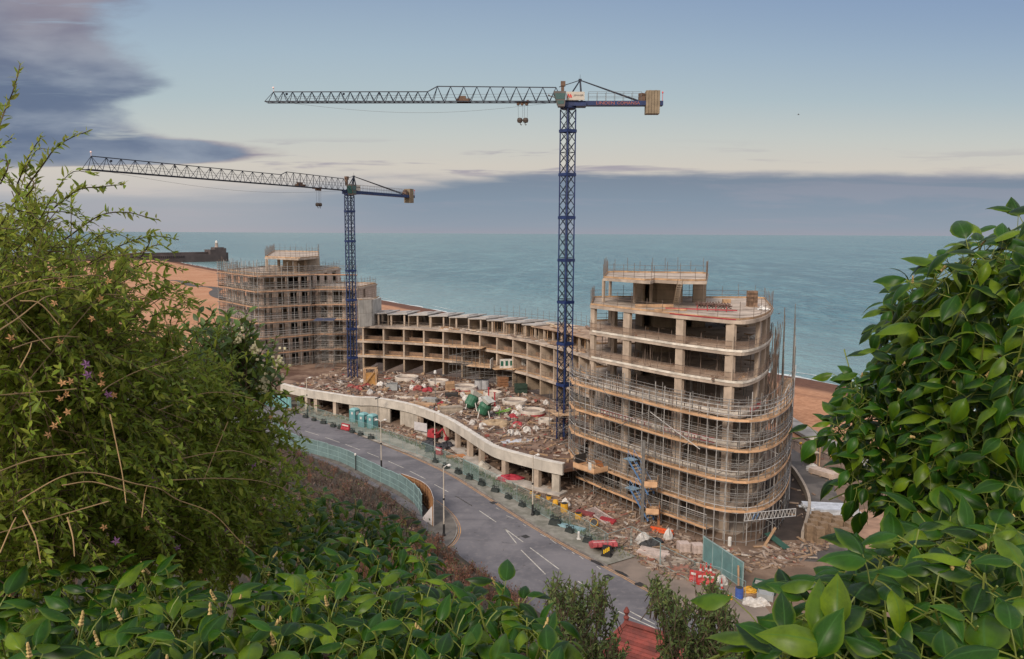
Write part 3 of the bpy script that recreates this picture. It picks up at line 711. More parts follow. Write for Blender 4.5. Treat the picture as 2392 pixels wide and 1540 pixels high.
mb.add([c_ + M_ @ Vector(q) for q in ((.0, .9, -.2), (1.5, .8, -.2), (1.5, .3, .75), (.2, .4, .55))] + [c_ + M_ @ Vector(q) for q in ((.0, .95, -.2), (1.5, .85, -.2), (1.5, .35, .75), (.2, .45, .55))], [(0, 1, 2, 3), (7, 6, 5, 4), (0, 4, 5, 1), (1, 5, 6, 2), (2, 6, 7, 3), (3, 7, 4, 0)])
mb.build('plywood_sheet', pm('plywood', (0.42, 0.17, 0.07), .8, .3, 1), pt)
mb = MB(); mb.box(c_ + M_ @ Vector((1.1, -1.1, .25)), (.5, .05, .9), fa); mb.build('notice', WHITEP, pt)
mb = MB(); mb.box(c_ + M_ @ Vector((-1.75, .0, .35)), (.06, 1.7, 1.1), fa); mb.build('mesh_side', DARKM, pt)
p = at_len(so2, 19.4); platform((p.x, p.y), fa + R(40), 1.3, 2.6, 4.6, 'upper small plank platform jutting from the scaffold beside the blue stair')
p = at_len(so2, 19.7); platform((p.x, p.y), fa + R(40), 1.3, 2.6, 1.75, 'lower small plank platform jutting from the scaffold beside the blue stair')
# blue zig-zag stair on the scaffold
st = thing('scaffold_stair', tuple(at_len(so2, 16.5)), 'blue zigzag metal stair climbing the front of the tower scaffolding', 'stair')
soS = offset(spath, -2.35)
def stair_flight(s0, z0, s1, z1):
    a = at_len(soS, s0); b = at_len(soS, s1); a = Vector((a.x, a.y, z0)); b = Vector((b.x, b.y, z1)); t = (b - a); t.z = 0; nn = Vector((-t.y, t.x, 0)).normalized() * .42
    mb = MB()
    for s_ in (-1, 1):
        mb.bar(a + nn * s_, b + nn * s_, .05, .2); mb.tube([a + nn * s_ + Vector((0, 0, .95)), b + nn * s_ + Vector((0, 0, .95))], .03, 4)
        for q in (0, .5, 1): p_ = a.lerp(b, q) + nn * s_; mb.tube([p_, p_ + Vector((0, 0, .95))], .025, 4)
    mb.build('stair_flight', BLUEP, st)
    mb = MB()
    for i in range(1, 11): p_ = a.lerp(b, i / 11); mb.bar(p_ - nn, p_ + nn, .24, .04)
    mb.build('tread', pm('stair_tread', (0.45, 0.33, 0.2), .8, .3, 2), st)
    mb = MB(); mb.box(b + Vector((0, 0, -.05)) , (1.3, 1.1, .06), fa); mb.build('landing', pm('landing_sheet', (0.22, 0.32, 0.40), .6, .3, 2), st)
stair_flight(18.6, 3.2, 15.2, 6.3); stair_flight(18.7, .3, 15.6, 3.1)
lb = thing('lattice_beam', (25.5, 75.6, 1.9), 'white and blue aluminium lattice beam fixed across the foot of the rounded corner', 'beam')
a0, a1 = G(*Z4(1655, 1108), 2.0), G(*Z4(2115, 1060), 2.0); nse = (CP - a0).normalized(); 
a0 = D(*Z4(1655, 1108), 76.2); a1 = D(*Z4(2115, 1060), 80.5)
mb = MB(); h_ = Vector((0, 0, .78))
for p_, q_ in ((a0, a1), (a0 + h_, a1 + h_)): mb.tube([p_, q_], .045, 5)
nn_ = 14
for i in range(nn_ + 1):
    p_ = a0.lerp(a1, i / nn_)
    if i < nn_: q_ = a0.lerp(a1, (i + .5) / nn_) + h_; mb.tube([p_, q_], .03, 4); mb.tube([q_, a0.lerp(a1, (i + 1) / nn_)], .03, 4)
for p_ in (a0, a1): mb.tube([p_, p_ + h_], .04, 4)
mb.build('chord', pm('aluminium', (0.58, 0.57, 0.56), .45, .2, 2, metal=.3), lb)
mb = MB()
for i in range(2, 4): p_ = a0.lerp(a1, i / nn_) ; mb.bar(p_ + Vector((0, -.06, .1)), p_ + Vector((0.25, -.06, .7)), .08, .06)
mb.build('blue_tie', BLUEP, lb)
# lone tall upright by the platform and roof-terrace objects
def on_roof(X_, Y_): return G(X_, Y_, 22.41)
p = on_roof(1756, 716); t = thing('brick_stack', (p.x, p.y, 22.4), 'square brown stack of bricks or blocks standing on the roof terrace', 'stack')
mb = MB()
for k in range(8):
    for i in range(2):
        for j in range(2): mb.box((p.x - .26 + i * .52, p.y - .26 + j * .52, 22.52 + .235 * k), (.505, .505, .215), .2)
mb.build('bricks', pm('brown_brick', (0.19, 0.12, 0.08), .9, .4, 2.5, island=.3), t)
mb = MB(); mb.box((p.x, p.y, 22.405 + .0), (1.15, 1.15, .03), .2); mb.build('pallet', TIMBER, t)
a, b = on_roof(1622, 724), on_roof(1702, 729); t = thing('rebar_bundle', (a.x, a.y, 22.4), 'long bundle of rusty brown reinforcement mesh rolls at the terrace edge', 'bundle'); mb = MB()
for k in range(7):
    o_ = Vector((rnd.uniform(-.4, .4), rnd.uniform(-.5, .5), .45 + rnd.uniform(0, .45))); q = []
    for i in range(33):
        c = a.lerp(b, i / 32) + o_; q.append(c + Vector((0, .16 * math.sin(i * 2.3), .16 * math.cos(i * 2.3))))
    mb.tube(q, .06, 4)
mb.build('coils', pm('rusty_steel', (0.15, 0.085, 0.07), .85, .4, 2), t)
mb = MB(); mb.bar(a + Vector((-3.4, -.4, .22)), b + Vector((.8, -.6, .22)), .10, .12)
for q in (0.05, .35, .6, .9): c = a.lerp(b, q) + Vector((0, -.5, 0)); mb.bar(c, c + Vector((0, 0, .6)), .08)
mb.build('red_frame', REDP, t)
for lab, X_, Y_, zz, cat in (('crumpled white sheeting heaped near the right end of the roof terrace', 1782, 724, 22.4, 'sheeting'), ('crumpled white sheeting on the open second-from-top floor near the rounded corner', 1762, 791, 19.2, 'sheeting')):
    p = G(X_, Y_, zz); mb = MB(); vs = []
    N_ = 10
    for i in range(N_):
        for j in range(N_):
            vs.append((p.x + (i - 4.5) * .16, p.y + (j - 4.5) * .14, zz + .03 + max(0, (.4 * math.exp(-((i - 4.5) ** 2 + (j - 4.5) ** 2) / 9) + rnd.uniform(-.1, .1)))))
    mb.add(vs, [(i * N_ + j, i * N_ + j + 1, (i + 1) * N_ + j + 1, (i + 1) * N_ + j) for i in range(N_ - 1) for j in range(N_ - 1)])
    tag(mb.build('sheeting', WHITEP, loc=(p.x, p.y, zz)), lab, cat)
for lab, X_, Y_, sz in (('small wooden crate on the roof terrace near the penthouse', 1697, 708, (1.0, .6, .5)), ('stack of long pale timbers below the penthouse columns', 1528, 718, (4.6, .7, .35)), ('stack of pale boards at the foot of the penthouse ladder', 1566, 726, (3.8, .5, .2))):
    p = on_roof(X_, Y_); t = MB(); nb_ = 4
    for i in range(nb_):
        for j in range(3): t.bar((p.x - sz[0] / 2 * kv.x + i * 0, p.y - sz[0] / 2 * kv.y + (i - 1.5) * sz[1] / 4, 22.42 + sz[2] * (j + .5) / 3), (p.x + sz[0] / 2 * kv.x, p.y + sz[0] / 2 * kv.y + (i - 1.5) * sz[1] / 4, 22.42 + sz[2] * (j + .5) / 3), sz[1] / 4.4, sz[2] / 3.3)
    tag(t.build('timber_stack', TIMBER, loc=(p.x, p.y, 22.4)), lab, 'timber')
# ---------------------------------------------------------------- far tower with block walls and windows
BLOCK = pm('block_wall', (0.50, 0.39, 0.325), .92, .22, .7, .15, 6.0, streak=.3, joints=(.9, .45, .03))
FA = [Vector(p) for p in ((-64.4, 179.6, 0), (-51.6, 163.2, 0), (-43.2, 170.0, 0), (-42.0, 196, 0), (-62, 203, 0))]
ta = thing('apartment_tower', (-52, 163, 0), 'far apartment tower with window openings wrapped in scaffolding, left of the nearer blue mast', 'building')
ta['label'] = 'far apartment tower with rows of window openings, behind the left bush'
for k in range(1, 8):
    mb = MB(); mb.prism([(p.x, p.y) for p in FA], 3.2 * k - .34, 3.2 * k); mb.build('floor_slab', SLABM, ta)
def pierced(parent, a, b, z0, z1, openings, th=.28, sill=.0, name='wall'):
    """one storey of wall between a and b with openings given as fractions"""
    a = Vector((a[0], a[1], 0)); b = Vector((b[0], b[1], 0)); edges = [0.0]; mb = MB()
    for o0, o1 in openings: edges += [o0, o1]
    edges.append(1.0)
    for i in range(0, len(edges), 2):
        if edges[i + 1] - edges[i] > .004: seg_wall(mb, a.lerp(b, edges[i]), a.lerp(b, edges[i + 1]), th, z0, z1)
    for o0, o1 in openings:
        seg_wall(mb, a.lerp(b, o0), a.lerp(b, o1), th - .04, z1 - .28, z1 - .001)
        if sill: seg_wall(mb, a.lerp(b, o0), a.lerp(b, o1), th - .04, z0 + .001, z0 + sill)
    return mb.build(name, BLOCK, parent)
FAi = offset(FA[:4], .35)
OPL = [(.06, .14), (.26, .34), (.50, .58), (.67, .755), (.84, .93)]
OPF = [(.03, .085), (.14, .215), (.335, .465), (.59, .735), (.84, .975)]
OPF2 = [(.03, .085), (.14, .20), (.39, .52), (.61, .76), (.84, .975)]
for k in range(7):
    z0, z1 = 3.2 * k + .002, 3.2 * (k + 1) - .342
    if k < 6:
        pierced(ta, FAi[0], FAi[1], z0, z1, OPL); pierced(ta, FAi[1], FAi[2], z0, z1, OPF if k % 2 else OPF2)
    else:
        pierced(ta, FAi[0], FAi[1], z0, z1, [(.06, .2), (.25, .4), (.46, .62), (.68, .93)]); pierced(ta, FAi[1], FAi[2], z0, z1, [(.05, .26), (.31, .50), (.52, .78), (.83, .975)])
    pierced(ta, FAi[2], FAi[3], z0, z1, [(.05, .12), (.22, .32), (.45, .55), (.7, .85)])
    mb = MB(); ci = offset(FA + [FA[0]], 5.5); seg_wall(mb, ci[0], ci[1], .25, z0, z1); seg_wall(mb, ci[1], ci[2], .25, z0, z1); seg_wall(mb, (-57, 180), (-61, 203), .2, z0, z1); seg_wall(mb, (-61.5, 202), (-42.5, 195.5), .25, z0, z1); mb.build('core_wall', CORE, ta)
# upper storey on the roof of the far tower
PA = [G(618, 605, 25.2), G(697, 608.5, 25.2), G(746, 604, 25.2), G(746, 592, 25.2), G(640, 590, 25.2)]
mb = MB(); mb.prism([(p.x, p.y) for p in PA], 25.2, 25.55); mb.build('penthouse_roof', SLABM, ta)
for X_, Y_ in ((624, 636), (652, 634), (690, 636), (714, 634)):
    p = G(X_, Y_, 22.4); mb = MB(); mb.box((p.x, p.y, 23.8), (.5, .4, 2.79), .7); mb.build('column', COLM, ta)
mb = MB(); w0, w1, w2 = G(662, 628, 22.4), G(716, 632, 22.4), G(746, 627, 22.4)
seg_wall(mb, w0, w1, .25, 22.402, 25.198); seg_wall(mb, w1 + Vector((.1, .1, 0)), w2, .25, 22.402, 25.198); mb.build('penthouse_wall', CORE, ta)
pa_ = [Vector((p.x, p.y, 0)) for p in PA]
edge_guard(ta, offset(pa_ + [pa_[0]], .15), 25.552, 1.9, 1.3, True, tall=1.0)
edge_guard(ta, offset(FA + [FA[0]], .3), 22.402, 2.3, 1.2, True, tall=.8)
# lower wing joining the crescent
wg = thing('apartment_wing', (-39, 173, 0), 'lower recessed wing with tall openings between the far tower and the grey gable wall', 'building')
WG = [Vector(p) for p in ((-42.5, 171.2, 0), (-33.2, 171.0, 0), (-31.5, 186, 0), (-41.6, 188, 0))]
for k in range(1, 7):
    mb = MB(); mb.prism([(p.x, p.y) for p in WG], 3.2 * k - .34, 3.2 * k); mb.build('floor_slab', SLABM, wg)
    wi = offset(WG, .3); pierced(wg, wi[0] + Vector((.2, 0, 0)), wi[1], 3.2 * (k - 1) + .002, 3.2 * k - .342, [(.10, .26), (.40, .64), (.74, .92)]); pierced(wg, wi[1], wi[2], 3.2 * (k - 1) + .002, 3.2 * k - .342, [(.3, .4)])
    mb = MB(); seg_wall(mb, (-42, 178), (-32.8, 177.5), .2, 3.2 * (k - 1) + .002, 3.2 * k - .342); mb.build('core_wall', CORE, wg)
edge_guard(wg, offset(WG, .2), 19.202, 2, 1.2, True, tall=.6)
SA = thing('scaffolding', (-53, 161, 0), 'tube scaffolding with brown plank decks on every floor of the far tower', 'scaffolding', 'scaffolding round the towers')
apath = [Vector(p) for p in ((-62.6, 185.0, 0), (-64.7, 179.3, 0), (-51.65, 162.9, 0), (-43.3, 169.5, 0), (-42.9, 170.9, 0), (-33.0, 170.7, 0))]
PLK2 = pm('grey_plank', (0.40, 0.255, 0.16), .85, .35, .8, col2=(0.28, 0.19, 0.13), island=.2)
TB2 = pm('brown_toe_board', (0.43, 0.255, 0.165), .85, .3, .7, col2=(0.33, 0.20, 0.13), island=.14)
scaffold(SA, apath, [3.2 * k - .35 for k in range(1, 8)], 0, lambda f: 24.4 if f < .78 else 21.0, spacing=1.25, ledger_top=24.0, dmat=PLK2, tmat=TB2, width=1.15,
         braces=[(.52, 19.2, .62, 22, 0), (.45, 9.6, .5, 12.8, 0), (.6, 12.8, .52, 9.6, 0), (.2, 3.2, .3, 6.4, 0), (.33, 16, .25, 12.8, 0), (.66, 6.4, .58, 3.2, 0), (.84, 16, .9, 12.8, 0), (.82, 9.6, .88, 6.4, 0)])
for k_ in range(14):
    mb = MB(); zz = 1.0 + k_ * 1.6; mb.tube([(p.x, p.y, zz + rnd.uniform(-.08, .08)) for p in offset(apath, -1.58)], .042, 4); mb.build('ledger', STEEL, SA)
def lattice_tower(label, c, rz, wx, wy, z0, z1, lifts, cat='scaffolding', deckm=PLANK, deck_at=None, group='free-standing scaffold towers'):
    t = thing('scaffold_tower', (c[0], c[1], z0), label, cat, group); M = Matrix.Rotation(rz, 3, 'Z'); c = Vector((c[0], c[1], 0))
    nx, ny = max(1, int(wx / 1.6)), max(1, int(wy / 1.6))
    pts = [c + M @ Vector((-wx / 2 + wx * i / nx, -wy / 2 + wy * j / ny, 0)) for i in range(nx + 1) for j in range(ny + 1)]
    for p in pts:
        mb = MB(); mb.tube([(p.x, p.y, z0 - .02), (p.x, p.y, z1 + rnd.uniform(.2, 1.3))], .034, 4); mb.build('standard', STEEL, t)
    for q in range(1, lifts + 1):
        z = z0 + (z1 - z0) * q / lifts - .1; mb = MB()
        for i in range(nx + 1): mb.tube([pts[i * (ny + 1)] + Vector((0, 0, z)), pts[i * (ny + 1) + ny] + Vector((0, 0, z))], .03, 4)
        for j in range(ny + 1): mb.tube([pts[j] + Vector((0, 0, z)), pts[nx * (ny + 1) + j] + Vector((0, 0, z))], .03, 4)
        mb.build('ledger', STEEL, t)
        mb = MB(); a = pts[0]; b = pts[nx * (ny + 1)]; mb.tube([a + Vector((0, 0, z - (z1 - z0) / lifts)), b + Vector((0, 0, z))], .03, 4); mb.build('brace', STEEL, t)
    if deckm:
        mb = MB(); z = z1 if deck_at is None else deck_at
        nb = int(wy / .24)
        for i in range(nb): mb.box(c + M @ Vector((0, -wy / 2 + .12 + i * .24, z)), (wx + .5, .225, .05), rz)
        mb.build('deck', deckm, t)
    return t
p = D(750, 800, 161); lattice_tower('scaffold tower with a dark blue platform projecting from the corner of the far tower', (p.x + .3, 163.5), .1, 3.6, 5.0, 0, 13.2, 7, deckm=pm('navy_deck', (0.06, 0.075, 0.14), .7, .3, 1))

# ---------------------------------------------------------------- curved crescent block
CRV = crom([(-31.5, 160.6, 0), (-28, 160, 0), (-18, 157, 0), (-8.7, 152, 0), (0, 144, 0), (7, 132.5, 0), (11.5, 122, 0), (15.0, 111.5, 0)], 8)
cr = thing('crescent_block', (-8.7, 152, 3.1), 'long curved three storey concrete block with open bays behind the cluttered deck', 'building')
ZC = [3.1, 6.2, 9.2, 12.2]; LC = plen(CRV)
def cpt(s, inn): p = at_len(CRV, s); q = at_len(CRV, min(LC, s + .5)); r = at_len(CRV, max(0, s - .5)); t = (q - r).normalized(); return Vector((p.x - t.y * inn, p.y + t.x * inn, 0)), t
samp = [LC * i / 60 for i in range(61)]
def ring(i0, i1, z0, z1, s0=0, s1=60):
    mb = MB(); A = [cpt(samp[i], i0)[0] for i in range(s0, s1 + 1)]; B = [cpt(samp[i], i1)[0] for i in range(s0, s1 + 1)]; n = len(A)
    mb.v = [(p.x, p.y, z) for z in (z0, z1) for row in (A, B) for p in row]
    for i in range(n - 1): mb.f += [(i + 1, i, n + i, n + i + 1), (2 * n + i, 2 * n + i + 1, 3 * n + i + 1, 3 * n + i), (i, i + 1, 2 * n + i + 1, 2 * n + i), (n + i + 1, n + i, 3 * n + i, 3 * n + i + 1)]
    mb.f += [(0, 2 * n, 3 * n, n), (n - 1, 2 * n - 1, 4 * n - 1, 3 * n - 1)]; return mb
for k in (1, 2, 3): ring(-.1, 10.5, ZC[k] - .38, ZC[k]).build('floor_slab', SLABM, cr)
nb = 16; bays = [1.2 + (LC - 1.8) * i / nb for i in range(nb + 1)]
for k in range(3):
    z0, z1 = ZC[k] + .003, ZC[k + 1] - .383
    for i, s in enumerate(bays):
        p0, t = cpt(s, .15); p1, _ = cpt(s, 9.6); mb = MB(); seg_wall(mb, p0, p1, .34, z0, z1); mb.build('party_wall', COLM if k else CORE, cr)
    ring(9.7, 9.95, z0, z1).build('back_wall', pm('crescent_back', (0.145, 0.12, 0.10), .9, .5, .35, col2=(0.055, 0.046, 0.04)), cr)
    if k:
        pts_ = [cpt(s, .35)[0] for s in samp]; edge_guard(cr, pts_, ZC[k] + .002, 2.3, 1.05, boards=True, mat=RUST)
        ring(1.9, 1.98, ZC[k] + .003, ZC[k] + .75).build('boarding', pm('brown_boarding', (0.24, 0.15, 0.10), .9, .5, .5, col2=(0.13, 0.085, 0.06)), cr)
        mb = MB()
        for i in range(nb):
            for q in range(3):
                p, t = cpt(bays[i] + rnd.uniform(.6, 4.2), rnd.uniform(2.5, 7)); mb.tube([(p.x, p.y, z0), (p.x + rnd.uniform(-.1, .1), p.y, z1)], .05, 4)
        o = mb.build('prop', TIMBER, cr); o['kind'] = 'stuff'
# set-back top storey: roof panels on the left, timber falsework on the right
z0, z1 = 12.203, 14.35
for i in range(26):
    s = .8 + i * (LC - 2) / 25; p, t = cpt(s, 2.4); mb = MB(); mb.box((p.x, p.y, (z0 + z1) / 2), (.32, .3, z1 - z0), math.atan2(t.y, t.x)); mb.build('column', COLM, cr)
for i, s in enumerate(bays[1:10]):
    p0, t = cpt(s, 2.6); p1, _ = cpt(s, 9.6); mb = MB(); seg_wall(mb, p0, p1, .22, z0, z1 - .05); mb.build('party_wall', CORE, cr)
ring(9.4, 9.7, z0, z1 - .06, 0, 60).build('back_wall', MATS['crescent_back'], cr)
PANEL = pm('roof_panel', (0.37, 0.345, 0.325), .8, .2, .5)
for i in range(9):
    p, t = cpt(bays[0] + (bays[1] - bays[0]) * (i + .5), 5.6); n_ = Vector((-t.y, t.x, 0)); mb = MB()
    M = Matrix((t, n_, Vector((0, 0, 1)))).transposed() @ Matrix.Rotation(R(-3.5), 3, 'Y')
    mb.box((p.x, p.y, z1 + .22), (4.35, 7.2, .22), M=M)
    mb.box(Vector((p.x, p.y, z1 + .42)) + M @ Vector((0, .3, 0)), (2.2, 3.4, .16), M=M); mb.build('roof_panel', PANEL, cr)
ring(1.7, 9.8, z1 - .02, z1 + .14, 33, 60).build('formwork_deck', pm('formwork', (0.40, 0.285, 0.20), .9, .5, .6, .2, 5.0, col2=(0.20, 0.13, 0.09)), cr)
mb = MB()
for i in range(150):
    s = LC * rnd.uniform(.4, .99); p, t = cpt(s, rnd.uniform(1.9, 8)); mb.tube([(p.x, p.y, z0), (p.x, p.y, z1)], .055, 4)
o = mb.build('prop', TIMBER, cr); o['kind'] = 'stuff'
mb = MB()
for i in range(110):
    s = LC * rnd.uniform(.25, .99); p, t = cpt(s, rnd.uniform(.5, 2.1) if i < 60 else rnd.uniform(2, 9)); zz = 12.24 if i < 60 else z1 + .2
    if i >= 60 and s < .56 * LC: continue
    a = math.atan2(t.y, t.x) + rnd.uniform(-.5, .5); L = rnd.uniform(.8, 3.6); mb.box((p.x, p.y, zz + rnd.uniform(0, .3)), (L, rnd.uniform(.1, .5), rnd.uniform(.05, .25)), a)
LUMBER = island_mat('loose_lumber', [(0, (0.44, 0.29, 0.18)), (.3, (0.30, 0.19, 0.12)), (.5, (0.52, 0.42, 0.32)), (.7, (0.22, 0.14, 0.10)), (.85, (0.55, 0.5, 0.45))])
stuff(mb.build('loose_timber', LUMBER))
edge_guard(cr, [cpt(s, 9.6)[0] for s in samp[20:]], z1, 1.6, 1.2, boards=False, tall=1.4)
edge_guard(cr, [cpt(s, .3)[0] for s in samp], 12.203, 2.6, 1.0, boards=False)
gw = thing('gable_wall', (-30, 161, 12.2), 'pale grey concrete gable wall at the left end of the crescent block', 'wall'); mb = MB()
g0, g1 = D(839, 765, 158.5), D(868, 765, 160.5)
seg_wall(mb, (g0.x, g0.y), (g1.x, g1.y), .3, 12.205, 17.6); seg_wall(mb, (g1.x + .1, g1.y + .2), (g1.x + .6, g1.y + 8), .3, 12.205, 17.4); mb.build('wall_face', pm('grey_concrete', (0.42, 0.40, 0.37), .9, .25, .6, streak=.3, joints=(1.3, 2.7, .03)), gw)
mb = MB(); seg_wall(mb, (g0.x, g0.y + 1.2), (g1.x, g1.y + 1.2), 2.0, 17.62, 17.85); mb.build('capping', SLABM, gw)
edge_guard(gw, [Vector((g0.x, g0.y, 0)), Vector((g1.x, g1.y, 0)), Vector((g1.x + .6, g1.y + 6, 0))], 17.6, .9, 1.6, True, tall=.6)

# ---------------------------------------------------------------- deck over the car park with its curved parapet
pd = thing('podium_deck', (-10, 118, 0), 'raised concrete deck with a pale wavy parapet over an open ground level beside the road', 'building')
PPX = [(655, 897), (672, 902), (717, 912), (765, 919), (828, 929), (868, 930), (903, 935), (945, 943), (986, 955), (1041, 977), (1083, 1002), (1111, 1020), (1140, 1038), (1164, 1049), (1219, 1064), (1275, 1078), (1314, 1086)]
PP = [Vector((p.x, p.y, 0)) for p in crom([G(x, y, 3.75) for x, y in PPX], 3)]
deck_poly = [(p.x, p.y) for p in offset(PP, .3)] + [(8.6, 93.5), (8.7, 101), (11.2, 108.6), (14.3, 111.0)] + [(cpt(s, -.12)[0].x, cpt(s, -.12)[0].y) for s in reversed(samp[:-1])] + [(-33.0, 169.0), (-41.9, 168.9), (-48, 163)]
mb = MB(); mb.prism(deck_poly, 2.72, 3.1)
mb.build('deck_slab', pm('muddy_deck', (0.235, 0.155, 0.11), .7, .5, .22, .5, 2.5, col2=(0.085, 0.043, 0.028), contrast=(.38, .62)), pd)
mb = MB(); mb.wall(PP, .36, 2.45, 3.75); mb.build('parapet', pm('pale_concrete', (0.50, 0.455, 0.40), .88, .25, .5, .2, 6.0, streak=.35), pd)
mb = MB(); mb.wall(offset(PP, -.05), .75, 3.752, 3.86); mb.build('coping', pm('coping', (0.60, 0.56, 0.51), .85, .25, .8), pd)
PI = offset(PP, .12)
def near_len(pts, q):
    best = (1e9, 0); L = plen(pts); n = 400
    for i in range(n + 1):
        p = at_len(pts, L * i / n); d = (p.x - q.x) ** 2 + (p.y - q.y) ** 2
        if d < best[0]: best = (d, L * i / n)
    return best[1]
cols = [Z5(345, 120), Z5(545, 205), Z5(652, 212), Z5(808, 240), Z5(1500, 372), Z5(1628, 345), Z5(1778, 455), Z5(1878, 515), Z5(1970, 590), Z6(430, 245), Z6(597, 310), Z6(838, 385), Z6(1080, 460)]
for c in cols:
    s = near_len(PI, G(*c, 0)); p = at_len(PI, s); q = at_len(PI, s + .3); mb = MB(); t = q - p; nrm = Vector((-t.y, t.x, 0)).normalized(); p = p + nrm * .3
    mb.box((p.x, p.y, 1.36), (.72, .6, 2.72), math.atan2(t.y, t.x)); mb.build('column', COLM, pd)
def podium_wall(a, b, name='wall_panel'):
    s0, s1 = near_len(PI, G(*a, 1.2)), near_len(PI, G(*b, 1.2)); n = max(2, int((s1 - s0) / 1.0)); P = [at_len(PI, s0 + (s1 - s0) * i / n) for i in range(n + 1)]
    mb = MB(); mb.wall(offset(P, .1), .3, -.02, 2.3); mb.build(name, pm('board_marked', (0.43, 0.38, 0.32), .9, .3, .7, .2, 8.0, streak=.5, joints=(1.2, 2.4, .02)), pd)
podium_wall(Z5(930, 200), Z5(1222, 250)); podium_wall(Z5(1342, 260), Z5(1492, 310)); podium_wall(Z6(1170, 420), Z6(1230, 430))
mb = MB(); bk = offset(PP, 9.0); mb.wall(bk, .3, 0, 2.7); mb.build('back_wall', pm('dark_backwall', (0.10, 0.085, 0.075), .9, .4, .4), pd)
for i in range(1, 14):
    s = plen(PP) * i / 14; p = at_len(offset(PP, 5.0), s * plen(offset(PP, 5)) / plen(PP)); mb = MB(); mb.box((p.x, p.y, 1.36), (.5, .5, 2.72), .3); mb.build('column', COLM, pd)
s0, s1 = near_len(PI, G(*cols[5], 0)), plen(PI); P = [at_len(PI, s0 + (s1 - s0) * i / 30) for i in range(31)]
mb = MB(); mb.wall(offset(P, -.75), 1.9, -.03, .22); mb.build('footing_strip', pm('footing', (0.46, 0.41, 0.36), .92, .35, .8, .4, 3.0), pd)
edge_guard(pd, offset(PP, .6)[18:], 3.102, 1.5, 1.0, boards=False)
# ---------------------------------------------------------------- tower cranes
CRB = pm('crane_blue', (0.012, 0.030, 0.115), .5, .35, 1.2, spec=.4)
CRD = pm('crane_dark_blue', (0.007, 0.012, 0.030), .5, .3, 1.2)
TAN = pm('counterweight', (0.25, 0.195, 0.135), .85, .3, 1.0, streak=.3)
BRN = pm('rusty_brown', (0.13, 0.075, 0.05), .7, .35, 2.0)
GLS = pm('cab_glass', (0.03, 0.085, 0.085), .15, .3, 1.0, spec=.6)
WIRE = pm('wire_rope', (0.06, 0.06, 0.065), .6, .1, 1.0)
SIGNM = pm('sign_board', (0.46, 0.42, 0.37), .6, .12, 1.0)
LETM = pm('brick_red_letters', (0.30, 0.10, 0.075), .6, .1, 1.0)
GREYL = pm('grey_letters', (0.09, 0.085, 0.10), .6, .1, 1.0)
def text_mesh(s, name, mat, parent, M, width, height, depth=.02):
    cu = bpy.data.curves.new(name, 'FONT'); cu.body = s; cu.extrude = .5; cu.align_x = 'LEFT'
    ob = bpy.data.objects.new(name, cu); SC.collection.objects.link(ob)
    bpy.context.view_layer.update(); dg = bpy.context.evaluated_depsgraph_get()
    me = bpy.data.meshes.new_from_object(ob.evaluated_get(dg)); bpy.data.objects.remove(ob)
    xs_ = [v.co.x for v in me.vertices]; ys_ = [v.co.y for v in me.vertices]; x0, x1, y0, y1 = min(xs_), max(xs_), min(ys_), max(ys_)
    off = Vector(parent.location)
    for v_ in me.vertices:
        p = M @ Vector(((v_.co.x - x0) / (x1 - x0) * width, (v_.co.y - y0) / (y1 - y0) * height, v_.co.z * depth * 2)); v_.co = p - off
    me.materials.clear(); me.materials.append(mat); o = bpy.data.objects.new(name, me); SC.collection.objects.link(o); o.parent = parent; return o
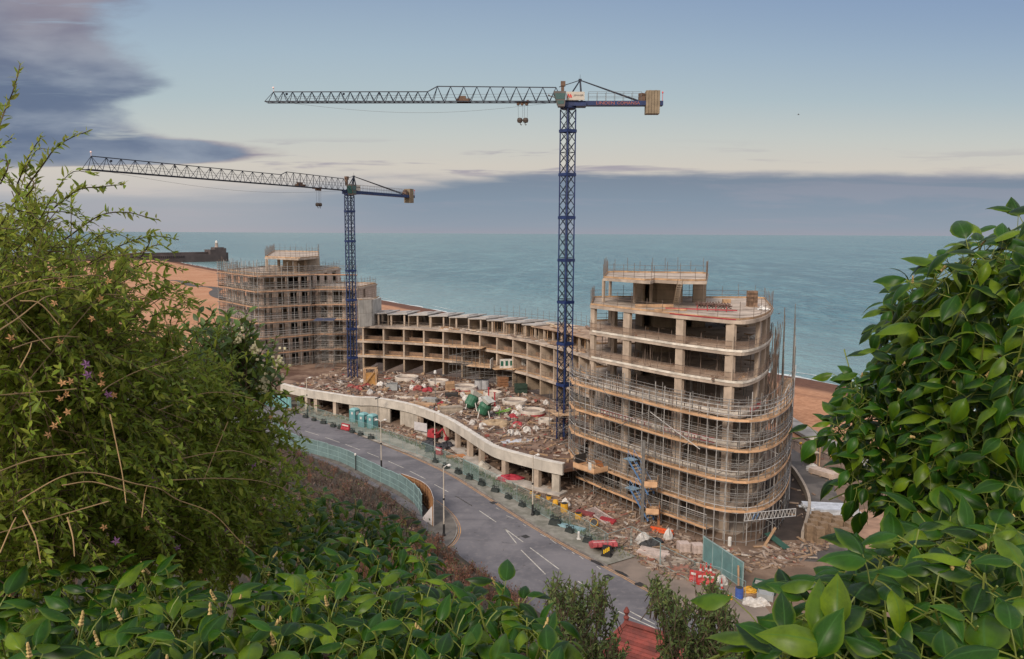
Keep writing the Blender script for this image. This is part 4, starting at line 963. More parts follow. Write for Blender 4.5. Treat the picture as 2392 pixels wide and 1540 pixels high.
def crane(base, zs, side, rot, tip, ctr_len, label, jib_h1, jib_h2, step, nb1, nb2, weights, trolley_at, hook_drop, letters, collars, name='tower_crane'):
    """zs: height of the jib's lower chords; base: foot of the mast; tip: point the jib's end reaches"""
    b = Vector(base); t = thing(name, b, label, 'crane', 'blue tower cranes')
    zm = zs - .95; h = side / 2; c4 = [Matrix.Rotation(rot, 3, 'Z') @ Vector((sx * h, sy * h, 0)) for sx, sy in ((-1, -1), (1, -1), (1, 1), (-1, 1))]
    for c in c4:
        mb = MB(); mb.bar((b.x + c.x, b.y + c.y, b.z), (b.x + c.x, b.y + c.y, zm), .17); mb.build('mast_leg', CRB, t)
    H = zm - b.z; n = int(H / 1.35); mb = MB()
    for k in range(n):
        z0 = b.z + H * k / n; z1 = b.z + H * (k + 1) / n
        for i in range(4):
            p, q = c4[i], c4[(i + 1) % 4]
            if k % 2: p, q = q, p
            mb.bar((b.x + p.x, b.y + p.y, z0), (b.x + q.x, b.y + q.y, z1), .075)
            mb.bar((b.x + q.x, b.y + q.y, z0), (b.x + p.x, b.y + p.y, z1), .05)
            if k % 2 == 0: mb.bar((b.x + p.x, b.y + p.y, z0), (b.x + q.x, b.y + q.y, z0), .07)
    mb.build('mast_bracing', CRD, t)
    for zc in collars:
        mb = MB(); o_ = [c * 1.14 for c in c4]
        for i in range(4): mb.bar((b.x + o_[i].x, b.y + o_[i].y, zc), (b.x + o_[(i + 1) % 4].x, b.y + o_[(i + 1) % 4].y, zc), .12, .38)
        mb.build('mast_collar', CRB, t)
    mb = MB()
    for s_ in (-.2, .2): mb.tube([(b.x + s_, b.y, b.z), (b.x + s_, b.y, zm)], .03, 4)
    for k in range(int(H / .6)): mb.tube([(b.x - .2, b.y, b.z + k * .6), (b.x + .2, b.y, b.z + k * .6)], .02, 3)
    mb.build('mast_ladder', CRD, t)
    tp = Vector(tip); jx = Vector((tp.x - b.x, tp.y - b.y, 0)); L = jx.length; jx.normalize(); js = Vector((-jx.y, jx.x, 0))
    if js.y > 0: js = -js          # js points to the viewer's side
    W = lambda x, y, z: Vector((b.x, b.y, zs)) + jx * x + js * y + Vector((0, 0, z))
    Mx = lambda a_, c_, z_: Matrix(((-jx.x, 0, js.x, 0), (-jx.y, 0, js.y, 0), (0, 1, 0, 0), (0, 0, 0, 1)))
    def bx_(mb, x0, x1, y0, y1, z0, z1): mb.hexa([W(x0, y0, z0), W(x1, y0, z0), W(x1, y1, z0), W(x0, y1, z0), W(x0, y0, z1), W(x1, y0, z1), W(x1, y1, z1), W(x0, y1, z1)])
    # jib: triangular lattice, deeper near the mast
    mb = MB(); wj = .62; x0 = 1.0; xs_ = x0 + (L - x0) * step
    for s_ in (-1, 1): mb.bar(W(0, s_ * wj, 0), W(L, s_ * wj, .0), .13)
    mb.build('jib_lower_chord', CRD, t)
    top1 = [W(x0 + .6 + (xs_ - x0 - .6) * i / nb1, 0, jib_h1 * (.92 + .08 * i / nb1)) for i in range(nb1 + 1)]
    top2 = [W(xs_ + 1.3 + (L - 1.0 - xs_ - 1.3) * i / nb2, 0, jib_h2) for i in range(nb2 + 1)]
    mb = MB(); tops = top1 + top2
    for p, q in zip(tops[:-1], tops[1:]): mb.bar(p, q, .11)
    mb.build('jib_upper_chord', CRD, t)
    mb = MB()
    for i, p in enumerate(tops):
        xp = (p - W(0, 0, 0)).dot(jx); xa = ((tops[i - 1] - W(0, 0, 0)).dot(jx) + xp) / 2 if i else xp - .8; xb = ((tops[i + 1] - W(0, 0, 0)).dot(jx) + xp) / 2 if i < len(tops) - 1 else L
        for s_ in (-1, 1): mb.bar(p, W(xa, s_ * wj, 0), .06); mb.bar(p, W(xb, s_ * wj, 0), .06)
        mb.bar(W(xb, -wj, 0), W(xb, wj, 0), .05); mb.bar(W(xa, -wj, 0), W(xb, wj, 0), .04)
    mb.build('jib_lattice', CRD, t)
    mb = MB(); mb.tube([W(1, 0, jib_h1 * .55), W(L - 1, 0, jib_h2 * .5)], .02, 3); mb.tube([W(1, .1, jib_h1 * .35), W(L - 1, .1, jib_h2 * .3)], .018, 3)
    mb.tube([W(1 + (L - 3) * k / 24, .3, -1.4 * math.sin(math.pi * k / 24)) for k in range(25)], .016, 3); mb.build('wire_rope', WIRE, t)
    mb = MB(); mb.tube([tops[-1], tops[-1] + Vector((0, 0, .45))], .03, 4); mb.lathe(tops[-1] + Vector((0, 0, .4)), [(.02, 0), (.12, .06), (.13, .16), (.05, .26)], 8)
    mb.build('warning_lamp', pm('red_lamp', (0.85, 0.62, 0.58), .4, .1, 1), t)
    for fx, sz in ((.93, .28), (.74, .26), (.62, .24)):
        mb = MB(); c = W(L * fx, .1, jib_h2 * .78); mb.lathe(c, [(.05, -sz * .6), (sz * .55, -sz * .3), (sz * .6, .1), (.05, sz * .5)], 7); mb.build('pulley', CRD, t)
    mb = MB(); c = W(xs_ * .8, 0, .22)
    bx_(mb, xs_ * .8 - .9, xs_ * .8 + .9, -.4, .4, .02, .42); bx_(mb, xs_ * .8 - .3, xs_ * .8 + .6, -.3, .3, .42, .75); mb.build('winch', BRN, t)
    # slewing ring, platform, A-frame
    mb = MB(); mb.lathe((b.x, b.y, zm), [(side * .62, 0), (side * .75, .12), (side * .75, .32), (side * .6, .4), (side * .6, .62)], 16); bx_(mb, -2.3, .9, -1.0, 1.0, -.62, -.2); bx_(mb, -1.3, 1.3, -.75, .75, -.2, .12); mb.build('slewing_unit', CRB, t)
    pk = W(-1.5, 0, 2.75); mb = MB()
    for s_ in (-1, 1): mb.bar(W(-1.75, s_ * .5, 0), pk, .2); mb.bar(W(.3, s_ * .5, 0), pk, .13); 
    mb.bar(pk, W(x0 + .2, 0, jib_h1 * .95), .09); mb.box(pk, (.4, .3, .3)); mb.tube([pk, pk + Vector((0, 0, .7))], .02, 4); mb.build('apex_frame', CRD, t)
    mb = MB(); bx_(mb, .55, .95, -.2, .2, .9, 2.2); bx_(mb, .4, 1.0, -.3, .3, 2.0, 2.6); mb.build('hoist_post', BRN, t)
    # counter-jib with tie bars, handrail, weights
    mb = MB(); bx_(mb, -ctr_len - .6, -1.2, -.62, .62, -.50, .06); mb.build('counter_jib', CRB, t)
    mb = MB()
    for s_ in (-.35, .35): mb.bar(pk, W(-ctr_len + 2.6, s_, .15), .12)
    mb.build('tie_bar', CRD, t)
    mb = MB(); nr = int((ctr_len - 4.5) / 1.1)
    for s_ in (-.6, .6):
        for k in range(nr + 1): x = -2.6 - (ctr_len - 4.8) * k / nr; mb.tube([W(x, s_, .06), W(x, s_, 1.2)], .022, 4)
        for zz in (.62, 1.2): mb.tube([W(-2.6, s_, zz), W(-2.6 - (ctr_len - 4.8), s_, zz)], .02, 4)
    mb.build('handrail', STEEL, t)
    for k in range(weights):
        x = -ctr_len + .55 - (k - weights / 2) * .36; mb = MB(); bx_(mb, x - .16, x + .16, -.75, .75, -1.55, 1.35 + .02 * (k % 2)); mb.build('counterweight', TAN, t)
    mb = MB(); bx_(mb, -ctr_len + 1.7, -ctr_len + 2.5, -.5, .5, .06, .7); mb.lathe(W(-ctr_len + 2.1, 0, .75), [(.05, -.1), (.45, .0), (.45, .3), (.05, .4)], 8); mb.build('hoist_winch', BRN, t)
    mb = MB(); mb.lathe(W(-ctr_len - .5, .6, .95), [(.03, 0), (.12, .1), (.03, .3)], 8); mb.tube([W(-ctr_len - .5, .6, .06), W(-ctr_len - .5, .6, 1.0)], .03, 4); mb.build('tail_lamp', pm('red_tail', (.6, .05, .04), .4, .1, 1), t)
    # cab hung on the viewer's side of the mast head
    mb = MB(); cy0, cy1 = .82, 2.0
    mb.hexa([W(.5, cy0, -.85), W(1.35, cy0, -.85), W(1.35, cy1, -.85), W(.5, cy1, -.85), W(.35, cy0, 1.05), W(1.95, cy0, 1.05), W(1.95, cy1, 1.05), W(.35, cy1, 1.05)])
    cb = mb.build('cab', pm('cab_shell', (0.10, 0.085, 0.08), .5, .2, 1), t)
    for (p0, p1, p2, p3, o_) in (((.62, -.55), (1.35, -.55), (1.5, -.12), (.58, -.12), .02), ((.56, .05), (1.6, .05), (1.78, .78), (.45, .78), .02)):
        mb = MB(); q = [W(p[0], cy1 + .03, p[1]) for p in (p0, p1, p2, p3)]; q2 = [W(p[0], cy1 - .03, p[1]) for p in (p0, p1, p2, p3)]; mb.hexa(q2 + q); mb.build('cab_window', GLS, cb)
    mb = MB(); q = [W(1.46, cy0 + .1, -.6), W(1.46, cy1 - .1, -.6), W(1.93, cy1 - .1, .8), W(1.93, cy0 + .1, .8)]; q2 = [p + jx * .04 for p in q]; mb.hexa([*q, *q2]); mb.build('cab_window', GLS, cb)
    mb = MB(); mb.tube([W(1.7, 1.5, .3), W(2.5, 1.5, .55)], .05, 4); mb.lathe(W(2.55, 1.5, .5), [(.02, 0), (.14, .08), (.02, .22)], 7); mb.build('floodlight', BRN, t)
    # firm's board with red mark
    sy = 1.02; mb = MB(); bx_(mb, -2.05, .28, sy, sy + .08, .12, 1.12); bx_(mb, -2.1, .33, sy - .02, sy + .06, .06, .12); sg = mb.build('sign_board', SIGNM, t)
    orient = Matrix(((-jx.x, 0, js.x), (-jx.y, 0, js.y), (0, 1, 0))).to_4x4()
    def at_(x, y, z): return Matrix.Translation(W(x, y, z)) @ orient
    text_mesh('JENNER', 'lettering', GREYL, t, at_(-.62, sy + .09, .5), 1.3, .27)
    mb = MB(); P_ = lambda a_, z_: W(.16 - a_, sy + .085, .35 + z_)
    for quad in (((0, 0), (.12, 0), (.2, .5), (.08, .5)), ((.12, .42), (.2, .5), (.36, .06), (.28, -.02)), ((.28, 0), (.4, 0), (.48, .5), (.36, .5)), ((.36, .42), (.44, .5), (.60, .06), (.52, -.02)), ((.5, 0), (.58, 0), (.63, .3), (.55, .3))):
        q = [P_(*a_) for a_ in quad]; mb.hexa([*q, *[p + js * .015 for p in q]])
    mb.build('red_mark', pm('logo_red', (0.62, 0.07, 0.06), .6, .1, 1), t)
    if letters:
        o1, w1 = letters
        text_mesh('LINDEN', 'lettering', LETM, t, at_(-o1, .64, -.41), w1 * .42, .38); text_mesh('COMANSA', 'lettering', LETM, t, at_(-o1 - w1 * .48, .64, -.41), w1 * .52, .38)
    # trolley, ropes, hook block
    xt = trolley_at; mb = MB(); bx_(mb, xt - .75, xt + .75, -.5, .5, -.16, -.06)
    for s_ in (-.5, .1, .6): mb.lathe(W(xt + s_, .3, -.34), [(.05, -.16), (.2, -.1), (.2, .12), (.05, .2)], 8)
    mb.hexa([W(xt - .75, .3, -.06), W(xt - .45, .3, -.06), W(xt - .45, .5, -.06), W(xt - .75, .5, -.06), W(xt - .8, .3, .2), W(xt - .5, .3, .2), W(xt - .5, .5, .2), W(xt - .8, .5, .2)])
    mb.build('trolley', BRN, t)
    mb = MB()
    for s_ in (-.65, -.25, .0, .62): mb.tube([W(xt + s_, .3, -.2), W(xt + s_ * .9, .3, -hook_drop)], .017, 3)
    mb.build('hoist_rope', WIRE, t)
    hk = MB()
    for s_ in (-.38, .38):
        hk.lathe(W(xt + s_, .3, -hook_drop - .32), [(.06, -.34), (.3, -.26), (.36, 0), (.3, .26), (.06, .34)], 10)
        hk.tube([W(xt + s_ * .8, .3, -hook_drop - .6), W(xt + s_ * .8, .3, -hook_drop - .8), W(xt + s_ * .8 - .12, .3, -hook_drop - .95), W(xt + s_ * .8 - .2, .3, -hook_drop - .82)], .05, 5)
    bx_(hk, xt - .4, xt + .4, .2, .4, -hook_drop - .4, -hook_drop - .2); hk.build('hook_block', pm('hook_dark', (0.07, 0.05, 0.04), .6, .3, 2), t)
    return t
z1 = 48.0; b1 = G(1317, 1026, 3.1); b1 = Vector((b1.x - .0, b1.y, 3.1)); tip1 = G(622, 239, z1)
crane((b1.x, b1.y, 3.1), z1, 1.40, R(38), tip1, 11.6, 'taller nearer blue tower crane with a long jib pointing left and white firm board', 2.0, 1.32, .415, 9, 16, 5, 5.9, 2.05, (3.6, 5.6), [44.3, 38.7, 33.1, 27.5, 21.9, 16.3, 10.7])
z2 = 38.85; b2 = G(824, 882, 3.1); tip2 = G(198, 396, z2)
crane((b2.x, b2.y, 3.1), z2, 1.32, R(38), tip2, 21.0, 'farther blue tower crane whose long jib comes forward over the left bush', 2.3, 1.75, .30, 9, 16, 4, 9.2, 2.6, None, [35, 29.4, 23.8, 18.2, 12.6, 7])
# scaffold wrapped round the foot of the near crane
lattice_tower('grey scaffold cage round the foot of the nearer crane mast', (b1.x + .2, b1.y - .4), .3, 3.4, 3.6, 3.1, 8.6, 3, deck_at=6.9)
# ---------------------------------------------------------------- harbour arm with its lighthouse
STONE = pm('harbour_stone', (0.105, 0.085, 0.085), .95, .45, .05, .4, .6, streak=.4)
ja = thing('harbour_arm', (-343, 955, -4), 'long dark stone harbour arm reaching into the sea at the left', 'pier')
h0, h1 = G(300, 616.5, -4), G(536, 610.5, -4); hd = (h1 - h0); hl = hd.length; hd.normalize(); hn = Vector((-hd.y, hd.x, 0))
if hn.y < 0: hn = -hn
def hbox(mb, a0, a1, b0, b1, z0, z1): mb.hexa([*[Vector((p.x, p.y, z)) for z in (z0, z1) for p in (h0 + hd * a0 + hn * b0, h0 + hd * a1 + hn * b0, h0 + hd * a1 + hn * b1, h0 + hd * a0 + hn * b1)]])
mb = MB(); hbox(mb, -200, hl * .97, 0, 14, -4.2, 4.6); hbox(mb, -200, hl * .80, 5, 14.02, 4.61, 7.4); hbox(mb, hl * .80, hl * .972, .5, 13.5, 4.61, 10.2); mb.build('wall', STONE, ja)
mb = MB()
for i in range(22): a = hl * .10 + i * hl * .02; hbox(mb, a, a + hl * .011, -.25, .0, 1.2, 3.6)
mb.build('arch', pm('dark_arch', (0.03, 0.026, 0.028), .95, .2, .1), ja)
mb = MB(); hbox(mb, hl * .86, hl * .955, 2, 12, 10.22, 12.8); hbox(mb, hl * .97, hl * .995, 1, 12, -4.2, 6.5); hbox(mb, hl * .95, hl * .975, 1, 12, 10.21, 11.8); mb.build('pierhead', STONE, ja)
lh = thing('lighthouse', tuple(h0 + hd * hl * .90 + hn * 7 + Vector((0, 0, 16.8))), 'small pale lighthouse standing on the end of the harbour arm', 'lighthouse'); c = Vector(lh.location)
mb = MB(); mb.lathe((c.x, c.y, 12.82), [(2.2, 0), (1.9, 1.2), (1.7, 4.5), (2.2, 4.6), (2.2, 4.9)], 12); mb.build('tower', pm('lighthouse_stone', (0.33, 0.27, 0.24), .9, .2, .3), lh)
mb = MB(); mb.lathe((c.x, c.y, 17.72), [(1.3, 0), (1.3, 1.8), (1.6, 1.9), (.2, 3.2)], 12); mb.build('lantern', WHITEP, lh)

# ---------------------------------------------------------------- street lamps
CREAM = pm('cream_paint', (0.50, 0.44, 0.37), .6, .25, 1.0); BLACKP = pm('black_paint', (0.02, 0.02, 0.022), .6, .3, 1.5)
def lamp(loc, h, twin, label):
    t = thing('street_lamp', loc, label, 'street lamp', 'cream street lamps along the road'); x, y, z = loc
    mb = MB(); mb.tube([(x, y, z + 1.25), (x, y, z + h * .5), (x, y, z + h)], .075, 8, .055); mb.build('pole', CREAM, t)
    mb = MB(); mb.lathe((x, y, z), [(.17, 0), (.17, .2), (.12, .3), (.11, 1.25), (.09, 1.27)], 10); mb.lathe((x, y, z + h * .52), [(.07, 0), (.11, .03), (.11, .2), (.07, .23)], 8); mb.build('base', BLACKP, t)
    mb = MB()
    for s_ in ((-1, 1) if twin else (1,)):
        mb.tube([(x, y, z + h - .1), (x + .25 * s_, y + .05, z + h + .12), (x + .5 * s_, y + .1, z + h + .15)], .035, 5)
        mb.lathe((x + .55 * s_, y + .1, z + h + .03), [(.05, 0), (.2, .05), (.22, .14), (.08, .24)], 8)
    mb.build('lantern', WHITEP, t); return t
for (X_, Y_, h, tw_, lab) in ((1037, 1252, 7.3, 0, 'cream street lamp on the left pavement beside the curved yellow lines'), (891, 1097, 6.5, 1, 'twin-headed cream street lamp rising behind the teal hoarding'),
                              (1016, 1074, 6.6, 0, 'cream street lamp standing by the red machine below the wavy parapet'), (1244, 1204, 6.7, 0, 'cream street lamp by the kerb left of the orange-decked scaffold'), (718, 968, 6.2, 0, 'farthest cream street lamp near the left end of the parapet')):
    p = G(X_, Y_, .11); lamp(tuple(p), h, tw_, lab)
p = G(*Z5(941, 716)); t = thing('marker_post', tuple(p), 'slim black post with white top in front of the teal hoarding', 'post'); mb = MB(); mb.lathe(p, [(.09, 0), (.07, .2), (.06, 2.1)], 8); mb.build('pole', BLACKP, t); mb = MB(); mb.lathe(p + Vector((0, 0, 2.1)), [(.06, 0), (.14, .05), (.13, .25), (.03, .32)], 8); mb.build('cap', WHITEP, t)
p = G(*Z5(1165, 365)); p = Vector((p.x, p.y, 0)); q = G(*Z5(1130, 330)); t = thing('camera_mast', tuple(q), 'dark camera mast behind the teal cabins by the board-marked wall', 'mast'); mb = MB(); mb.lathe(q, [(.3, 0), (.3, .1), (.06, .15), (.05, 4.4)], 8); mb.build('pole', STEEL, t)
mb = MB()
for s_ in (-.28, .05, .3): mb.box(q + Vector((s_, 0, 4.5 + s_ * .4)), (.2, .32, .18), s_)
mb.build('camera', BLACKP, t)

# ---------------------------------------------------------------- hoardings and fences
TEAL = pm('teal_sheet', (0.135, 0.205, 0.21), .7, .25, .9, island=.1); TEALF = pm('teal_frame', (0.24, 0.34, 0.34), .6, .25, 1.5); TEALN = pm('teal_net', (0.15, 0.25, 0.225), .85, .3, 1.2, alpha=.26)
TEALD = pm('teal_net_dense', (0.14, 0.28, 0.285), .8, .25, .9, alpha=.72)
BRNP = pm('brown_ply', (0.24, 0.115, 0.05), .8, .4, .8); WHT = pm('white_board', (0.60, 0.56, 0.55), .7, .15, .5)
hb = crom([G(640, 1012), G(*Z5(395, 515)), G(*Z5(640, 592)), G(*Z5(830, 652)), G(*Z5(1100, 790)), G(*Z5(1300, 890)), G(*Z5(1440, 998)), G(*Z5(1500, 1105))], 6)
hb = [Vector((p.x, p.y, 0)) for p in hb]
t = thing('hoarding_fence', tuple(hb[10]), 'long teal sheeted hoarding curving along the near side of the road', 'fence'); Lh = plen(hb); n = int(Lh / 2.25)
for k in range(n):
    a, b = at_len(hb, Lh * k / n), at_len(hb, Lh * (k + 1) / n); h_ = 2.12 + .05 * math.sin(k * 2.1) + .5 * max(0, (k / n - .72) / .28); d = (b - a).normalized(); nn = Vector((d.y, -d.x, 0)) * .03
    mb = MB(); seg_wall(mb, a + d * .03, b - d * .03, .02, .03, h_); pnl = mb.build('panel', TEAL, t)
    mb = MB()
    for zz in (.06, .72, 1.42, h_ - .02): mb.bar((a.x, a.y, zz) + Vector((0, 0, 0)) if False else Vector((a.x, a.y, zz)) - nn, Vector((b.x, b.y, zz)) - nn, .05)
    for f_ in (0, .5): q = a.lerp(b, f_) - nn; mb.bar(q, q + Vector((0, 0, h_)), .06)
    q = a + nn; mb.bar(q, q + Vector((0, 0, h_)), .06); mb.bar(Vector((a.x, a.y, h_)) + nn, Vector((b.x, b.y, h_)) + nn, .06)
    for zz in (.72, 1.42): mb.bar(Vector((a.x, a.y, zz)) + nn, Vector((b.x, b.y, zz)) + nn, .045)
    mb.build('panel_frame', TEALF, pnl)
wb = crom([G(*Z5(1330, 884)), G(*Z5(1480, 970)), G(*Z5(1562, 1065)), G(*Z5(1597, 1188))], 4); wb = [Vector((p.x, p.y, 0)) for p in wb]
e_ = G(*Z5(1508, 1122)); hts = [2.2 + 1.0 * i / (len(wb) - 1) for i in range(len(wb))]
t = thing('hoarding_fence', tuple(wb[-1]), 'tall white hoarding with brown plywood inside at the road corner', 'fence')
def hwall(o0, o1, dz, mat, name):
    mb = MB(); A, B = offset(wb, o0), offset(wb, o1)
    for i in range(len(wb) - 1): mb.hexa([(*q[:2], z) for z in (-.05,) for q in (A[i], A[i + 1], B[i + 1], B[i])] + [(A[i].x, A[i].y, hts[i] + dz), (A[i + 1].x, A[i + 1].y, hts[i + 1] + dz), (B[i + 1].x, B[i + 1].y, hts[i + 1] + dz), (B[i].x, B[i].y, hts[i] + dz)])
    return mb.build(name, mat, t)
hwall(0, .03, 0, WHT, 'board_face'); hwall(-.036, -.004, -.04, BRNP, 'ply_back')
mb = MB(); a, b = wb[-1], Vector((e_.x, e_.y, 0)); n__ = Vector((.02, .02, 0))
mb.hexa([a - n__ + Vector((0, 0, -.05)), b - n__ + Vector((0, 0, -.05)), b + n__ + Vector((0, 0, -.05)), a + n__ + Vector((0, 0, -.05)), a - n__ + Vector((0, 0, 2.5)), b - n__ + Vector((0, 0, .25)), b + n__ + Vector((0, 0, .25)), a + n__ + Vector((0, 0, 2.5))]); mb.build('end_board', WHT, t)
mb = MB(); ib = offset(wb, -.09)
for f_ in (.15, .5, .88):
    for i in range(len(ib) - 1): mb.bar((ib[i].x, ib[i].y, hts[i] * f_), (ib[i + 1].x, ib[i + 1].y, hts[i + 1] * f_), .06, .09)
for i, a in enumerate(ib): mb.bar((a.x, a.y, -.05), (a.x, a.y, hts[i] - .06), .09)
mb.build('timber_stud', pm('stud', (0.30, 0.155, 0.07), .8, .3, 1), t)
f0, f1 = G(*Z5(170, 160)), G(*Z5(400, 192)); t = thing('hoarding_fence', tuple(f0), 'short bright teal slatted fence at the far left end of the parapet', 'fence')
for k in range(10):
    a, b = f0.lerp(f1, k / 10), f0.lerp(f1, (k + 1) / 10); mb = MB(); seg_wall(mb, a, b, .02, .03, 1.9); mb.build('panel', TEALD, t)
    mb = MB(); mb.bar(a, a + Vector((0, 0, 2.1)), .12); mb.bar(a.lerp(b, .5), a.lerp(b, .5) + Vector((0, 0, 2.1)), .06); mb.bar(a + Vector((0, 0, 1.95)), b + Vector((0, 0, 1.95)), .08); mb.build('panel_frame', pm('bright_teal', (0.19, 0.46, 0.47), .6, .2, 1), t)
f0, f1 = G(*Z7(914, 522)), G(*Z7(1300, 797)); t = thing('screen_fence', tuple(f0), 'teal mesh screen of four tall panels beside the red cones', 'fence')
for k in range(4):
    a, b = f0.lerp(f1, k / 4), f0.lerp(f1, (k + 1) / 4); mb = MB(); seg_wall(mb, a, b, .02, .12, 2.4); pnl = mb.build('panel', TEALD, t)
    mb = MB()
    for q in (a, b) if k == 3 else (a,): mb.bar(q, q + Vector((0, 0, 2.5)), .10)
    mb.bar(a + Vector((0, 0, 2.45)), b + Vector((0, 0, 2.45)), .09); mb.bar(a + Vector((0, 0, .12)), b + Vector((0, 0, .12)), .08); mb.build('panel_frame', TEALF, pnl)
# weights along the kerb, and mesh panels standing on them
WTS = [Z5(*a) for a in ((440, 225), (520, 262), (590, 288), (672, 312), (752, 340), (812, 357), (912, 388), (983, 412), (1072, 442), (1615, 642), (1700, 690), (1805, 730), (1900, 780), (2005, 828))] + [Z6(*a) for a in ((265, 395), (360, 440), (465, 492), (578, 545), (688, 603), (805, 668), (920, 735), (1085, 822), (1205, 885), (1355, 970), (1515, 1080))]
WM = pm('dark_rubber', (0.028, 0.036, 0.034), .8, .35, 2.0)
def weight(loc, rz, label):
    t = thing('fence_weight', loc, label, 'weight', 'dark weights holding the mesh fence'); p = Vector(loc); M = Matrix.Rotation(rz, 3, 'Z')
    mb = MB(); b = [(-.48, -.3, 0), (.48, -.3, 0), (.48, .3, 0), (-.48, .3, 0), (-.40, -.22, .34), (.40, -.22, .34), (.40, .22, .34), (-.40, .22, .34)]; mb.hexa([p + M @ Vector(q) for q in b]); mb.build('block', WM, t)
    mb = MB()
    for s_ in (-.3, .3): mb.tube([p + M @ Vector((s_, -.2, .33)), p + M @ Vector((s_, -.2, .62)), p + M @ Vector((s_, .2, .62)), p + M @ Vector((s_, .2, .33))], .04, 5)
    mb.bar(p + M @ Vector((-.36, -.2, .62)), p + M @ Vector((.36, -.2, .62)), .08); mb.build('lifting_bar', WM, t); return t
w0 = None
for i, c in enumerate(WTS[:-1]):
    p = G(*c, .108); lab = f'{ORD[i]} dark fence weight along the kerb from the far end'
    if w0 is None: w0 = weight(tuple(p), -.6, lab)
    else: dup(w0, tuple(p), rnd.uniform(-.35, .25), lab, sc=rnd.uniform(.92, 1.12) if i != 21 else 1.5)
fp = [G(*c, .1) + Vector((.15, .25, 0)) for c in WTS]; fp = [Vector((p.x, p.y, .105)) for p in fp]
fp = [p for p in crom(fp, 3)]; Lf_ = plen(fp); nP = int(Lf_ / 3.4)
def mesh_panel(a, b, label, net=TEALN):
    t = thing('mesh_fence_panel', tuple(a), label, 'fence panel', 'mesh fence panels along the kerb'); d = (b - a); u_ = Vector((0, 0, 1))
    mb = MB(); mb.tube([a + d * .02, a + d * .02 + u_ * 2.0, b - d * .02 + u_ * 2.0, b - d * .02], .024, 5); mb.tube([a + d * .02 + u_ * .12, b - d * .02 + u_ * .12], .02, 4); mb.build('frame', TEALF, t)
    mb = MB(); q0, q1 = a + d * .03, b - d * .03; mb.add([q0 + u_ * .14, q1 + u_ * .14, q1 + u_ * 1.97, q0 + u_ * 1.97], [(0, 1, 2, 3)]); mb.build('netting', net, t); return t
for k in range(nP):
    a, b = at_len(fp, Lf_ * k / nP), at_len(fp, Lf_ * (k + 1) / nP); mesh_panel(a, b, f'{ORD[k] if k < 30 else "last"} teal mesh panel along the kerb from the far end')
GN = pm('wire_net', (0.30, 0.29, 0.27), .6, .2, 2.0, alpha=.10)
run2 = [G(*Z6(1490, 1075)), G(*Z6(1720, 1000)), G(*Z6(1965, 1145)), G(*Z7(490, 560)), G(*Z7(830, 740)), G(*Z7(1080, 800)), G(*Z7(1330, 945))]
for k, (a, b) in enumerate(zip(run2[:-1], run2[1:])):
    L = (b - a).length; n = max(1, round(L / 3.5))
    for i in range(n): mesh_panel(a.lerp(b, i / n), a.lerp(b, (i + 1) / n), f'plain wire mesh panel at the site entrance, {["nearest the kerb end", "next to the kerb end", "by the pale rubble", "by the pink sheet", "before the cones", "behind the cones", "by the blue drum", "last before the hedge", "farther along", "beyond", "rear", "end"][min(11, k * 2 + i)]}', GN)

# ---------------------------------------------------------------- helper builders for site objects
SACK = pm('white_sack', (0.60, 0.565, 0.53), .85, .35, 2.2, .3, 6.0)
def lump(loc, sx, sy, sz, mat, name, label, cat, seed=0, group=None, rz=0.0, sharp=.25):
    r_ = random.Random(seed); p = Vector(loc); mb = MB(); nu, nv_ = 12, 7; vs = []; M = Matrix.Rotation(rz, 3, 'Z')
    ph = [r_.uniform(0, 6.3) for _ in range(6)]
    for j in range(nv_ + 1):
        tj = j / nv_
        for i in range(nu):
            a = 2 * math.pi * i / nu; rr = (math.sin(math.pi * min(1, .5 + .5 * (1 - tj))) if False else (1 - tj ** 3) ** .5) * (1 + sharp * .6 * math.sin(3 * a + ph[0] + 3 * tj) + sharp * .4 * math.sin(5 * a + ph[1] - 4 * tj) + r_.uniform(-sharp, sharp) * .35)
            vs.append(p + M @ Vector((sx * rr * math.cos(a) * .5, sy * rr * math.sin(a) * .5, sz * (tj * (1 + .25 * math.sin(2 * a + ph[2])) + (r_.uniform(-.06, .06) if j else 0)) - .02)))
    mb.add(vs, [(j * nu + i, j * nu + (i + 1) % nu, (j + 1) * nu + (i + 1) % nu, (j + 1) * nu + i) for j in range(nv_) for i in range(nu)] + [tuple(nv_ * nu + i for i in range(nu))])
    return tag(mb.build(name, mat, loc=loc), label, cat, group)
def crate(loc, size, rz, mat, name, label, cat, group=None, lid=None, slats=4):
    """box with rim, slats and base runners"""
    t = thing(name, loc, label, cat, group); p = Vector(loc); M = Matrix.Rotation(rz, 3, 'Z'); x, y, z = size; mb = MB()
    for i in range(slats):
        zz = z * (i + .5) / slats
        for s_ in (-1, 1): mb.box(p + M @ Vector((0, s_ * y / 2, zz)), (x, .05, z / slats * .86), rz); mb.box(p + M @ Vector((s_ * x / 2, 0, zz)), (.05, y - .05, z / slats * .86), rz)
    for sx in (-1, 1):
        for sy in (-1, 1): mb.box(p + M @ Vector((sx * x * .48, sy * y * .48, z * .52)), (.07, .07, z * 1.04), rz)
    mb.build('side', mat, t); mb = MB(); mb.box(p + M @ Vector((0, 0, .05)), (x * .96, y * .96, .08), rz); mb.build('base', mat, t)
    mb = MB(); mb.box(p + M @ Vector((0, 0, z * .8)), (x * .9, y * .9, .06), rz); mb.build('filling', lid or mat, t); return t
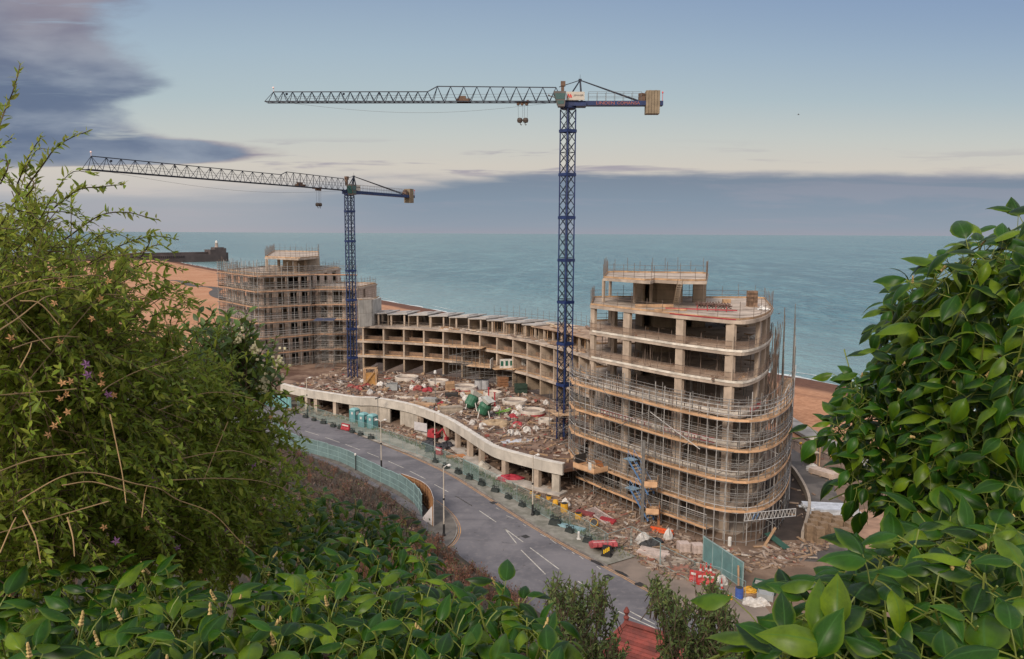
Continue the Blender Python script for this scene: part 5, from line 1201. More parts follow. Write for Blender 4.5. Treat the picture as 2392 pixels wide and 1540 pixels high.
def boards(loc, L, w_, h_, rz, mat, name, label, cat, group=None, nx=4, nz=3, gap=.02):
    p = Vector(loc); mb = MB(); M = Matrix.Rotation(rz, 3, 'Z')
    for k in range(nz):
        for i in range(nx): mb.box(p + M @ Vector((rnd.uniform(-.1, .1), -w_ / 2 + w_ * (i + .5) / nx, h_ * (k + .5) / nz)), (L * rnd.uniform(.93, 1), w_ / nx - gap, h_ / nz * .93), rz + rnd.uniform(-.02, .02))
    return tag(mb.build(name, mat, loc=loc), label, cat, group)
def drum(loc, r, h, mat, label, name='drum', cat='drum', group=None, tilt=0.0, rz=0.0):
    t = thing(name, loc, label, cat, group); M = Matrix.Rotation(rz, 3, 'Z') @ Matrix.Rotation(tilt, 3, 'X'); p = Vector(loc) + Vector((0, 0, r * abs(math.sin(tilt))))
    mb = MB(); mb.lathe(p, [(r * .96, 0), (r, .03), (r, h * .33), (r * 1.04, h * .35), (r, h * .37), (r, h * .66), (r * 1.04, h * .68), (r, h * .7), (r, h * .97)], 14, M); mb.build('body', mat, t)
    mb = MB(); mb.lathe(p, [(r * .9, h * .972), (r * .9, h * 1.0), (r * .3, h * 1.01)], 14, M); mb.build('lid', BLACKP if mat is not WHITEP else WHITEP, t); return t
def cone(loc, label, h=.75):
    t = thing('traffic_cone', loc, label, 'cone', 'red and white traffic cones'); p = Vector(loc); CR_ = pm('cone_red', (0.55, 0.04, 0.03), .5, .2, 2)
    mb = MB(); mb.box(p + Vector((0, 0, .03)), (.42, .42, .06)); mb.build('foot', BLACKP, t)
    mb = MB(); mb.lathe(p, [(.17, .061), (.15, .15), (.13, .25)], 12); mb.lathe(p, [(.085, .48), (.04, h), (.02, h + .01)], 12); mb.build('body', CR_, t)
    mb = MB(); mb.lathe(p, [(.135, .251), (.09, .479)], 12); mb.build('sleeve', WHITEP, t); return t
def barrier(loc, rz, label, mats=(REDP, WHITEP), L=1.9):
    t = thing('plastic_barrier', loc, label, 'barrier', 'plastic site barriers'); p = Vector(loc); M = Matrix.Rotation(rz, 3, 'Z')
    mb = MB(); prof = [(-.28, 0), (.28, 0), (.26, .22), (.12, .42), (.10, .98), (-.10, .98), (-.12, .42), (-.26, .22)]; n = len(prof)
    vs = [p + M @ Vector((sx * L / 2, y, z)) for sx in (-1, 1) for y, z in prof]; mb.add(vs, [tuple(range(n)), tuple(range(2 * n - 1, n - 1, -1))] + [(i, n + i, n + (i + 1) % n, (i + 1) % n) for i in range(n)]); mb.build('body', mats[0], t)
    mb = MB(); mb.box(p + M @ Vector((0, -.125, .72)), (L * .8, .03, .2), rz); mb.build('band', mats[1], t)
    mb = MB(); mb.box(p + M @ Vector((L * .36, -.275, .12)), (.3, .03, .12), rz); mb.build('foot_slot', BLACKP, t); return t

# portable toilets
for i, (X_, Y_, lab) in enumerate(((172, 1352, 'left-hand teal portable toilet with a grey door by the concrete wall'), (256, 1366, 'right-hand teal portable toilet with white notice by the concrete wall'), (88, 1305, 'teal portable toilet half hidden behind its two neighbours'))):
    p = G(*Z2(X_, Y_)); rz = -.55; M = Matrix.Rotation(rz, 3, 'Z'); t = thing('portable_toilet', tuple(p), lab, 'toilet', 'teal portable toilets'); TC = pm('toilet_teal', (0.10, 0.27, 0.28), .5, .15, 1)
    mb = MB(); mb.box(p + Vector((0, 0, 1.08)), (1.15, 1.15, 2.1), rz); mb.box(p + Vector((0, 0, .03)), (1.25, 1.25, .12), rz)
    for sx in (-1, 1):
        for sy in (-1, 1): mb.box(p + M @ Vector((sx * .57, sy * .57, 1.06)), (.1, .1, 2.15), rz)
    mb.build('cabin', TC, t)
    mb = MB(); b_ = [(-.62, -.62, 2.14), (.62, -.62, 2.14), (.62, .62, 2.14), (-.62, .62, 2.14), (-.4, -.4, 2.4), (.4, -.4, 2.4), (.4, .4, 2.4), (-.4, .4, 2.4)]; mb.hexa([p + M @ Vector(q) for q in b_]); mb.build('roof', pm('toilet_roof', (0.17, 0.34, 0.35), .5, .1, 1), t)
    mb = MB(); mb.box(p + M @ Vector((0, -.59, 1.05)), (.72, .04, 1.8), rz); d_ = mb.build('door', pm('toilet_door', (0.13, 0.26, 0.29), .5, .15, 1), t)
    mb = MB(); mb.box(p + M @ Vector((.0, -.625, 1.62)), (.34, .02, .36), rz); mb.build('notice', WHITEP, d_); mb = MB(); mb.box(p + M @ Vector((.59, .0, 1.6)), (.02, .6, .5), rz); mb.build('notice', WHITEP, t)
# red barriers, cones, drums at the roadside
p = G(*Z5(858, 368), .11); barrier(tuple(p), -.7, 'red plastic barrier on the pavement among the dark weights near the toilets')
p = G(*Z5(1640, 575), .11); barrier(tuple(p), -.8, 'red and white barrier at the foot of the lamp below the parapet', L=1.3)
for i in range(3):
    p = G(*Z6(1470 + 12 * i, 1005 - 4 * i), .11 + .36 * i); t = thing('stacked_barrier', tuple(p), f'{["bottom", "middle", "top"][i]} pink red barrier of the stack lying by the kerb', 'barrier', 'stacked pink red barriers'); M = Matrix.Rotation(.12, 3, 'Z'); mb = MB()
    for j in range(5): mb.box(p + M @ Vector((-1.0 + .5 * j, 0, .17)), (.40, 1.0, .30), .12)
    mb.box(p + Vector((0, 0, .16)), (2.4, .3, .26), .12); mb.build('body', pm('barrier_pink', (0.46, 0.09, 0.10), .6, .35, 2.2), t)
    mb = MB(); mb.box(p + Vector((0, -.0, .335)), (2.2, .12, .04), .12); mb.build('band', pm('band_pale', (.6, .4, .38), .6, .2, 1), t)
for i, (X_, Y_, lab) in enumerate(((890, 640, 'leftmost red and white cone of the cluster by the teal screen'), (915, 668, 'front red and white cone of the cluster by the teal screen'), (946, 632, 'tallest looking cone at the back middle of the cluster'), (988, 640, 'rightmost red and white cone of the cluster'), (945, 700, 'red and white cone among the red barriers in front of the cluster'), (1095, 790, 'lone red cone by the white crate'))):
    cone(tuple(G(*Z7(X_, Y_))), lab, .95)
for i, (X_, Y_, rz, lab) in enumerate(((850, 720, -.5, 'red barrier left of the cone cluster'), (905, 735, .3, 'red barrier directly below the cone cluster'), (965, 745, -.2, 'red barrier right of the cone cluster'))): barrier(tuple(G(*Z7(X_, Y_))), rz, lab, (pm('barrier_red', (.45, .03, .03), .5, .2, 2), WHITEP), 1.2)
p = G(*Z7(1095, 748)); lump(tuple(p), 1.0, .8, .75, SACK, 'bulk_bag', 'open white bulk bag beside the cones and teal screen', 'bag', 3)
p = G(*Z7(1268, 880)); drum(tuple(p), .34, .95, pm('drum_blue', (0.03, 0.10, 0.42), .45, .2, 1), 'bright blue drum at the foot of the teal screen')
q = G(*Z7(1262, 800)); t = thing('timber_post', tuple(q), 'upright weathered post behind the blue drum', 'post'); mb = MB(); mb.bar(q, q + Vector((-.1, 0, 2.2)), .14); mb.box(q + Vector((0, 0, .06)), (.5, .5, .12), .3); mb.build('post', TIMBER, t)
p = G(*Z7(1365, 830)); lump(tuple(p), 1.5, .9, .5, pm('yellow_plastic', (0.62, 0.32, 0.03), .5, .3, 2), 'plate_compactor', 'yellow machine cover lying right of the blue drum', 'machine', 5)
p = G(*Z7(1155, 890)); lump(tuple(p), .9, .6, .35, pm('orange_plastic', (0.62, 0.25, 0.03), .5, .3, 2), 'tool_bag', 'small orange bag on the grass strip near the blue drum', 'bag', 6)
p = G(*Z7(1518, 815)); crate(tuple(p), (1.9, 1.2, .8), -.45, pm('stillage_green', (0.035, 0.10, 0.065), .6, .3, 1.5), 'stillage', 'dark green metal stillage half filled with rubble, right of the teal screen', 'crate', lid=pm('rubble_grey', (.36, .33, .3), .9, .4, 3))
p = G(*Z7(1525, 890)); crate(tuple(p), (1.3, .9, .6), -.4, pm('grey_box', (0.30, 0.31, 0.31), .6, .2, 1.5), 'storage_box', 'pale grey box below the green stillage', 'box', slats=1)
for i, (X_, Y_) in enumerate(((1380, 940), (1440, 955), (1490, 945))): lump(tuple(G(*Z7(X_, Y_))), 1.3, .9, .55, SACK, 'rubble_sack', f'{["left", "middle", "right"][i]} white sack of the three in front of the green stillage', 'sack', 10 + i, 'white sacks by the stillage')
p = G(*Z7(1380, 850)); boards(tuple(p), 1.7, .5, .12, .5, TIMBER, 'timber_stack', 'short pale boards lying beside the yellow machine cover', 'timber')
t = thing('warning_panel', tuple(G(*Z6(1515, 1085), .11)), 'yellow and black striped warning panel at the end of the kerb fence', 'sign'); p = Vector(t.location); mb = MB(); mb.box(p + Vector((0, 0, .5)), (.8, .5, .95), -.4); mb.box(p + Vector((0, 0, .06)), (1.0, .7, .12), -.4); mb.build('block', BLACKP, t)
mb = MB()
for i in range(4): mb.box(p + Matrix.Rotation(-.4, 3, 'Z') @ Vector((-.22 + .16 * i, -.265, .45 + .12 * i)), (.12, .03, .4), -.4)
mb.build('stripe', pm('yellow_stripe', (.68, .42, .02), .5, .2, 2), t)
YEL = pm('yellow_drum', (0.68, 0.36, 0.03), .5, .3, 2)
for i, (X_, Y_, r, h, lab) in enumerate(((880, 575, .2, .55, 'small yellow drum against the third street lamp'), (936, 605, .3, .55, 'squat yellow drum right of the lamp by the scaffold'), (1027, 612, .3, .45, 'yellow drum lid among rubble left of the scaffold'), (1080, 680, .33, .6, 'yellow drum left of the largest yellow drum'), (1157, 722, .42, 1.1, 'largest upright yellow drum by the kerb path'), (1275, 780, .38, .75, 'yellow drum beside the dark red sheet'), (1412, 845, .42, .6, 'rightmost yellow drum on the rubble strip'))):
    drum(tuple(G(*Z6(X_, Y_))), r, h, YEL, lab, 'yellow_drum', 'drum', 'yellow drums beside the scaffold', tilt=(.9 if i in (3, 6) else 0), rz=i)
p = G(*Z6(1165, 672)); lump(tuple(p), 1.1, .9, .9, SACK, 'bulk_bag', 'white bulk bag behind the largest yellow drum', 'bag', 21)
p = G(*Z6(1815, 975)); lump(tuple(p), 1.4, 1.1, .95, SACK, 'bulk_bag', 'big crumpled white bag beside the black sacks', 'bag', 22)
p = G(*Z6(2030, 950)); lump(tuple(p), 1.0, .85, 1.1, SACK, 'bulk_bag', 'tall upright white bulk bag below the red rail', 'bag', 23, sharp=.15)
for i, (X_, Y_) in enumerate(((1845, 1010), (1895, 1000), (1930, 985))): lump(tuple(G(*Z6(X_, Y_))), 1.3, 1.0, .6, pm('black_sack', (0.02, 0.022, 0.026), .45, .3, 2), 'black_sack', f'{["front", "middle", "rear"][i]} black sack of the pile beside the crumpled white bag', 'sack', 30 + i, 'black sacks beside the white bag')
for i, (X_, Y_, lab) in enumerate(((722, 428, 'left shrink-wrapped pale block pallet in front of the scaffold'), (858, 445, 'right shrink-wrapped pale block pallet beside the teal screen'))):
    p = G(*Z7(X_, Y_)); t = thing('block_pallet', tuple(p), lab, 'pallet', 'wrapped block pallets by the teal screen'); mb = MB()
    for a in range(3):
        for b in range(2): mb.box(p + Vector((-.36 + .36 * a, 0, .34 + .42 * b)), (.35, .95, .40), .15)
    mb.build('blocks', pm('pink_block', (0.46, 0.37, 0.33), .85, .25, 2, island=.12), t); mb = MB()
    for a in (-.4, 0, .4): mb.box(p + Vector((a, 0, .06)), (.1, 1.0, .11), .15)
    mb.build('pallet', TIMBER, t)
# red rail with timber post, blue tie, dark heap and red machine, white debris, ladder-like lattice
p0, p1 = G(*Z4(810, 1160), .35), G(*Z4(1012, 1200), .35); t = thing('red_beam', tuple(p0), 'bright orange red beam lying in front of the scaffold', 'beam'); mb = MB(); mb.bar(p0, p1, .18, .2); mb.bar(p0 + Vector((.1, -.35, -.2)), p1 + Vector((0, -.35, -.2)), .18, .2)
for f_ in (.1, .5, .9): q = p0.lerp(p1, f_) + Vector((0, 0, -.1)); mb.bar(q, q + Vector((0.05, -.4, -.15)), .1)
mb.build('rail', pm('orange_red', (0.62, 0.10, 0.03), .5, .2, 2), t)
q = G(*Z4(878, 1165)); t = thing('timber_post', tuple(q), 'upright brown timber post behind the orange red beam', 'post'); mb = MB(); mb.bar(q, q + Vector((0, 0, 2.4)), .22); mb.bar(q + Vector((-.4, 0, .12)), q + Vector((.4, 0, .12)), .16); mb.build('post', pm('post_brown', (0.40, 0.17, 0.08), .8, .3, 1.5), t)
for i in range(7): lump(tuple(G(*Z5(1555 + (i * 31) % 170, 500 + (i * 53) % 62))), 1.9, 1.4, .8, pm('dark_tarp', (0.035, 0.035, 0.042), .6, .3, 2), 'tarpaulin_heap', f'{ORD[i]} dark tarpaulin heap beneath the red machine below the parapet', 'heap', 40 + i, 'dark tarpaulin heaps below the parapet', sharp=.4)
p = G(*Z5(1605, 455)); t = thing('mini_digger', tuple(p), 'small red machine parked below the wavy parapet', 'machine'); rz = -.6; M = Matrix.Rotation(rz, 3, 'Z'); mb = MB()
for s_ in (-.55, .55): mb.box(p + M @ Vector((0, s_, .25)), (1.9, .35, .46), rz)
mb.build('track', BLACKP, t); mb = MB(); mb.box(p + M @ Vector((-.1, 0, .85)), (1.6, 1.3, .7), rz); mb.box(p + M @ Vector((-.4, 0, 1.35)), (.9, 1.1, .5), rz); mb.build('body', REDP, t)
mb = MB(); mb.bar(p + M @ Vector((.6, 0, 1.0)), p + M @ Vector((1.6, 0, 2.0)), .2); mb.bar(p + M @ Vector((1.6, 0, 2.0)), p + M @ Vector((2.3, 0, .8)), .16); mb.box(p + M @ Vector((2.3, 0, .6)), (.4, .6, .45), rz); mb.build('arm', REDP, t)
p = G(*Z5(1488, 400)); t = thing('site_board', tuple(p), 'pale grey notice boards on a frame beside the tarpaulin heaps', 'sign'); mb = MB(); mb.box(p + Vector((0, 0, 1.1)), (2.6, .06, 1.3), -.6); mb.build('board', pm('pale_board', (.48, .46, .47), .7, .2, 1.2), t); mb = MB()
for s_ in (-1, 1): q = p + Matrix.Rotation(-.6, 3, 'Z') @ Vector((s_ * 1.2, .08, 0)); mb.tube([q, q + Vector((0, 0, 1.9))], .04, 5)
mb.build('leg', STEEL, t)
p = G(*Z6(1460, 745)); t = thing('steel_lattice', tuple(p), 'pale ladder-like steel lattice lying on the rubble strip', 'lattice'); a, b = G(*Z6(1375, 690), .25), G(*Z6(1545, 800), .25); sd = Vector((.55, .5, 0)); mb = MB()
for s_ in (-1, 1): mb.bar(a + sd * s_, b + sd * s_, .1)
for i in range(17): c = a.lerp(b, i / 16); mb.bar(c - sd, c + sd, .07)
mb.build('frame', pm('pale_primer', (.52, .42, .39), .7, .3, 2), t)
for i, (X_, Y_, m_, L, lab) in enumerate(((1330, 745, pm('maroon_sheet', (.22, .05, .05), .7, .3, 2), 2.2, 'dark red sheet material leaning by the yellow drum'), (1525, 805, REDP, 1.8, 'short red beam at the end of the steel lattice'), (640, 440, WHITEP, 1.6, 'white sheeting left of the red sheet on the verge'))): boards(tuple(G(*Z6(X_, Y_))), L, .8, .4, -.6, m_, 'sheet_stack', lab, 'sheets', nx=2, nz=2)
p = G(*Z6(700, 450)); lump(tuple(p), 3.2, 1.6, .7, pm('crimson_sheet', (.36, .03, .05), .6, .3, 2), 'tarpaulin_heap', 'crimson tarpaulin heap on the verge below the parapet end', 'heap', 51, sharp=.35)
p = G(*Z6(470, 365)); lump(tuple(p), 2.0, 1.5, 1.1, pm('stone_pale', (.44, .40, .34), .95, .3, 2), 'stone_pile', 'pale block of rubble on the pavement below the parapet', 'rubble', 52, sharp=.15)
p = G(*Z6(240, 260)); boards(tuple(p), 2.6, 1.0, .3, .4, pm('orange_ply', (.48, .2, .08), .8, .3, 1), 'plywood_stack', 'orange plywood offcuts on the verge behind the kerb fence', 'timber', nx=1, nz=3)
p = G(*Z6(1900, 1075)); boards(tuple(p), 3.0, 1.9, .3, -.55, pm('pale_slab', (.52, .42, .37), .9, .3, 1.2, island=.12), 'broken_slabs', 'heap of broken pale slabs at the site entrance', 'rubble', nx=4, nz=2, gap=.1)
p = G(*Z7(675, 585)); t = MB(); t.box(p + Vector((0, 0, .06)), (2.0, 1.7, .1), -.7); t.box(p + Vector((.1, 0, .14)), (1.6, 1.3, .05), -.6); tag(t.build('brick_sheet', pm('brick_red_sheet', (.30, .13, .09), .85, .3, 2), loc=tuple(p)), 'flat brick red sheet lying on the forecourt', 'sheet')
a, b = G(*Z7(525, 552), .12), G(*Z7(900, 505), .12); t = MB(); t.bar(a, b, .4, .25); t.bar(a + Vector((0, -.4, -.03)), a.lerp(b, .6) + Vector((0, -.4, -.03)), .25, .18); tag(t.build('timber_beam', pm('grey_beam', (.36, .29, .23), .9, .3, 1), loc=tuple(a)), 'long grey beam edging the forecourt before the teal screen', 'beam')
p = G(*Z6(1200, 850), .11); boards(tuple(p), 3.6, .7, .25, -.62, pm('light_blue_sheet', (.26, .42, .48), .6, .3, 1.5), 'blue_sheet', 'pale blue sheet lying across the large dark weights', 'sheet', nx=1, nz=1)
t = MB(); p = G(*Z6(1278, 945), .11); t.lathe(p, [(.12, 0), (.12, .75), (.08, .8)], 8); t.box(p + Vector((0, 0, .03)), (.4, .4, .06)); tag(t.build('bollard', WHITEP, loc=tuple(p)), 'short white bollard on the pavement near the pink barriers', 'bollard')
a, b = G(*Z4(1835, 1330), .1), G(*Z4(1935, 1165), 1.9); t = MB(); t.bar(a, b, .32, .08); t.bar(a + Vector((-1.2, -.3, .02)), a + Vector((.3, -.1, .02)), .25, .08); tag(t.build('leaning_plank', TIMBER, loc=tuple(a)), 'orange plank leaning at the foot of the rounded corner', 'plank')
a, b = G(*Z4(1860, 1215), .9), G(*Z4(2040, 1355), .1); t = MB(); t.bar(a, b, .9, .06); t.bar(a + Vector((.3, .4, -.3)), a + Vector((.3, .4, -.85)), .1); tag(t.build('green_sheet', pm('dark_green_sheet', (.02, .075, .05), .6, .3, 1), loc=tuple(b)), 'dark green board tilted beside the leaning plank', 'sheet')
a = G(*Z4(1520, 1330)); drum(tuple(a), .18, .9, WHITEP, 'small white cylinder at the foot of the scaffold', 'gas_bottle', 'bottle')
q = G(*Z6(1812, 800)); t = thing('steel_column', tuple(q), 'single tall grey steel upright in front of the scaffold', 'column'); mb = MB(); mb.bar(q, q + Vector((0, .3, 9.0)), .3); mb.build('shaft', STEEL, t); mb = MB(); mb.box(q + Vector((0, 0, .06)), (.7, .7, .12)); mb.build('base_plate', STEEL, t)

# ---------------------------------------------------------------- right side: insulation block stacks, sheets, path things
BLK = pm('brown_block', (0.225, 0.155, 0.10), .95, .3, 2.0, .4, 6.0, island=.12)
tops = [(285, 1200), (357, 1224), (462, 1200), (552, 1230), (312, 1165), (388, 1184), (492, 1162), (592, 1188), (326, 1132), (404, 1146), (505, 1142), (598, 1156), (338, 1107), (415, 1118)]
bs0 = None
for i, c in enumerate(tops):
    p = G(*Z8(*c), 1.75); lab = f'brown block stack behind the tower, {["front row far left", "front row second from left", "front row third from left", "front row far right", "second row far left", "second row second from left", "second row third from left", "second row far right", "third row far left", "third row second from left", "third row third from left", "third row far right", "back row left", "back row right"][i]}'
    lab = lab.replace('behind the tower, ', 'right of the tower, ')
    if bs0 is None:
        bs0 = thing('block_stack', (p.x, p.y, 0), lab, 'stack', 'brown block stacks right of the tower')
        mb = MB(); mb.box((p.x, p.y, .06), (.9, .86, .12)); mb.build('pallet', TIMBER, bs0)
        mb = MB()
        for k in range(8):
            mb.box((p.x + rnd.uniform(-.01, .01), p.y, .12 + .2 * k + .1 + (.02 if k > 3 else 0)), (.84, .80, .192))
        mb.build('blocks', BLK, bs0)
    else: dup(bs0, (p.x, p.y, 0), rnd.uniform(-.06, .06) + .1, lab)
a = G(*Z8(440, 1075), .5); t = thing('sheet_bundle', (a.x, a.y, 0), 'long pile of silvery white metal sheets behind the brown block stacks', 'sheets'); mb = MB()
for k in range(4):
    for i in range(6): mb.box((a.x - 1.6 + i * .62 + rnd.uniform(-.1, .1) + .1 * k, a.y - .3 + rnd.uniform(-.2, .2), .18 + .15 * k), (.6, 4.2 if i % 2 else 3.4, .13), R(78) + rnd.uniform(-.04, .04)) if False else mb.box((a.x + rnd.uniform(-.3, .3), a.y - 1.2 + i * .45, .18 + .15 * k), (5.4 + rnd.uniform(-.8, .5), .42, .13), -.12 + rnd.uniform(-.02, .02))
mb.build('sheets', pm('silver_sheet', (0.60, 0.62, 0.66), .4, .25, 1.5, metal=.3, island=.15), t); mb = MB()
for i in (-1.6, 1.6): mb.box((a.x + i, a.y, .05), (.2, 2.6, .1), -.12)
mb.build('bearer', TIMBER, t)
p = G(*Z8(392, 835)); t = thing('pallet_stack', tuple(p), 'low pallet of pale boards on the edge of the promenade path', 'pallet'); mb = MB()
for k in range(4): mb.box(p + Vector((0, 0, .2 + .16 * k)), (1.6, 3.6, .15), .55)
mb.build('boards', pm('pinkish_board', (.46, .36, .30), .85, .25, 1.5, island=.15), t); mb = MB()
for k in (-1, 0, 1): mb.box(p + Matrix.Rotation(.55, 3, 'Z') @ Vector((0, k * 1.4, .05)), (1.6, .15, .1), .55)
mb.build('bearer', TIMBER, t)
lump(tuple(G(*Z8(305, 790))), 1.8, 1.4, .8, SACK, 'bulk_bag', 'white sack on the promenade edge by the pallet', 'bag', 61)
p = G(*Z8(310, 752)); t = thing('timber_rack', tuple(p), 'small open timber frame standing by the promenade', 'frame'); mb = MB()
for sx in (-.6, .6):
    for sy in (-.5, .5): mb.bar(p + Vector((sx, sy, 0)), p + Vector((sx, sy, 3.6)), .12)
mb.build('post', TIMBER, t); mb = MB(); mb.box(p + Vector((0, 0, 3.65)), (1.6, 1.4, .12)); mb.box(p + Vector((0, 0, 1.8)), (1.2, 1.0, .08)); mb.build('shelf', pm('cream_board', (.55, .48, .38), .8, .2, 1), t)
p = G(*Z8(265, 715)); t = MB()
for k in range(5): t.box(p + Vector((.15 * k, 1.0 * k - 1.5, .45)), (.9, .95, .9), .25); 
tag(t.build('brown_boarding', pm('maroon_board', (.18, .09, .07), .85, .4, 1.2), loc=tuple(p)), 'low dark brown boarding beside the promenade', 'boarding')
a = [G(*Z8(*c), .9) for c in ((120, 560), (215, 590), (330, 640), (450, 690), (600, 760))]; t = thing('rope_fence', tuple(a[0]), 'low black cable fence with orange floats on the beach', 'fence')
mb = MB(); mb.tube(crom(a, 6), .05, 4); mb.build('cable', BLACKP, t)
for q in crom(a, 2): mb = MB(); mb.tube([(q.x, q.y, -.3), (q.x, q.y, .95)], .05, 4); mb.build('post', RUST, t)
for q in (a[1], a[2], a[3]): mb = MB(); mb.lathe(q + Vector((0, 0, -.15)), [(.05, 0), (.22, .1), (.22, .3), (.05, .4)], 8); mb.build('float', pm('float_orange', (.65, .36, .04), .5, .2, 2), t)

# ---------------------------------------------------------------- clutter on the deck
DZ = 3.105
RING = pm('ring_concrete', (0.55, 0.49, 0.43), .88, .25, .8, .2, 5.0)
rings = [(950, 888, 28, 'the farthest ring by the far crane'), (1024, 897, 24, 'second from the far crane'), (1086, 911, 29, 'with a red base band in mid deck'), (1150, 925, 22, 'behind the red props'), (1202, 944, 30, 'large ring right of the green mixers'), (1244, 968, 30, 'large ring with a red band near the right'), (1274, 990, 17, 'smallest ring nearest the near crane')]
for i, (X_, Y_, rx, lab) in enumerate(rings):
    p = G(X_, Y_, DZ); r = rx / FPX * p.y; t = thing('planter_ring', tuple(p), f'pale concrete ring on the deck, {lab}', 'ring', 'pale concrete rings on the deck'); n = 26; mb = MB()
    prof = [(r, 0), (r, .75), (r - .28, .75), (r - .28, 0)]; vs = [(p.x + a_ * math.cos(2 * math.pi * k / n), p.y + a_ * math.sin(2 * math.pi * k / n), DZ + z) for a_, z in prof for k in range(n)]
    mb.add(vs, [(q * n + k, q * n + (k + 1) % n, ((q + 1) % 4) * n + (k + 1) % n, ((q + 1) % 4) * n + k) for q in range(4) for k in range(n)]); mb.build('ring_wall', RING, t)
    mb = MB(); mb.lathe((p.x, p.y, DZ), [(r - .3, .0), (r - .3, .3), (r * .5, .42 + .1 * (i % 3))], 20); mb.build('fill', pm('ring_fill', (.34, .27, .22), .95, .4, 1.0), t)
    if i in (2, 5): mb = MB(); mb.lathe((p.x, p.y, DZ), [(r + .02, .02), (r + .04, .02), (r + .04, .3), (r + .02, .3)], 24); mb.build('red_band', REDP, t)
def dz(X_, Y_): return tuple(G(*Z2(X_, Y_), DZ))
for i, (X_, Y_, s, lab) in enumerate(((330, 972, 1.9, 'white sheeting right of the orange frame at the far left'), (230, 1035, 1.6, 'white bag near the parapet at the far left'), (160, 935, 1.5, 'white bag at the foot of the far crane'), (1110, 1060, 1.5, 'white bag by the timber pile mid deck'), (1150, 1105, 1.9, 'white bag left of the green mixers'), (1290, 1135, 2.4, 'broad white sheeting right of the green mixer'), (1440, 1200, 1.8, 'white bag between the mixers and the rings'), (1650, 1200, 2.0, 'white bag left of the large red-banded ring'), (1600, 1240, 1.5, 'white bag below the large ring'), (1300, 1365, 1.6, 'white bag near the parapet bend'), (1200, 1325, 1.3, 'white bag left of the one at the parapet bend'), (1560, 1425, 1.5, 'left white bag of the row in the mud'), (1625, 1430, 1.4, 'second white bag of the row in the mud'), (1715, 1400, 1.5, 'third white bag of the row in the mud'), (1800, 1385, 1.4, 'last white bag of the row in the mud'), (1900, 1135, 1.6, 'grey white bag against the near crane'), (630, 990, 1.4, 'white bag behind the first rings'), (740, 975, 1.3, 'small white bag by the red machine'), (500, 985, 1.2, 'small white bag beside the grey box'))):
    s *= .8; lump(dz(X_, Y_), s, s * .8, s * .6, SACK, 'rubble_bag', f'{lab}', 'bag', 70 + i, 'white rubble bags on the deck', rz=i * .7)
def mixer(loc, rz, label):
    GRN = pm('mixer_green', (0.035, 0.13, 0.075), .5, .3, 1.5)
    t = thing('site_silo', loc, label, 'silo', 'green mixing silos on the deck'); p = Vector(loc); M = Matrix.Rotation(rz, 3, 'Z') @ Matrix.Rotation(R(28), 3, 'Y'); c = p + Vector((0, 0, 1.35))
    mb = MB(); mb.lathe(c, [(.25, -1.0), (.95, -.45), (.95, .8), (.7, 1.15), (.2, 1.2)], 14, M); mb.build('drum', GRN, t)
    mb = MB(); mb.hexa([c + M @ Vector(q) for q in ((-.5, -.5, 1.21), (.5, -.5, 1.21), (.5, .5, 1.21), (-.5, .5, 1.21), (-.85, -.8, 1.9), (.85, -.8, 1.9), (.85, .8, 1.9), (-.85, .8, 1.9))]); mb.build('hopper', pm('hopper_pale', (.50, .50, .46), .7, .3, 1.5), t)
    for sx in (-1, 1):
        for sy in (-1, 1): mb = MB(); mb.bar(p + Vector((sx * .95, sy * .8, 0)), c + Vector((sx * .6, sy * .6, .3)), .12); mb.build('leg', WHITEP, t)
    mb = MB(); mb.box(p + Vector((.2, 1.1, .5)), (.9, .6, .9), rz); mb.build('engine', BLACKP, t)
mixer(dz(1190, 1195), .4, 'left green mixing silo with a dark round drum'); mixer(dz(1310, 1265), -.6, 'right green mixing silo under a pale hopper')
p = Vector(dz(1000, 1215)); boards(tuple(p), 3.4, 1.6, 1.0, .3, pm('grey_timber', (.36, .30, .24), .9, .3, 2, island=.2), 'timber_stack', 'large strapped stack of grey timber left of the mixers', 'timber', nx=7, nz=6, gap=.04)
p = Vector(dz(720, 1150)); boards(tuple(p), 4.6, 1.3, .5, -.25, TIMBER, 'timber_stack', 'long tan planks near the middle of the parapet', 'timber', nx=5, nz=3)
p = Vector(dz(800, 1120)); boards(tuple(p), 2.2, 1.5, .8, -.1, pm('grey_sheet', (.30, .30, .29), .8, .3, 2), 'sheet_stack', 'grey sheet stack beside the long tan planks', 'sheets', nx=3, nz=4)
p = Vector(dz(640, 1080)); boards(tuple(p), 6.0, .9, .25, -.2, pm('white_timber', (.55, .48, .41), .8, .3, 2), 'timber_stack', 'pale long boards lying near the parapet left part', 'timber', nx=4, nz=2)
p = Vector(dz(1240, 1040)); boards(tuple(p), 6.5, .9, .45, .32, TIMBER, 'timber_stack', 'long orange beams slanting between the middle rings', 'timber', nx=3, nz=2)
p = Vector(dz(990, 1010)); crate(tuple(p), (1.5, 1.2, 1.7), .2, TIMBER, 'timber_crate', 'brown slatted crate between the first rings', 'crate')
p = Vector(dz(1490, 970)); crate(tuple(p), (1.7, 1.4, 1.9), .3, pm('brown_crate', (.25, .12, .06), .85, .3, 2), 'timber_crate', 'dark brown crate before the crescent ground floor', 'crate')
p = Vector(dz(925, 1195)); crate(tuple(p), (1.4, 1.2, 1.0), -.3, TIMBER, 'timber_crate', 'tan slatted crate left of the grey timber stack', 'crate')
p = Vector(dz(440, 1000)); crate(tuple(p), (1.9, 1.5, 1.3), .1, pm('grey_box', (.3, .31, .31)), 'storage_box', 'grey metal box with dark top beside the far left sheeting', 'box', lid=BLACKP, slats=1)
p = Vector(dz(1005, 1070)); crate(tuple(p), (2.2, 1.3, .8), .1, DARKM, 'waste_skip', 'black open skip behind the middle of the deck', 'skip', slats=2)
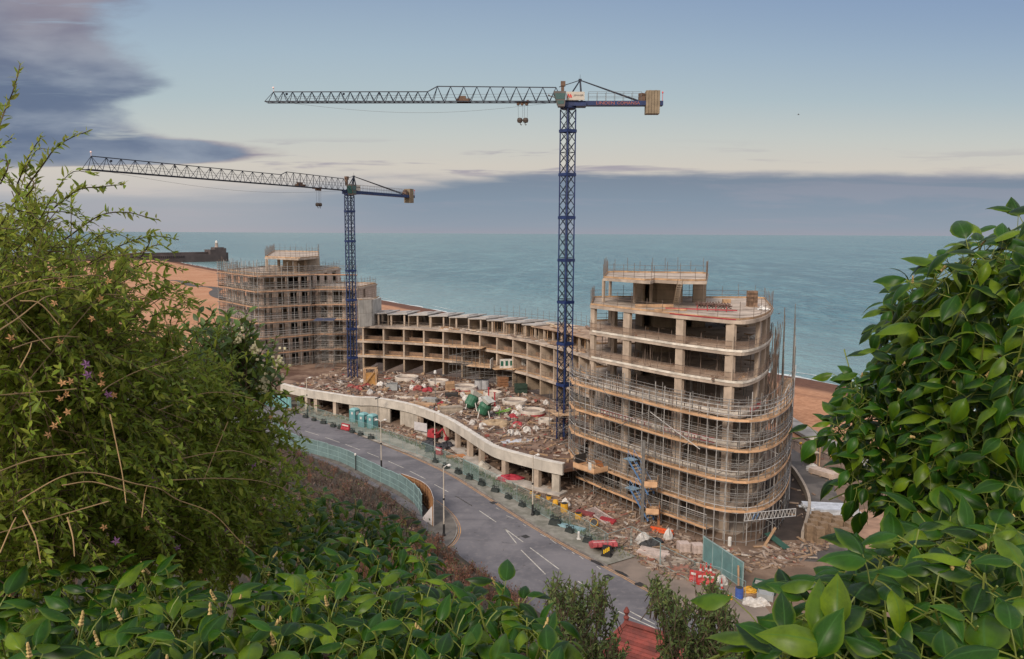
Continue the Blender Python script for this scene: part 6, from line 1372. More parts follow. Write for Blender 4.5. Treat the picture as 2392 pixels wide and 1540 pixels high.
p = Vector(dz(1660, 1025)); crate(tuple(p), (2.0, 1.6, 1.6), .2, pm('skip_green', (.025, .05, .035), .7, .3, 1.5), 'waste_skip', 'dark green skip in front of the crescent bays', 'skip', slats=2)
for i, X_ in enumerate((1262, 1322)): p = Vector(dz(X_, 990)); t = drum(tuple(p), .75, 1.7, pm('grey_tank', (.33, .33, .34), .6, .2, 1.5), f'{["left", "right"][i]} grey tank of the pair in front of the scaffold tower', 'water_tank', 'tank', 'grey tanks on the deck')
# orange-yellow frame beside the far crane
p = Vector(dz(240, 960)); t = thing('load_crate', tuple(p), 'tall orange timber crate frame beside the foot of the far crane', 'frame'); mb = MB()
for sx in (-1.1, 1.1):
    for sy in (-.7, .7): mb.bar(p + Vector((sx, sy, 0)), p + Vector((sx, sy, 3.4)), .2)
for zz in (.3, 3.3):
    for sy in (-.7, .7): mb.bar(p + Vector((-1.1, sy, zz)), p + Vector((1.1, sy, zz)), .16)
for sx in (-1.1, 1.1): mb.bar(p + Vector((sx, -.7, 3.3)), p + Vector((sx, .7, 3.3)), .16)
mb.bar(p + Vector((-1.1, -.7, .3)), p + Vector((1.1, -.7, 3.3)), .14); mb.build('frame', TIMBER, t); mb = MB(); mb.box(p + Vector((0, .1, 1.3)), (1.7, .9, 2.2)); mb.build('load', pm('ochre_load', (.42, .22, .07), .8, .35, 1.2), t)
for i, (X_, Y_, s, lab) in enumerate(((780, 1015, 2.4, 'red machine cover near the first rings'), (905, 1140, 1.7, 'red sheet beside the tan crate'), (1590, 1265, 2.2, 'red frame heap right of the mixers'), (1640, 1345, 2.3, 'red sheet heap near the parapet bend'), (200, 970, 2.2, 'red net heap left of the orange frame'), (130, 1000, 2.6, 'red net heap close to the far crane'), (60, 985, 2.4, 'leftmost red net heap by the parapet'), (690, 1000, 2.6, 'rust red pile behind the first rings'))):
    s *= .75; lump(dz(X_, Y_), s, s * .7, s * .4, REDP if i < 4 else pm('faded_red', (.30, .07, .06), .8, .4, 2), 'red_heap', f'{lab}', 'heap', 120 + i, 'red heaps on the deck', rz=i, sharp=.4)
for i, (X_, Y_) in enumerate(((1355, 1100), (1412, 1150))):
    p = Vector(dz(X_, Y_)); t = thing('red_prop', tuple(p), f'{["left", "right"][i]} bright red upright prop behind the green mixers', 'prop', 'red props behind the mixers'); mb = MB(); mb.bar(p, p + Vector((0, 0, 2.2)), .22); mb.box(p + Vector((0, 0, .04)), (.5, .5, .08)); mb.box(p + Vector((0, 0, 2.22)), (.4, .4, .06)); mb.build('shaft', REDP, t)
a = Vector(dz(1490, 1240)); t = MB(); t.bar(a + Vector((-1.2, -.3, .4)), a + Vector((1.2, .5, 1.0)), .12); t.bar(a + Vector((-1.0, .2, .3)), a + Vector((1.0, .3, .7)), .1); t.bar(a + Vector((-.6, -.2, 0)), a + Vector((-.5, .3, .9)), .1); tag(t.build('green_poles', pm('lime_green', (.22, .50, .08), .5, .2, 2), loc=tuple(a)), 'lime green poles beside the right mixer', 'poles')
lump(dz(1420, 1335), 4.2, 2.8, .8, pm('tan_sand', (.38, .28, .18), .95, .3, 2), 'sand_pile', 'tan sand pile right of the parapet bend', 'pile', 140, sharp=.12)
lump(dz(1700, 1475), 3.5, 1.5, .1, pm('water_sheet', (.48, .47, .50), .2, .2, 1), 'plastic_sheet', 'flat pale sheet near the right end of the parapet', 'sheet', 141)
a = dz(1560, 1490); boards(a, 2.4, 1.6, .12, .3, pm('grey_white_board', (.52, .53, .57), .7, .2, 1.5), 'board_stack', 'pale blue grey board sheets near the right end of the deck', 'boards', nx=1, nz=2)
p = Vector(dz(850, 1090)); t = thing('stand_pipe', tuple(p), 'tall slim lamp mast standing on the deck beside the red machine cover', 'mast'); mb = MB(); mb.tube([p, p + Vector((0, 0, 4.5))], .06, 5); mb.lathe(p, [(.3, 0), (.3, .1), (.08, .14)], 8); mb.build('pole', STEEL, t); mb = MB(); mb.lathe(p + Vector((0, 0, 4.4)), [(.1, 0), (.25, .1), (.22, .5), (.08, .6)], 8); mb.build('lamp_head', WHITEP, t)
# loading scaffolds in front of the crescent with the white cabin
pc = G(*Z2(1160, 905), DZ); lattice_tower('scaffold tower with orange deck in front of the middle of the crescent', (pc.x, pc.y - .2), -.35, 6.4, 3.4, DZ, 9.6, 4)
pc2 = G(*Z2(1400, 945), DZ); lattice_tower('scaffold tower carrying the white panelled platform before the crescent', (pc2.x, pc2.y + .2), -.45, 9.4, 3.4, DZ, 6.4, 3)
a = Vector((pc2.x + 1.9, pc2.y - 1.0, 6.45)); t = thing('panel_enclosure', tuple(a), 'white panelled enclosure with green windows on the scaffold platform', 'enclosure'); rz = .32; M = Matrix.Rotation(rz, 3, 'Z'); M0 = Matrix.Rotation(-.75, 3, 'Z')
mb = MB(); mb.box(a + M @ Vector((1.5, -.9, .85)), (5.0, .08, 1.7), rz); mb.build('panel', WHITEP, t); mb = MB(); mb.box(a + M @ Vector((-2.2, .3, .85)) + Vector((0, 0, 0)), (.08, 2.6, 1.7), rz - .5); mb.build('panel', WHITEP, t)
for f_ in (-.6, .3, 1.2):
    mb = MB(); mb.box(a + M @ Vector((f_, -.95, .9)), (.5, .05, .9), rz); mb.build('window', pm('window_green', (.03, .13, .09), .4, .2, 1), t)
mb = MB(); mb.box(a + Vector((.8, .4, .0)), (6.4, 4.2, .08), rz); mb.build('floor', PLANK, t)

# ---------------------------------------------------------------- loose rubble and offcuts (beyond counting)
RUB = island_mat('rubble', [(0, (0.21, 0.135, 0.10)), (.22, (0.34, 0.26, 0.20)), (.38, (0.14, 0.095, 0.075)), (.56, (0.42, 0.35, 0.30)), (.66, (0.28, 0.07, 0.055)), (.70, (0.36, 0.235, 0.14)), (.86, (0.52, 0.47, 0.42)), (.92, (0.09, 0.085, 0.085))])
RUB2 = island_mat('earth_rubble', [(0, (0.19, 0.125, 0.09)), (.25, (0.29, 0.21, 0.155)), (.45, (0.13, 0.09, 0.07)), (.68, (0.34, 0.27, 0.22)), (.82, (0.24, 0.09, 0.06)), (.86, (0.31, 0.20, 0.12)), (.96, (0.45, 0.40, 0.35))])
def scatter(name, fn, n, z, kinds=(.15, .5), seed=1, hmax=.35, pl=(.7, 3.2)):
    r_ = random.Random(seed); mb = MB(); k = 0
    while k < n:
        p = fn(r_)
        if p is None: continue
        k += 1
        if r_.random() < .42: L, w_, h_ = r_.uniform(*pl), r_.uniform(.08, .28), r_.uniform(.04, .16)
        else: L = r_.uniform(*kinds); w_ = L * r_.uniform(.5, 1); h_ = L * r_.uniform(.3, .8)
        M = Matrix.Rotation(r_.uniform(0, 6.3), 3, 'Z') @ Matrix.Rotation(r_.uniform(-.25, .25), 3, 'Y') @ Matrix.Rotation(r_.uniform(-.2, .2), 3, 'X')
        mb.box((p[0], p[1], z + h_ * .4 + r_.uniform(0, hmax) * (r_.random() < .4)), (L, w_, h_), M=M)
    return stuff(mb.build(name, RUB if name == 'deck_rubble' else RUB2))
def inpoly(x, y, poly):
    c = False; n = len(poly); j = n - 1
    for i in range(n):
        if (poly[i][1] > y) != (poly[j][1] > y) and x < (poly[j][0] - poly[i][0]) * (y - poly[i][1]) / (poly[j][1] - poly[i][1]) + poly[i][0]: c = not c
        j = i
    return c
inner = [(p.x, p.y) for p in offset(PP, 1.2)] + [(7.5, 101), (10, 112)] + [(cpt(s, -1.0)[0].x, cpt(s, -1.0)[0].y) for s in reversed(samp[3:-1])] + [(-35, 166)]
def on_deck(r_):
    s = r_.random()
    if s < .75: x, y = r_.uniform(-42, 12), r_.uniform(92, 168)
    else:
        c = r_.choice([(-25, 142), (-30, 140), (-14, 130), (-8, 124), (-4, 120), (2, 112), (-20, 146), (0, 128)]); x, y = r_.gauss(c[0], 3), r_.gauss(c[1], 3)
    if not inpoly(x, y, inner): return None
    return (x, y)
scatter('deck_rubble', on_deck, 2600, DZ, (.1, .6), 3)
strip = [(p.x, p.y) for p in out2] + [(14, 68.5), (27, 72), (34, 79), (36, 84), (30, 78.5), (23, 74.6), (18, 79.5), (9, 93), (5.2, 90.8)] + [(p.x, p.y) for p in reversed(offset(PP, -1.2))]
def on_strip(r_):
    x, y = r_.uniform(-40, 36), r_.uniform(66, 140)
    if y < 95 and r_.random() < .0: return None
    return (x, y) if inpoly(x, y, strip) else None
scatter('ground_rubble', on_strip, 3600, 0.0, (.05, .32), 4, .12, (.3, 1.8))
def under(r_):
    x, y = r_.uniform(-40, 8), r_.uniform(90, 142)
    return (x, y) if inpoly(x, y, [(p.x, p.y) for p in offset(PP, .3)] + [(p.x, p.y) for p in reversed(offset(PP, 8))]) else None
scatter('ground_rubble', under, 300, 0.0, (.15, .6), 5, .2)
def right_side(r_):
    x, y = r_.uniform(31, 52), r_.uniform(72, 118); return (x, y) if not inpoly(x, y, [(*G(*p)[:2],) for p in pr]) else (None if r_.random() < .9 else (x, y))
scatter('ground_rubble', right_side, 260, 0.0, (.06, .25), 6, .05, (.25, 1.1))
def floors(k):
    def f(r_):
        x, y = r_.uniform(9, 35), r_.uniform(80, 110); return (x, y) if inpoly(x, y, [(p.x, p.y) for p in offset(FOOT + [FOOT[0]], .8)]) else None
    return f
for k in (4, 5, 6): scatter('floor_offcuts', floors(k), 60, LV[k] + .003, (.1, .4), 20 + k, .05)
# low weeds along the inside of the kerb fence
mb = MB(); r_ = random.Random(9)
wl = offset(PAV, 3.2); Lw = plen(wl)
for i in range(1400):
    s = Lw * r_.uniform(.55, 1.0); p = at_len(wl, s); x, y = p.x + r_.gauss(0, .35), p.y + r_.gauss(0, .35); a = r_.uniform(0, 6.3); h_ = r_.uniform(.15, .5)
    mb.add([(x - .06 * math.cos(a), y - .06 * math.sin(a), .05), (x + .06 * math.cos(a), y + .06 * math.sin(a), .05), (x + r_.uniform(-.2, .2), y + r_.uniform(-.2, .2), .1 + h_)], [(0, 1, 2)])
stuff(mb.build('weeds', island_mat('weed', [(0, (.10, .13, .04)), (.4, (.15, .15, .06)), (.75, (.07, .10, .03))])))
# birds
def bird(loc, label, s=1.0, rz=0.0):
    t = thing('seagull', loc, label, 'bird', 'gulls in flight'); p = Vector(loc); M = Matrix.Rotation(rz, 3, 'Z'); mb = MB()
    mb.lathe(p, [(.01, -.26 * s), (.07 * s, -.12 * s), (.09 * s, .02 * s), (.055 * s, .16 * s), (.05 * s, .22 * s), (.01, .3 * s)], 8, M @ Matrix.Rotation(R(90), 3, 'X')); mb.build('body', pm('gull_grey', (.16, .16, .17), .8, .2, 3), t)
    for s_ in (-1, 1):
        mb = MB(); q = [(0, -.08, .03), (0, .08, .03), (.3 * s_, .1, .16), (.3 * s_, -.06, .16), (.72 * s_, -.02, .06), (.7 * s_, .05, .06)]; v_ = [p + M @ (Vector(a_) * s) for a_ in q]; v2 = [a_ + Vector((0, 0, .02 * s)) for a_ in v_]
        mb.add(v_ + v2, [(0, 3, 2, 1), (3, 4, 5, 2), (6, 7, 8, 9), (9, 8, 11, 10), (0, 6, 9, 3), (3, 9, 10, 4), (1, 2, 8, 7), (2, 5, 11, 8), (4, 10, 11, 5)]); mb.build('wing', pm('wing_dark', (.06, .06, .07), .8, .2, 3), t)
bird(tuple(D(1865, 268, 190)), 'lone gull flying high in the clear sky right of the cranes', 1.0, 1.3)
bird(tuple(D(1820, 733, 130)), 'gull flying low beside the right edge of the rounded tower', .9, .4)
# ---------------------------------------------------------------- house roof seen between the two small trees
A_, B_ = G(1463, 1457, 11.0), G(1545, 1482, 11.0); rr_ = (B_ - A_); rr_.z = 0; rr_.normalize(); pp_ = Vector((rr_.y, -rr_.x, 0))
if pp_.y > 0: pp_ = -pp_
hs = thing('red_roofed_house', (A_.x, A_.y, 4.0), 'house with dark red tiled hip roof and finial between the two small trees', 'house')
TILE = pm('red_tile', (0.20, 0.045, 0.035), .85, .45, 1.5, .3, 9.0, col2=(0.11, 0.03, 0.025), island=.22)
def slope(a0, a1, b0, b1, n, name='roof'):
    mb = MB()
    for k in range(n):
        f0, f1 = k / n, (k + 1.18) / n; up = Vector((0, 0, .03))
        p0, p1 = a0.lerp(b0, f0), a1.lerp(b1, f0); q0, q1 = a0.lerp(b0, min(1, f1)), a1.lerp(b1, min(1, f1))
        mb.hexa([p0, p1, q1, q0, p0 + up * .3, p1 + up * .3, q1 + up * 1.6, q0 + up * 1.6])
    return mb.build(name, TILE, hs)
Rr = 9.0; hw = 3.6; dr = Vector((0, 0, -3.3)); E0 = A_ - rr_ * 2.6
slope(A_, A_ + rr_ * Rr, E0 + pp_ * hw + dr, A_ + rr_ * Rr + pp_ * hw + dr, 26)
slope(A_ + rr_ * Rr, A_, A_ + rr_ * Rr - pp_ * hw + dr, E0 - pp_ * hw + dr, 26)
slope(A_, A_, E0 - pp_ * hw + dr, E0 + pp_ * hw + dr, 26)
mb = MB(); mb.tube([A_ + Vector((0, 0, .05)), A_ + rr_ * Rr + Vector((0, 0, .05))], .14, 6); mb.tube([A_ + Vector((0, 0, .05)), E0 + pp_ * hw + dr], .11, 6); mb.tube([A_ + Vector((0, 0, .05)), E0 - pp_ * hw + dr], .11, 6); mb.build('ridge_tile', TILE, hs)
mb = MB(); mb.lathe(A_ + Vector((0, 0, .05)), [(.16, 0), (.1, .15), (.16, .3), (.06, .42), (.17, .62), (.05, .85)], 10); mb.build('finial', TILE, hs)
mb = MB(); q = [E0 + pp_ * hw * .88 + rr_ * .4, A_ + rr_ * Rr * .98 + pp_ * hw * .88, A_ + rr_ * Rr * .98 - pp_ * hw * .88, E0 - pp_ * hw * .88 + rr_ * .4]
mb.prism([(p.x, p.y) for p in q], 0.5, 7.75); mb.build('wall', pm('house_brick', (.26, .12, .08), .9, .3, 2), hs)

# ---------------------------------------------------------------- plants
def leaf_mat(name, top, light, dark, rough=.34, trans=.3, spec=.5):
    m = bpy.data.materials.new(name); m.use_nodes = True; nt = m.node_tree; b = nt.nodes['Principled BSDF']; n = NX(nt)
    g = n.node('ShaderNodeNewGeometry'); rp = g.outputs['Random Per Island']
    uvn = n.node('ShaderNodeUVMap'); sx = n.node('ShaderNodeSeparateXYZ'); n.link(uvn.outputs[0], sx.inputs[0])
    c = n.ramp(rp, [(0, dark), (.34, top), (.66, tuple(k * 1.5 for k in top)), (.90, light), (1, tuple(k * 1.25 for k in light))])
    t = n.node('ShaderNodeTexCoord'); c = n.mix(n.ss(n.noise(t.outputs['Object'], 22, 4, .65), .38, .68, 0, .55), c, (*[k * .55 for k in top], 1))
    c = n.mix(n.ss(n.noise(t.outputs['Object'], 90, 3, .6), .62, .74, 0, .5), c, (top[0] * 3.2, top[1] * 1.5, top[2] * 2.5, 1))
    c = n.mix(n.ss(n.m('ABSOLUTE', n.m('SUBTRACT', sx.outputs[0], .5)), .34, .5, 0, .55), c, (*light, 1))
    mid = n.ss(n.m('ABSOLUTE', n.m('SUBTRACT', sx.outputs[0], .5)), .045, .012)
    side = n.m('MULTIPLY', n.ss(n.m('FRACT', n.m('MULTIPLY', n.m('SUBTRACT', sx.outputs[1], n.m('MULTIPLY', n.m('ABSOLUTE', n.m('SUBTRACT', sx.outputs[0], .5)), .55)), 5.0)), .12, .02), .35)
    c = n.mix(n.m('MULTIPLY', n.m('MAXIMUM', mid, side), .5), c, (*[min(1, k * 1.9 + .015) for k in top], 1))
    c = n.mix(g.outputs['Backfacing'], c, (light[0] * .9, light[1] * .85, light[2] * 1.6, 1))
    n.link(c, b.inputs['Base Color']); b.inputs['Roughness'].default_value = rough; b.inputs['Specular IOR Level'].default_value = spec
    tr = n.node('ShaderNodeBsdfTranslucent'); tc_ = n.mix(.55, c, (*[k * 1.5 for k in light], 1)); n.link(tc_, tr.inputs[0])
    mx = n.node('ShaderNodeMixShader'); mx.inputs[0].default_value = trans; n.link(b.outputs[0], mx.inputs[1]); n.link(tr.outputs[0], mx.inputs[2])
    n.link(mx.outputs[0], nt.nodes['Material Output'].inputs[0]); return m
class Leaves:
    def __init__(s): s.v = []; s.f = []; s.uv = []
    def leaf(s, base, d, nrm, L, W, prof, cols, fold, droop, wave=0.0, ph=0.0):
        d = d.normalized(); x = d.cross(nrm)
        if x.length < 1e-4: x = d.cross(Vector((1, .1, 0)))
        x.normalize(); n_ = x.cross(d); o = len(s.v); nc = len(cols); R_ = len(prof)
        for i, (t, w_) in enumerate(prof):
            c = base + d * (L * (t - .22 * droop * t * t)) - n_ * (droop * L * t * t * .55)
            for k in cols:
                ww = W * w_ * k; p = c + x * ww + n_ * (abs(ww) * fold * abs(k) * 1.5 + wave * L * math.sin(6 * t + ph + 3 * k) * abs(k))
                s.v.append((p.x, p.y, p.z)); s.uv.append((.5 + .5 * k * w_ * 2 if False else .5 + .5 * k, t))
        for i in range(R_ - 1):
            for k in range(nc - 1): a = o + i * nc + k; s.f.append((a, a + 1, a + nc + 1, a + nc))
    def build(s, name, mat, parent):
        me = bpy.data.meshes.new(name); off = Vector(parent.location)
        me.from_pydata([(p[0] - off.x, p[1] - off.y, p[2] - off.z) for p in s.v], [], s.f); me.update()
        ul = me.uv_layers.new(name='UVMap'); buf = []
        for f in s.f:
            for i in f: buf += s.uv[i]
        ul.data.foreach_set('uv', buf); me.polygons.foreach_set('use_smooth', [True] * len(me.polygons)); me.materials.append(mat)
        o = bpy.data.objects.new(name, me); SC.collection.objects.link(o); o.parent = parent; return o
IVY_P = [(0, .10), (.08, .55), (.22, .92), (.40, 1.0), (.62, .74), (.82, .36), (.94, .12), (1.0, .01)]
SM_P = [(0, .08), (.35, 1.0), (.7, .7), (1.0, .02)]
C5 = (-1, -.5, 0, .5, 1); C3 = (-1, 0, 1)
def rv(r_, s=1.0): return Vector((r_.gauss(0, s), r_.gauss(0, s), r_.gauss(0, s)))
def rosette(Lf, ST, BD, c, axis, r_, L0, nl, wide=.40):
    axis = axis.normalized(); a = axis.cross(Vector((.3, .5, .8))).normalized(); b = axis.cross(a); st = c - axis * L0 * 1.9
    ST.tube([st - axis * L0 * 1.2 + rv(r_, .01), st, c + axis * L0 * .12], L0 * .028, 4, L0 * .018)
    for k in range(nl):
        an = k * 2.4 + r_.uniform(-.3, .3); f = k / nl; el = .5 - .85 * f + r_.uniform(-.2, .2)
        rad = a * math.cos(an) + b * math.sin(an); d = (rad * math.cos(el) + axis * math.sin(el)).normalized(); q0 = c - axis * (L0 * 1.5 * f)
        pl = L0 * (.28 + .42 * f) * r_.uniform(.8, 1.2); q1 = q0 + d * pl + Vector((0, 0, .10 * pl)); ST.tube([q0, q0.lerp(q1, .5) + axis * pl * .08, q1], L0 * .012, 3)
        d2 = (d + Vector((0, 0, -.10 - .25 * f)) + rv(r_, .14)).normalized(); up = axis * .5 + Vector((0, 0, .9)) + rv(r_, .2); L = L0 * r_.uniform(.72, 1.12) * (.72 + .36 * f)
        Lf.leaf(q1, d2, up, L, L * wide * r_.uniform(.82, 1.12), IVY_P, C5, -r_.uniform(.10, .65), r_.uniform(.6, 1.5), r_.uniform(.0, .03), r_.uniform(0, 6))
    if r_.random() < .16:
        for k in range(4): q = c + axis * L0 * (.12 + .08 * k); BD.lathe(q, [(L0 * .02, 0), (L0 * .045 * (1.2 - .2 * k), L0 * .04), (L0 * .015, L0 * .09)], 5)
def interp(tab, v):
    if v <= tab[0][0]: return tab[0][1]
    for (a, x), (b, y) in zip(tab[:-1], tab[1:]):
        if v <= b: return x + (y - x) * (v - a) / (b - a)
    return tab[-1][1]
IVYM = leaf_mat('ivy_leaf', (0.014, 0.052, 0.0035), (0.095, 0.150, 0.006), (0.004, 0.016, 0.003), .40, .20, .20)
STEMM = pm('ivy_stem', (0.14, 0.17, 0.03), .6, .3, 8.0); BUDM = pm('ivy_bud', (0.42, 0.30, 0.12), .7, .25, 20.0); WOODM = pm('twig_wood', (0.085, 0.055, 0.035), .9, .4, 12.0)
def ivy(name, label, loc, poly, depth_fn, spacing, L0, seed, layers=((0, 1.0), (.1, 1.0), (.2, .9), (.34, .8), (.5, .7)), axis_fn=None, wide=.40, contour=True):
    r_ = random.Random(seed); t = thing(name, loc, label, 'ivy bush'); Lf = Leaves(); ST = MB(); BD = MB()
    x0, x1 = min(p[0] for p in poly), max(p[0] for p in poly); y0, y1 = min(p[1] for p in poly), max(p[1] for p in poly); n_ = 0
    for dd, dens in layers:
        pts = []; tries = 0
        while tries < 9000:
            tries += 1; x, y = r_.uniform(x0, x1), r_.uniform(y0, y1)
            if not inpoly(x, y, poly): continue
            dp = depth_fn(x, y); sp_ = spacing / dp * FPX / dens ** .5
            if any((x - a) ** 2 + (y - b) ** 2 < s2 for a, b, s2 in pts[-900:]): continue
            pts.append((x, y, sp_ * sp_)); p = D(x, y, dp + dd + r_.uniform(-.06, .08))
            ax = axis_fn(p, r_) if axis_fn else Vector((r_.gauss(0, .32), r_.gauss(-.30, .28), 1.0))
            rosette(Lf, ST, BD, p, ax, r_, L0 * r_.uniform(.82, 1.15), r_.choice((6, 7, 8, 9)), wide)
    Lf.build('leaves', IVYM, t); stuff(ST.build('stems', STEMM, t)); stuff(BD.build('buds', BUDM, t))
    # woody stems down to the ground
    mb = MB()
    for i in range(9):
        x, y = x0 + (x1 - x0) * ((i + .5) / 9 if x0 < 1500 else .58 + .42 * i / 9), (y0 + y1) / 2
        dp = depth_fn(x, min(y1, 1500)) + .35; p = D(x, min(y, 1400), dp); g = Vector((p.x + r_.uniform(-.1, .1), p.y + .1, hill_z(p.x, p.y) - .05)); mb.tube([g, g.lerp(p, .5) + rv(r_, .04), p - Vector((0, 0, .12))], .018, 5, .008)
    mb.build('trunk', WOODM, t); return t
ivb = [(-90, 1375), (0, 1400), (130, 1366), (250, 1346), (400, 1345), (480, 1400), (560, 1420), (640, 1385), (700, 1375), (900, 1378), (1030, 1385), (1110, 1382), (1170, 1375), (1210, 1400), (1235, 1440), (1265, 1490), (1275, 1545), (1300, 1620), (-90, 1620)]
ivy('ivy_hedge', 'broad glossy dark green ivy hedge along the bottom of the view', (-.1, 1.3, 28.9), ivb, lambda x, y: interp([(1330, 1.75), (1400, 1.5), (1470, 1.28), (1540, 1.1), (1620, 1.0)], y), .052, .092, 11, wide=.225)
ivm = [(660, 1150), (755, 1150), (830, 1180), (895, 1207), (958, 1230), (1005, 1280), (1025, 1322), (1000, 1390), (700, 1400), (600, 1400), (610, 1330), (650, 1260), (660, 1200)]
ivy('ivy_bush', 'lighter ivy mound rising in front of the brown scrub, below the white hoarding', (-.9, 2.6, 28.5), ivm, lambda x, y: interp([(1150, 3.7), (1200, 3.1), (1290, 2.3), (1400, 1.8)], y), .075, .084, 12, wide=.245)
ivr = [(2480, 480), (2400, 522), (2340, 550), (2255, 580), (2195, 615), (2135, 665), (2075, 692), (2065, 725), (2105, 755), (2075, 790), (2060, 840), (2015, 882), (1985, 920), (1975, 960), (1935, 1010), (2005, 1045), (2020, 1095), (2020, 1145), (2085, 1185), (2110, 1235), (2120, 1330), (2480, 1330)]
def axr(p, r_): return Vector((-.55 + r_.gauss(0, .35), -.75 + r_.gauss(0, .3), .55 + r_.gauss(0, .3)))
ivy('ivy_bush', 'tall dense ivy bush filling the right edge against sea and beach', (1.6, 2.2, 28.7), ivr, lambda x, y: interp([(1850, 2.55), (2050, 2.4), (2200, 2.1), (2392, 1.75)], x), .066, .094, 13, axis_fn=axr, wide=.28, layers=((0, 1.0), (.1, 1.0), (.2, 1.0), (.34, .9), (.52, .8)))
ivc = [(2480, 1240), (2200, 1250), (2090, 1300), (2010, 1328), (1955, 1352), (1920, 1380), (1900, 1420), (1870, 1450), (1830, 1485), (1825, 1510), (1790, 1555), (1765, 1600), (1765, 1640), (2480, 1640)]
ivy('ivy_hedge', 'nearest large leaved ivy in the bottom right corner', (.75, 1.0, 28.9), ivc, lambda x, y: interp([(1240, 1.5), (1330, 1.18), (1450, 1.05), (1640, .92)], y), .058, .108, 14, wide=.26, axis_fn=lambda p, r_: Vector((-.25 + r_.gauss(0, .3), -.55 + r_.gauss(0, .3), .8 + r_.gauss(0, .2))), layers=((0, 1.0), (.09, 1.0), (.18, 1.0), (.3, .9), (.45, .8)))

# thorny shrub with arching canes
THM = leaf_mat('thorn_leaf', (0.125, 0.190, 0.019), (0.29, 0.32, 0.045), (0.042, 0.080, 0.011), .5, .42, .25)
CANE = pm('pale_cane', (0.36, 0.235, 0.115), .8, .35, 9.0)
def shoot(Lf, ST, pts, r_, leaf, step, per=3, rad=.0022, flat=.4):
    P = crom(pts, 6); ST.tube(P, rad, 3, rad * .45); L = plen(P); s = L * r_.uniform(.05, .2)
    while s < L:
        p = at_len(P, s); q = at_len(P, min(L, s + .01)); t = (q - p)
        t = t.normalized() if t.length > 1e-6 else Vector((0, 0, 1))
        for k in range(r_.choice((per - 1, per, per + 1))):
            d = t * r_.uniform(.15, .9) + rv(r_, .55) + Vector((0, 0, .18)); l_ = leaf * r_.uniform(.5, 1.2) * (1 - .35 * s / L)
            Lf.leaf(p + rv(r_, .002), d, Vector((0, -.25, 1)) + rv(r_, flat), l_, l_ * r_.uniform(.13, .20), SM_P, C3, r_.uniform(0, .4), r_.uniform(0, .5))
        s += step * r_.uniform(.6, 1.4)
def DP(pts, dp, dp2=None):
    n = len(pts); return [D(x, y, dp + ((dp2 if dp2 is not None else dp) - dp) * i / max(1, n - 1)) for i, (x, y) in enumerate(pts)]
th = thing('thorn_shrub', (-1.6, 2.6, 28.6), 'big tangled thorny shrub with small leaves and arching tan canes filling the left side', 'shrub')
Lf = Leaves(); ST = MB(); r_ = random.Random(21)
tpoly = [(-90, 480), (-20, 500), (50, 480), (95, 490), (120, 520), (110, 560), (180, 580), (215, 620), (255, 650), (275, 690), (290, 740), (310, 790), (360, 820), (430, 855), (490, 895), (525, 930), (555, 960), (615, 1000), (640, 1050), (635, 1100), (650, 1160), (630, 1250), (550, 1375), (370, 1320), (160, 1330), (-90, 1370)]
def tdepth(x): return interp([(-100, 1.6), (200, 1.95), (450, 2.5), (680, 3.1)], x)
cnt = 0
while cnt < 1850:
    x, y = r_.uniform(-90, 650), r_.uniform(395, 1375)
    if not inpoly(x, y, tpoly): continue
    if y < 680 and r_.random() < .5: continue
    if math.sin(x * .031 + 1.3 * math.sin(y * .017)) * math.sin(y * .036 + x * .011) < -.12 and r_.random() < .8: continue
    cnt += 1; dp = tdepth(x) + abs(r_.gauss(0, .38)) - .05; p = D(x, y, dp); sc = dp / 2.1
    out = Vector((r_.gauss(.2, .6), r_.gauss(-.15, .45), r_.gauss(.25, .5))).normalized(); L = r_.uniform(.12, .30) * min(1.05, sc); tip = p + out * L + Vector((0, 0, -.25 * L)); mid = p + out * L * .55 + Vector((0, 0, .10 * L))
    shoot(Lf, ST, [p - out * L * .3, p, mid, tip], r_, (.036 if y > 700 else .029) * sc ** .5 * r_.uniform(.7, 1.25), .015, 3, .0016)
for pts, dp in (([(-40, 400), (-10, 320), (15, 250), (35, 200), (48, 148)], 1.7), ([(-30, 370), (0, 345), (28, 322)], 1.7), ([(60, 440), (100, 385), (130, 345), (170, 320), (205, 307)], 1.8), ([(40, 430), (70, 360), (95, 322)], 1.8),
                ([(120, 490), (180, 445), (230, 437), (290, 431)], 1.9), ([(150, 560), (230, 505), (290, 496), (330, 504), (368, 514)], 2.0), ([(200, 620), (290, 570), (360, 552), (418, 560)], 2.1), ([(250, 640), (330, 590), (372, 572), (410, 592)], 2.15), ([(290, 640), (350, 612), (410, 628), (428, 634)], 2.2),
                ([(330, 700), (400, 672), (440, 660), (474, 668)], 2.3), ([(350, 740), (420, 712), (450, 700)], 2.4), ([(60, 460), (80, 430), (60, 400), (70, 372)], 1.8), ([(0, 430), (20, 385), (5, 372)], 1.7), ([(330, 600), (350, 565), (352, 540)], 2.1), ([(560, 1000), (640, 985), (700, 955), (712, 940)], 2.9), ([(590, 1050), (660, 1012), (690, 985)], 3.0)):
    shoot(Lf, ST, DP(pts, dp), r_, .030, .011, 3, .0022)
Lf.build('leaves', THM, th); stuff(ST.build('twigs', WOODM, th))
z2l = lambda a, b: (a / 3.0803 / 1.05309, (500 + b / 3.0803) / 1.05309); z3l = lambda a, b: (a / 2.2913 / 1.05309, (950 + b / 2.2913) / 1.05309)
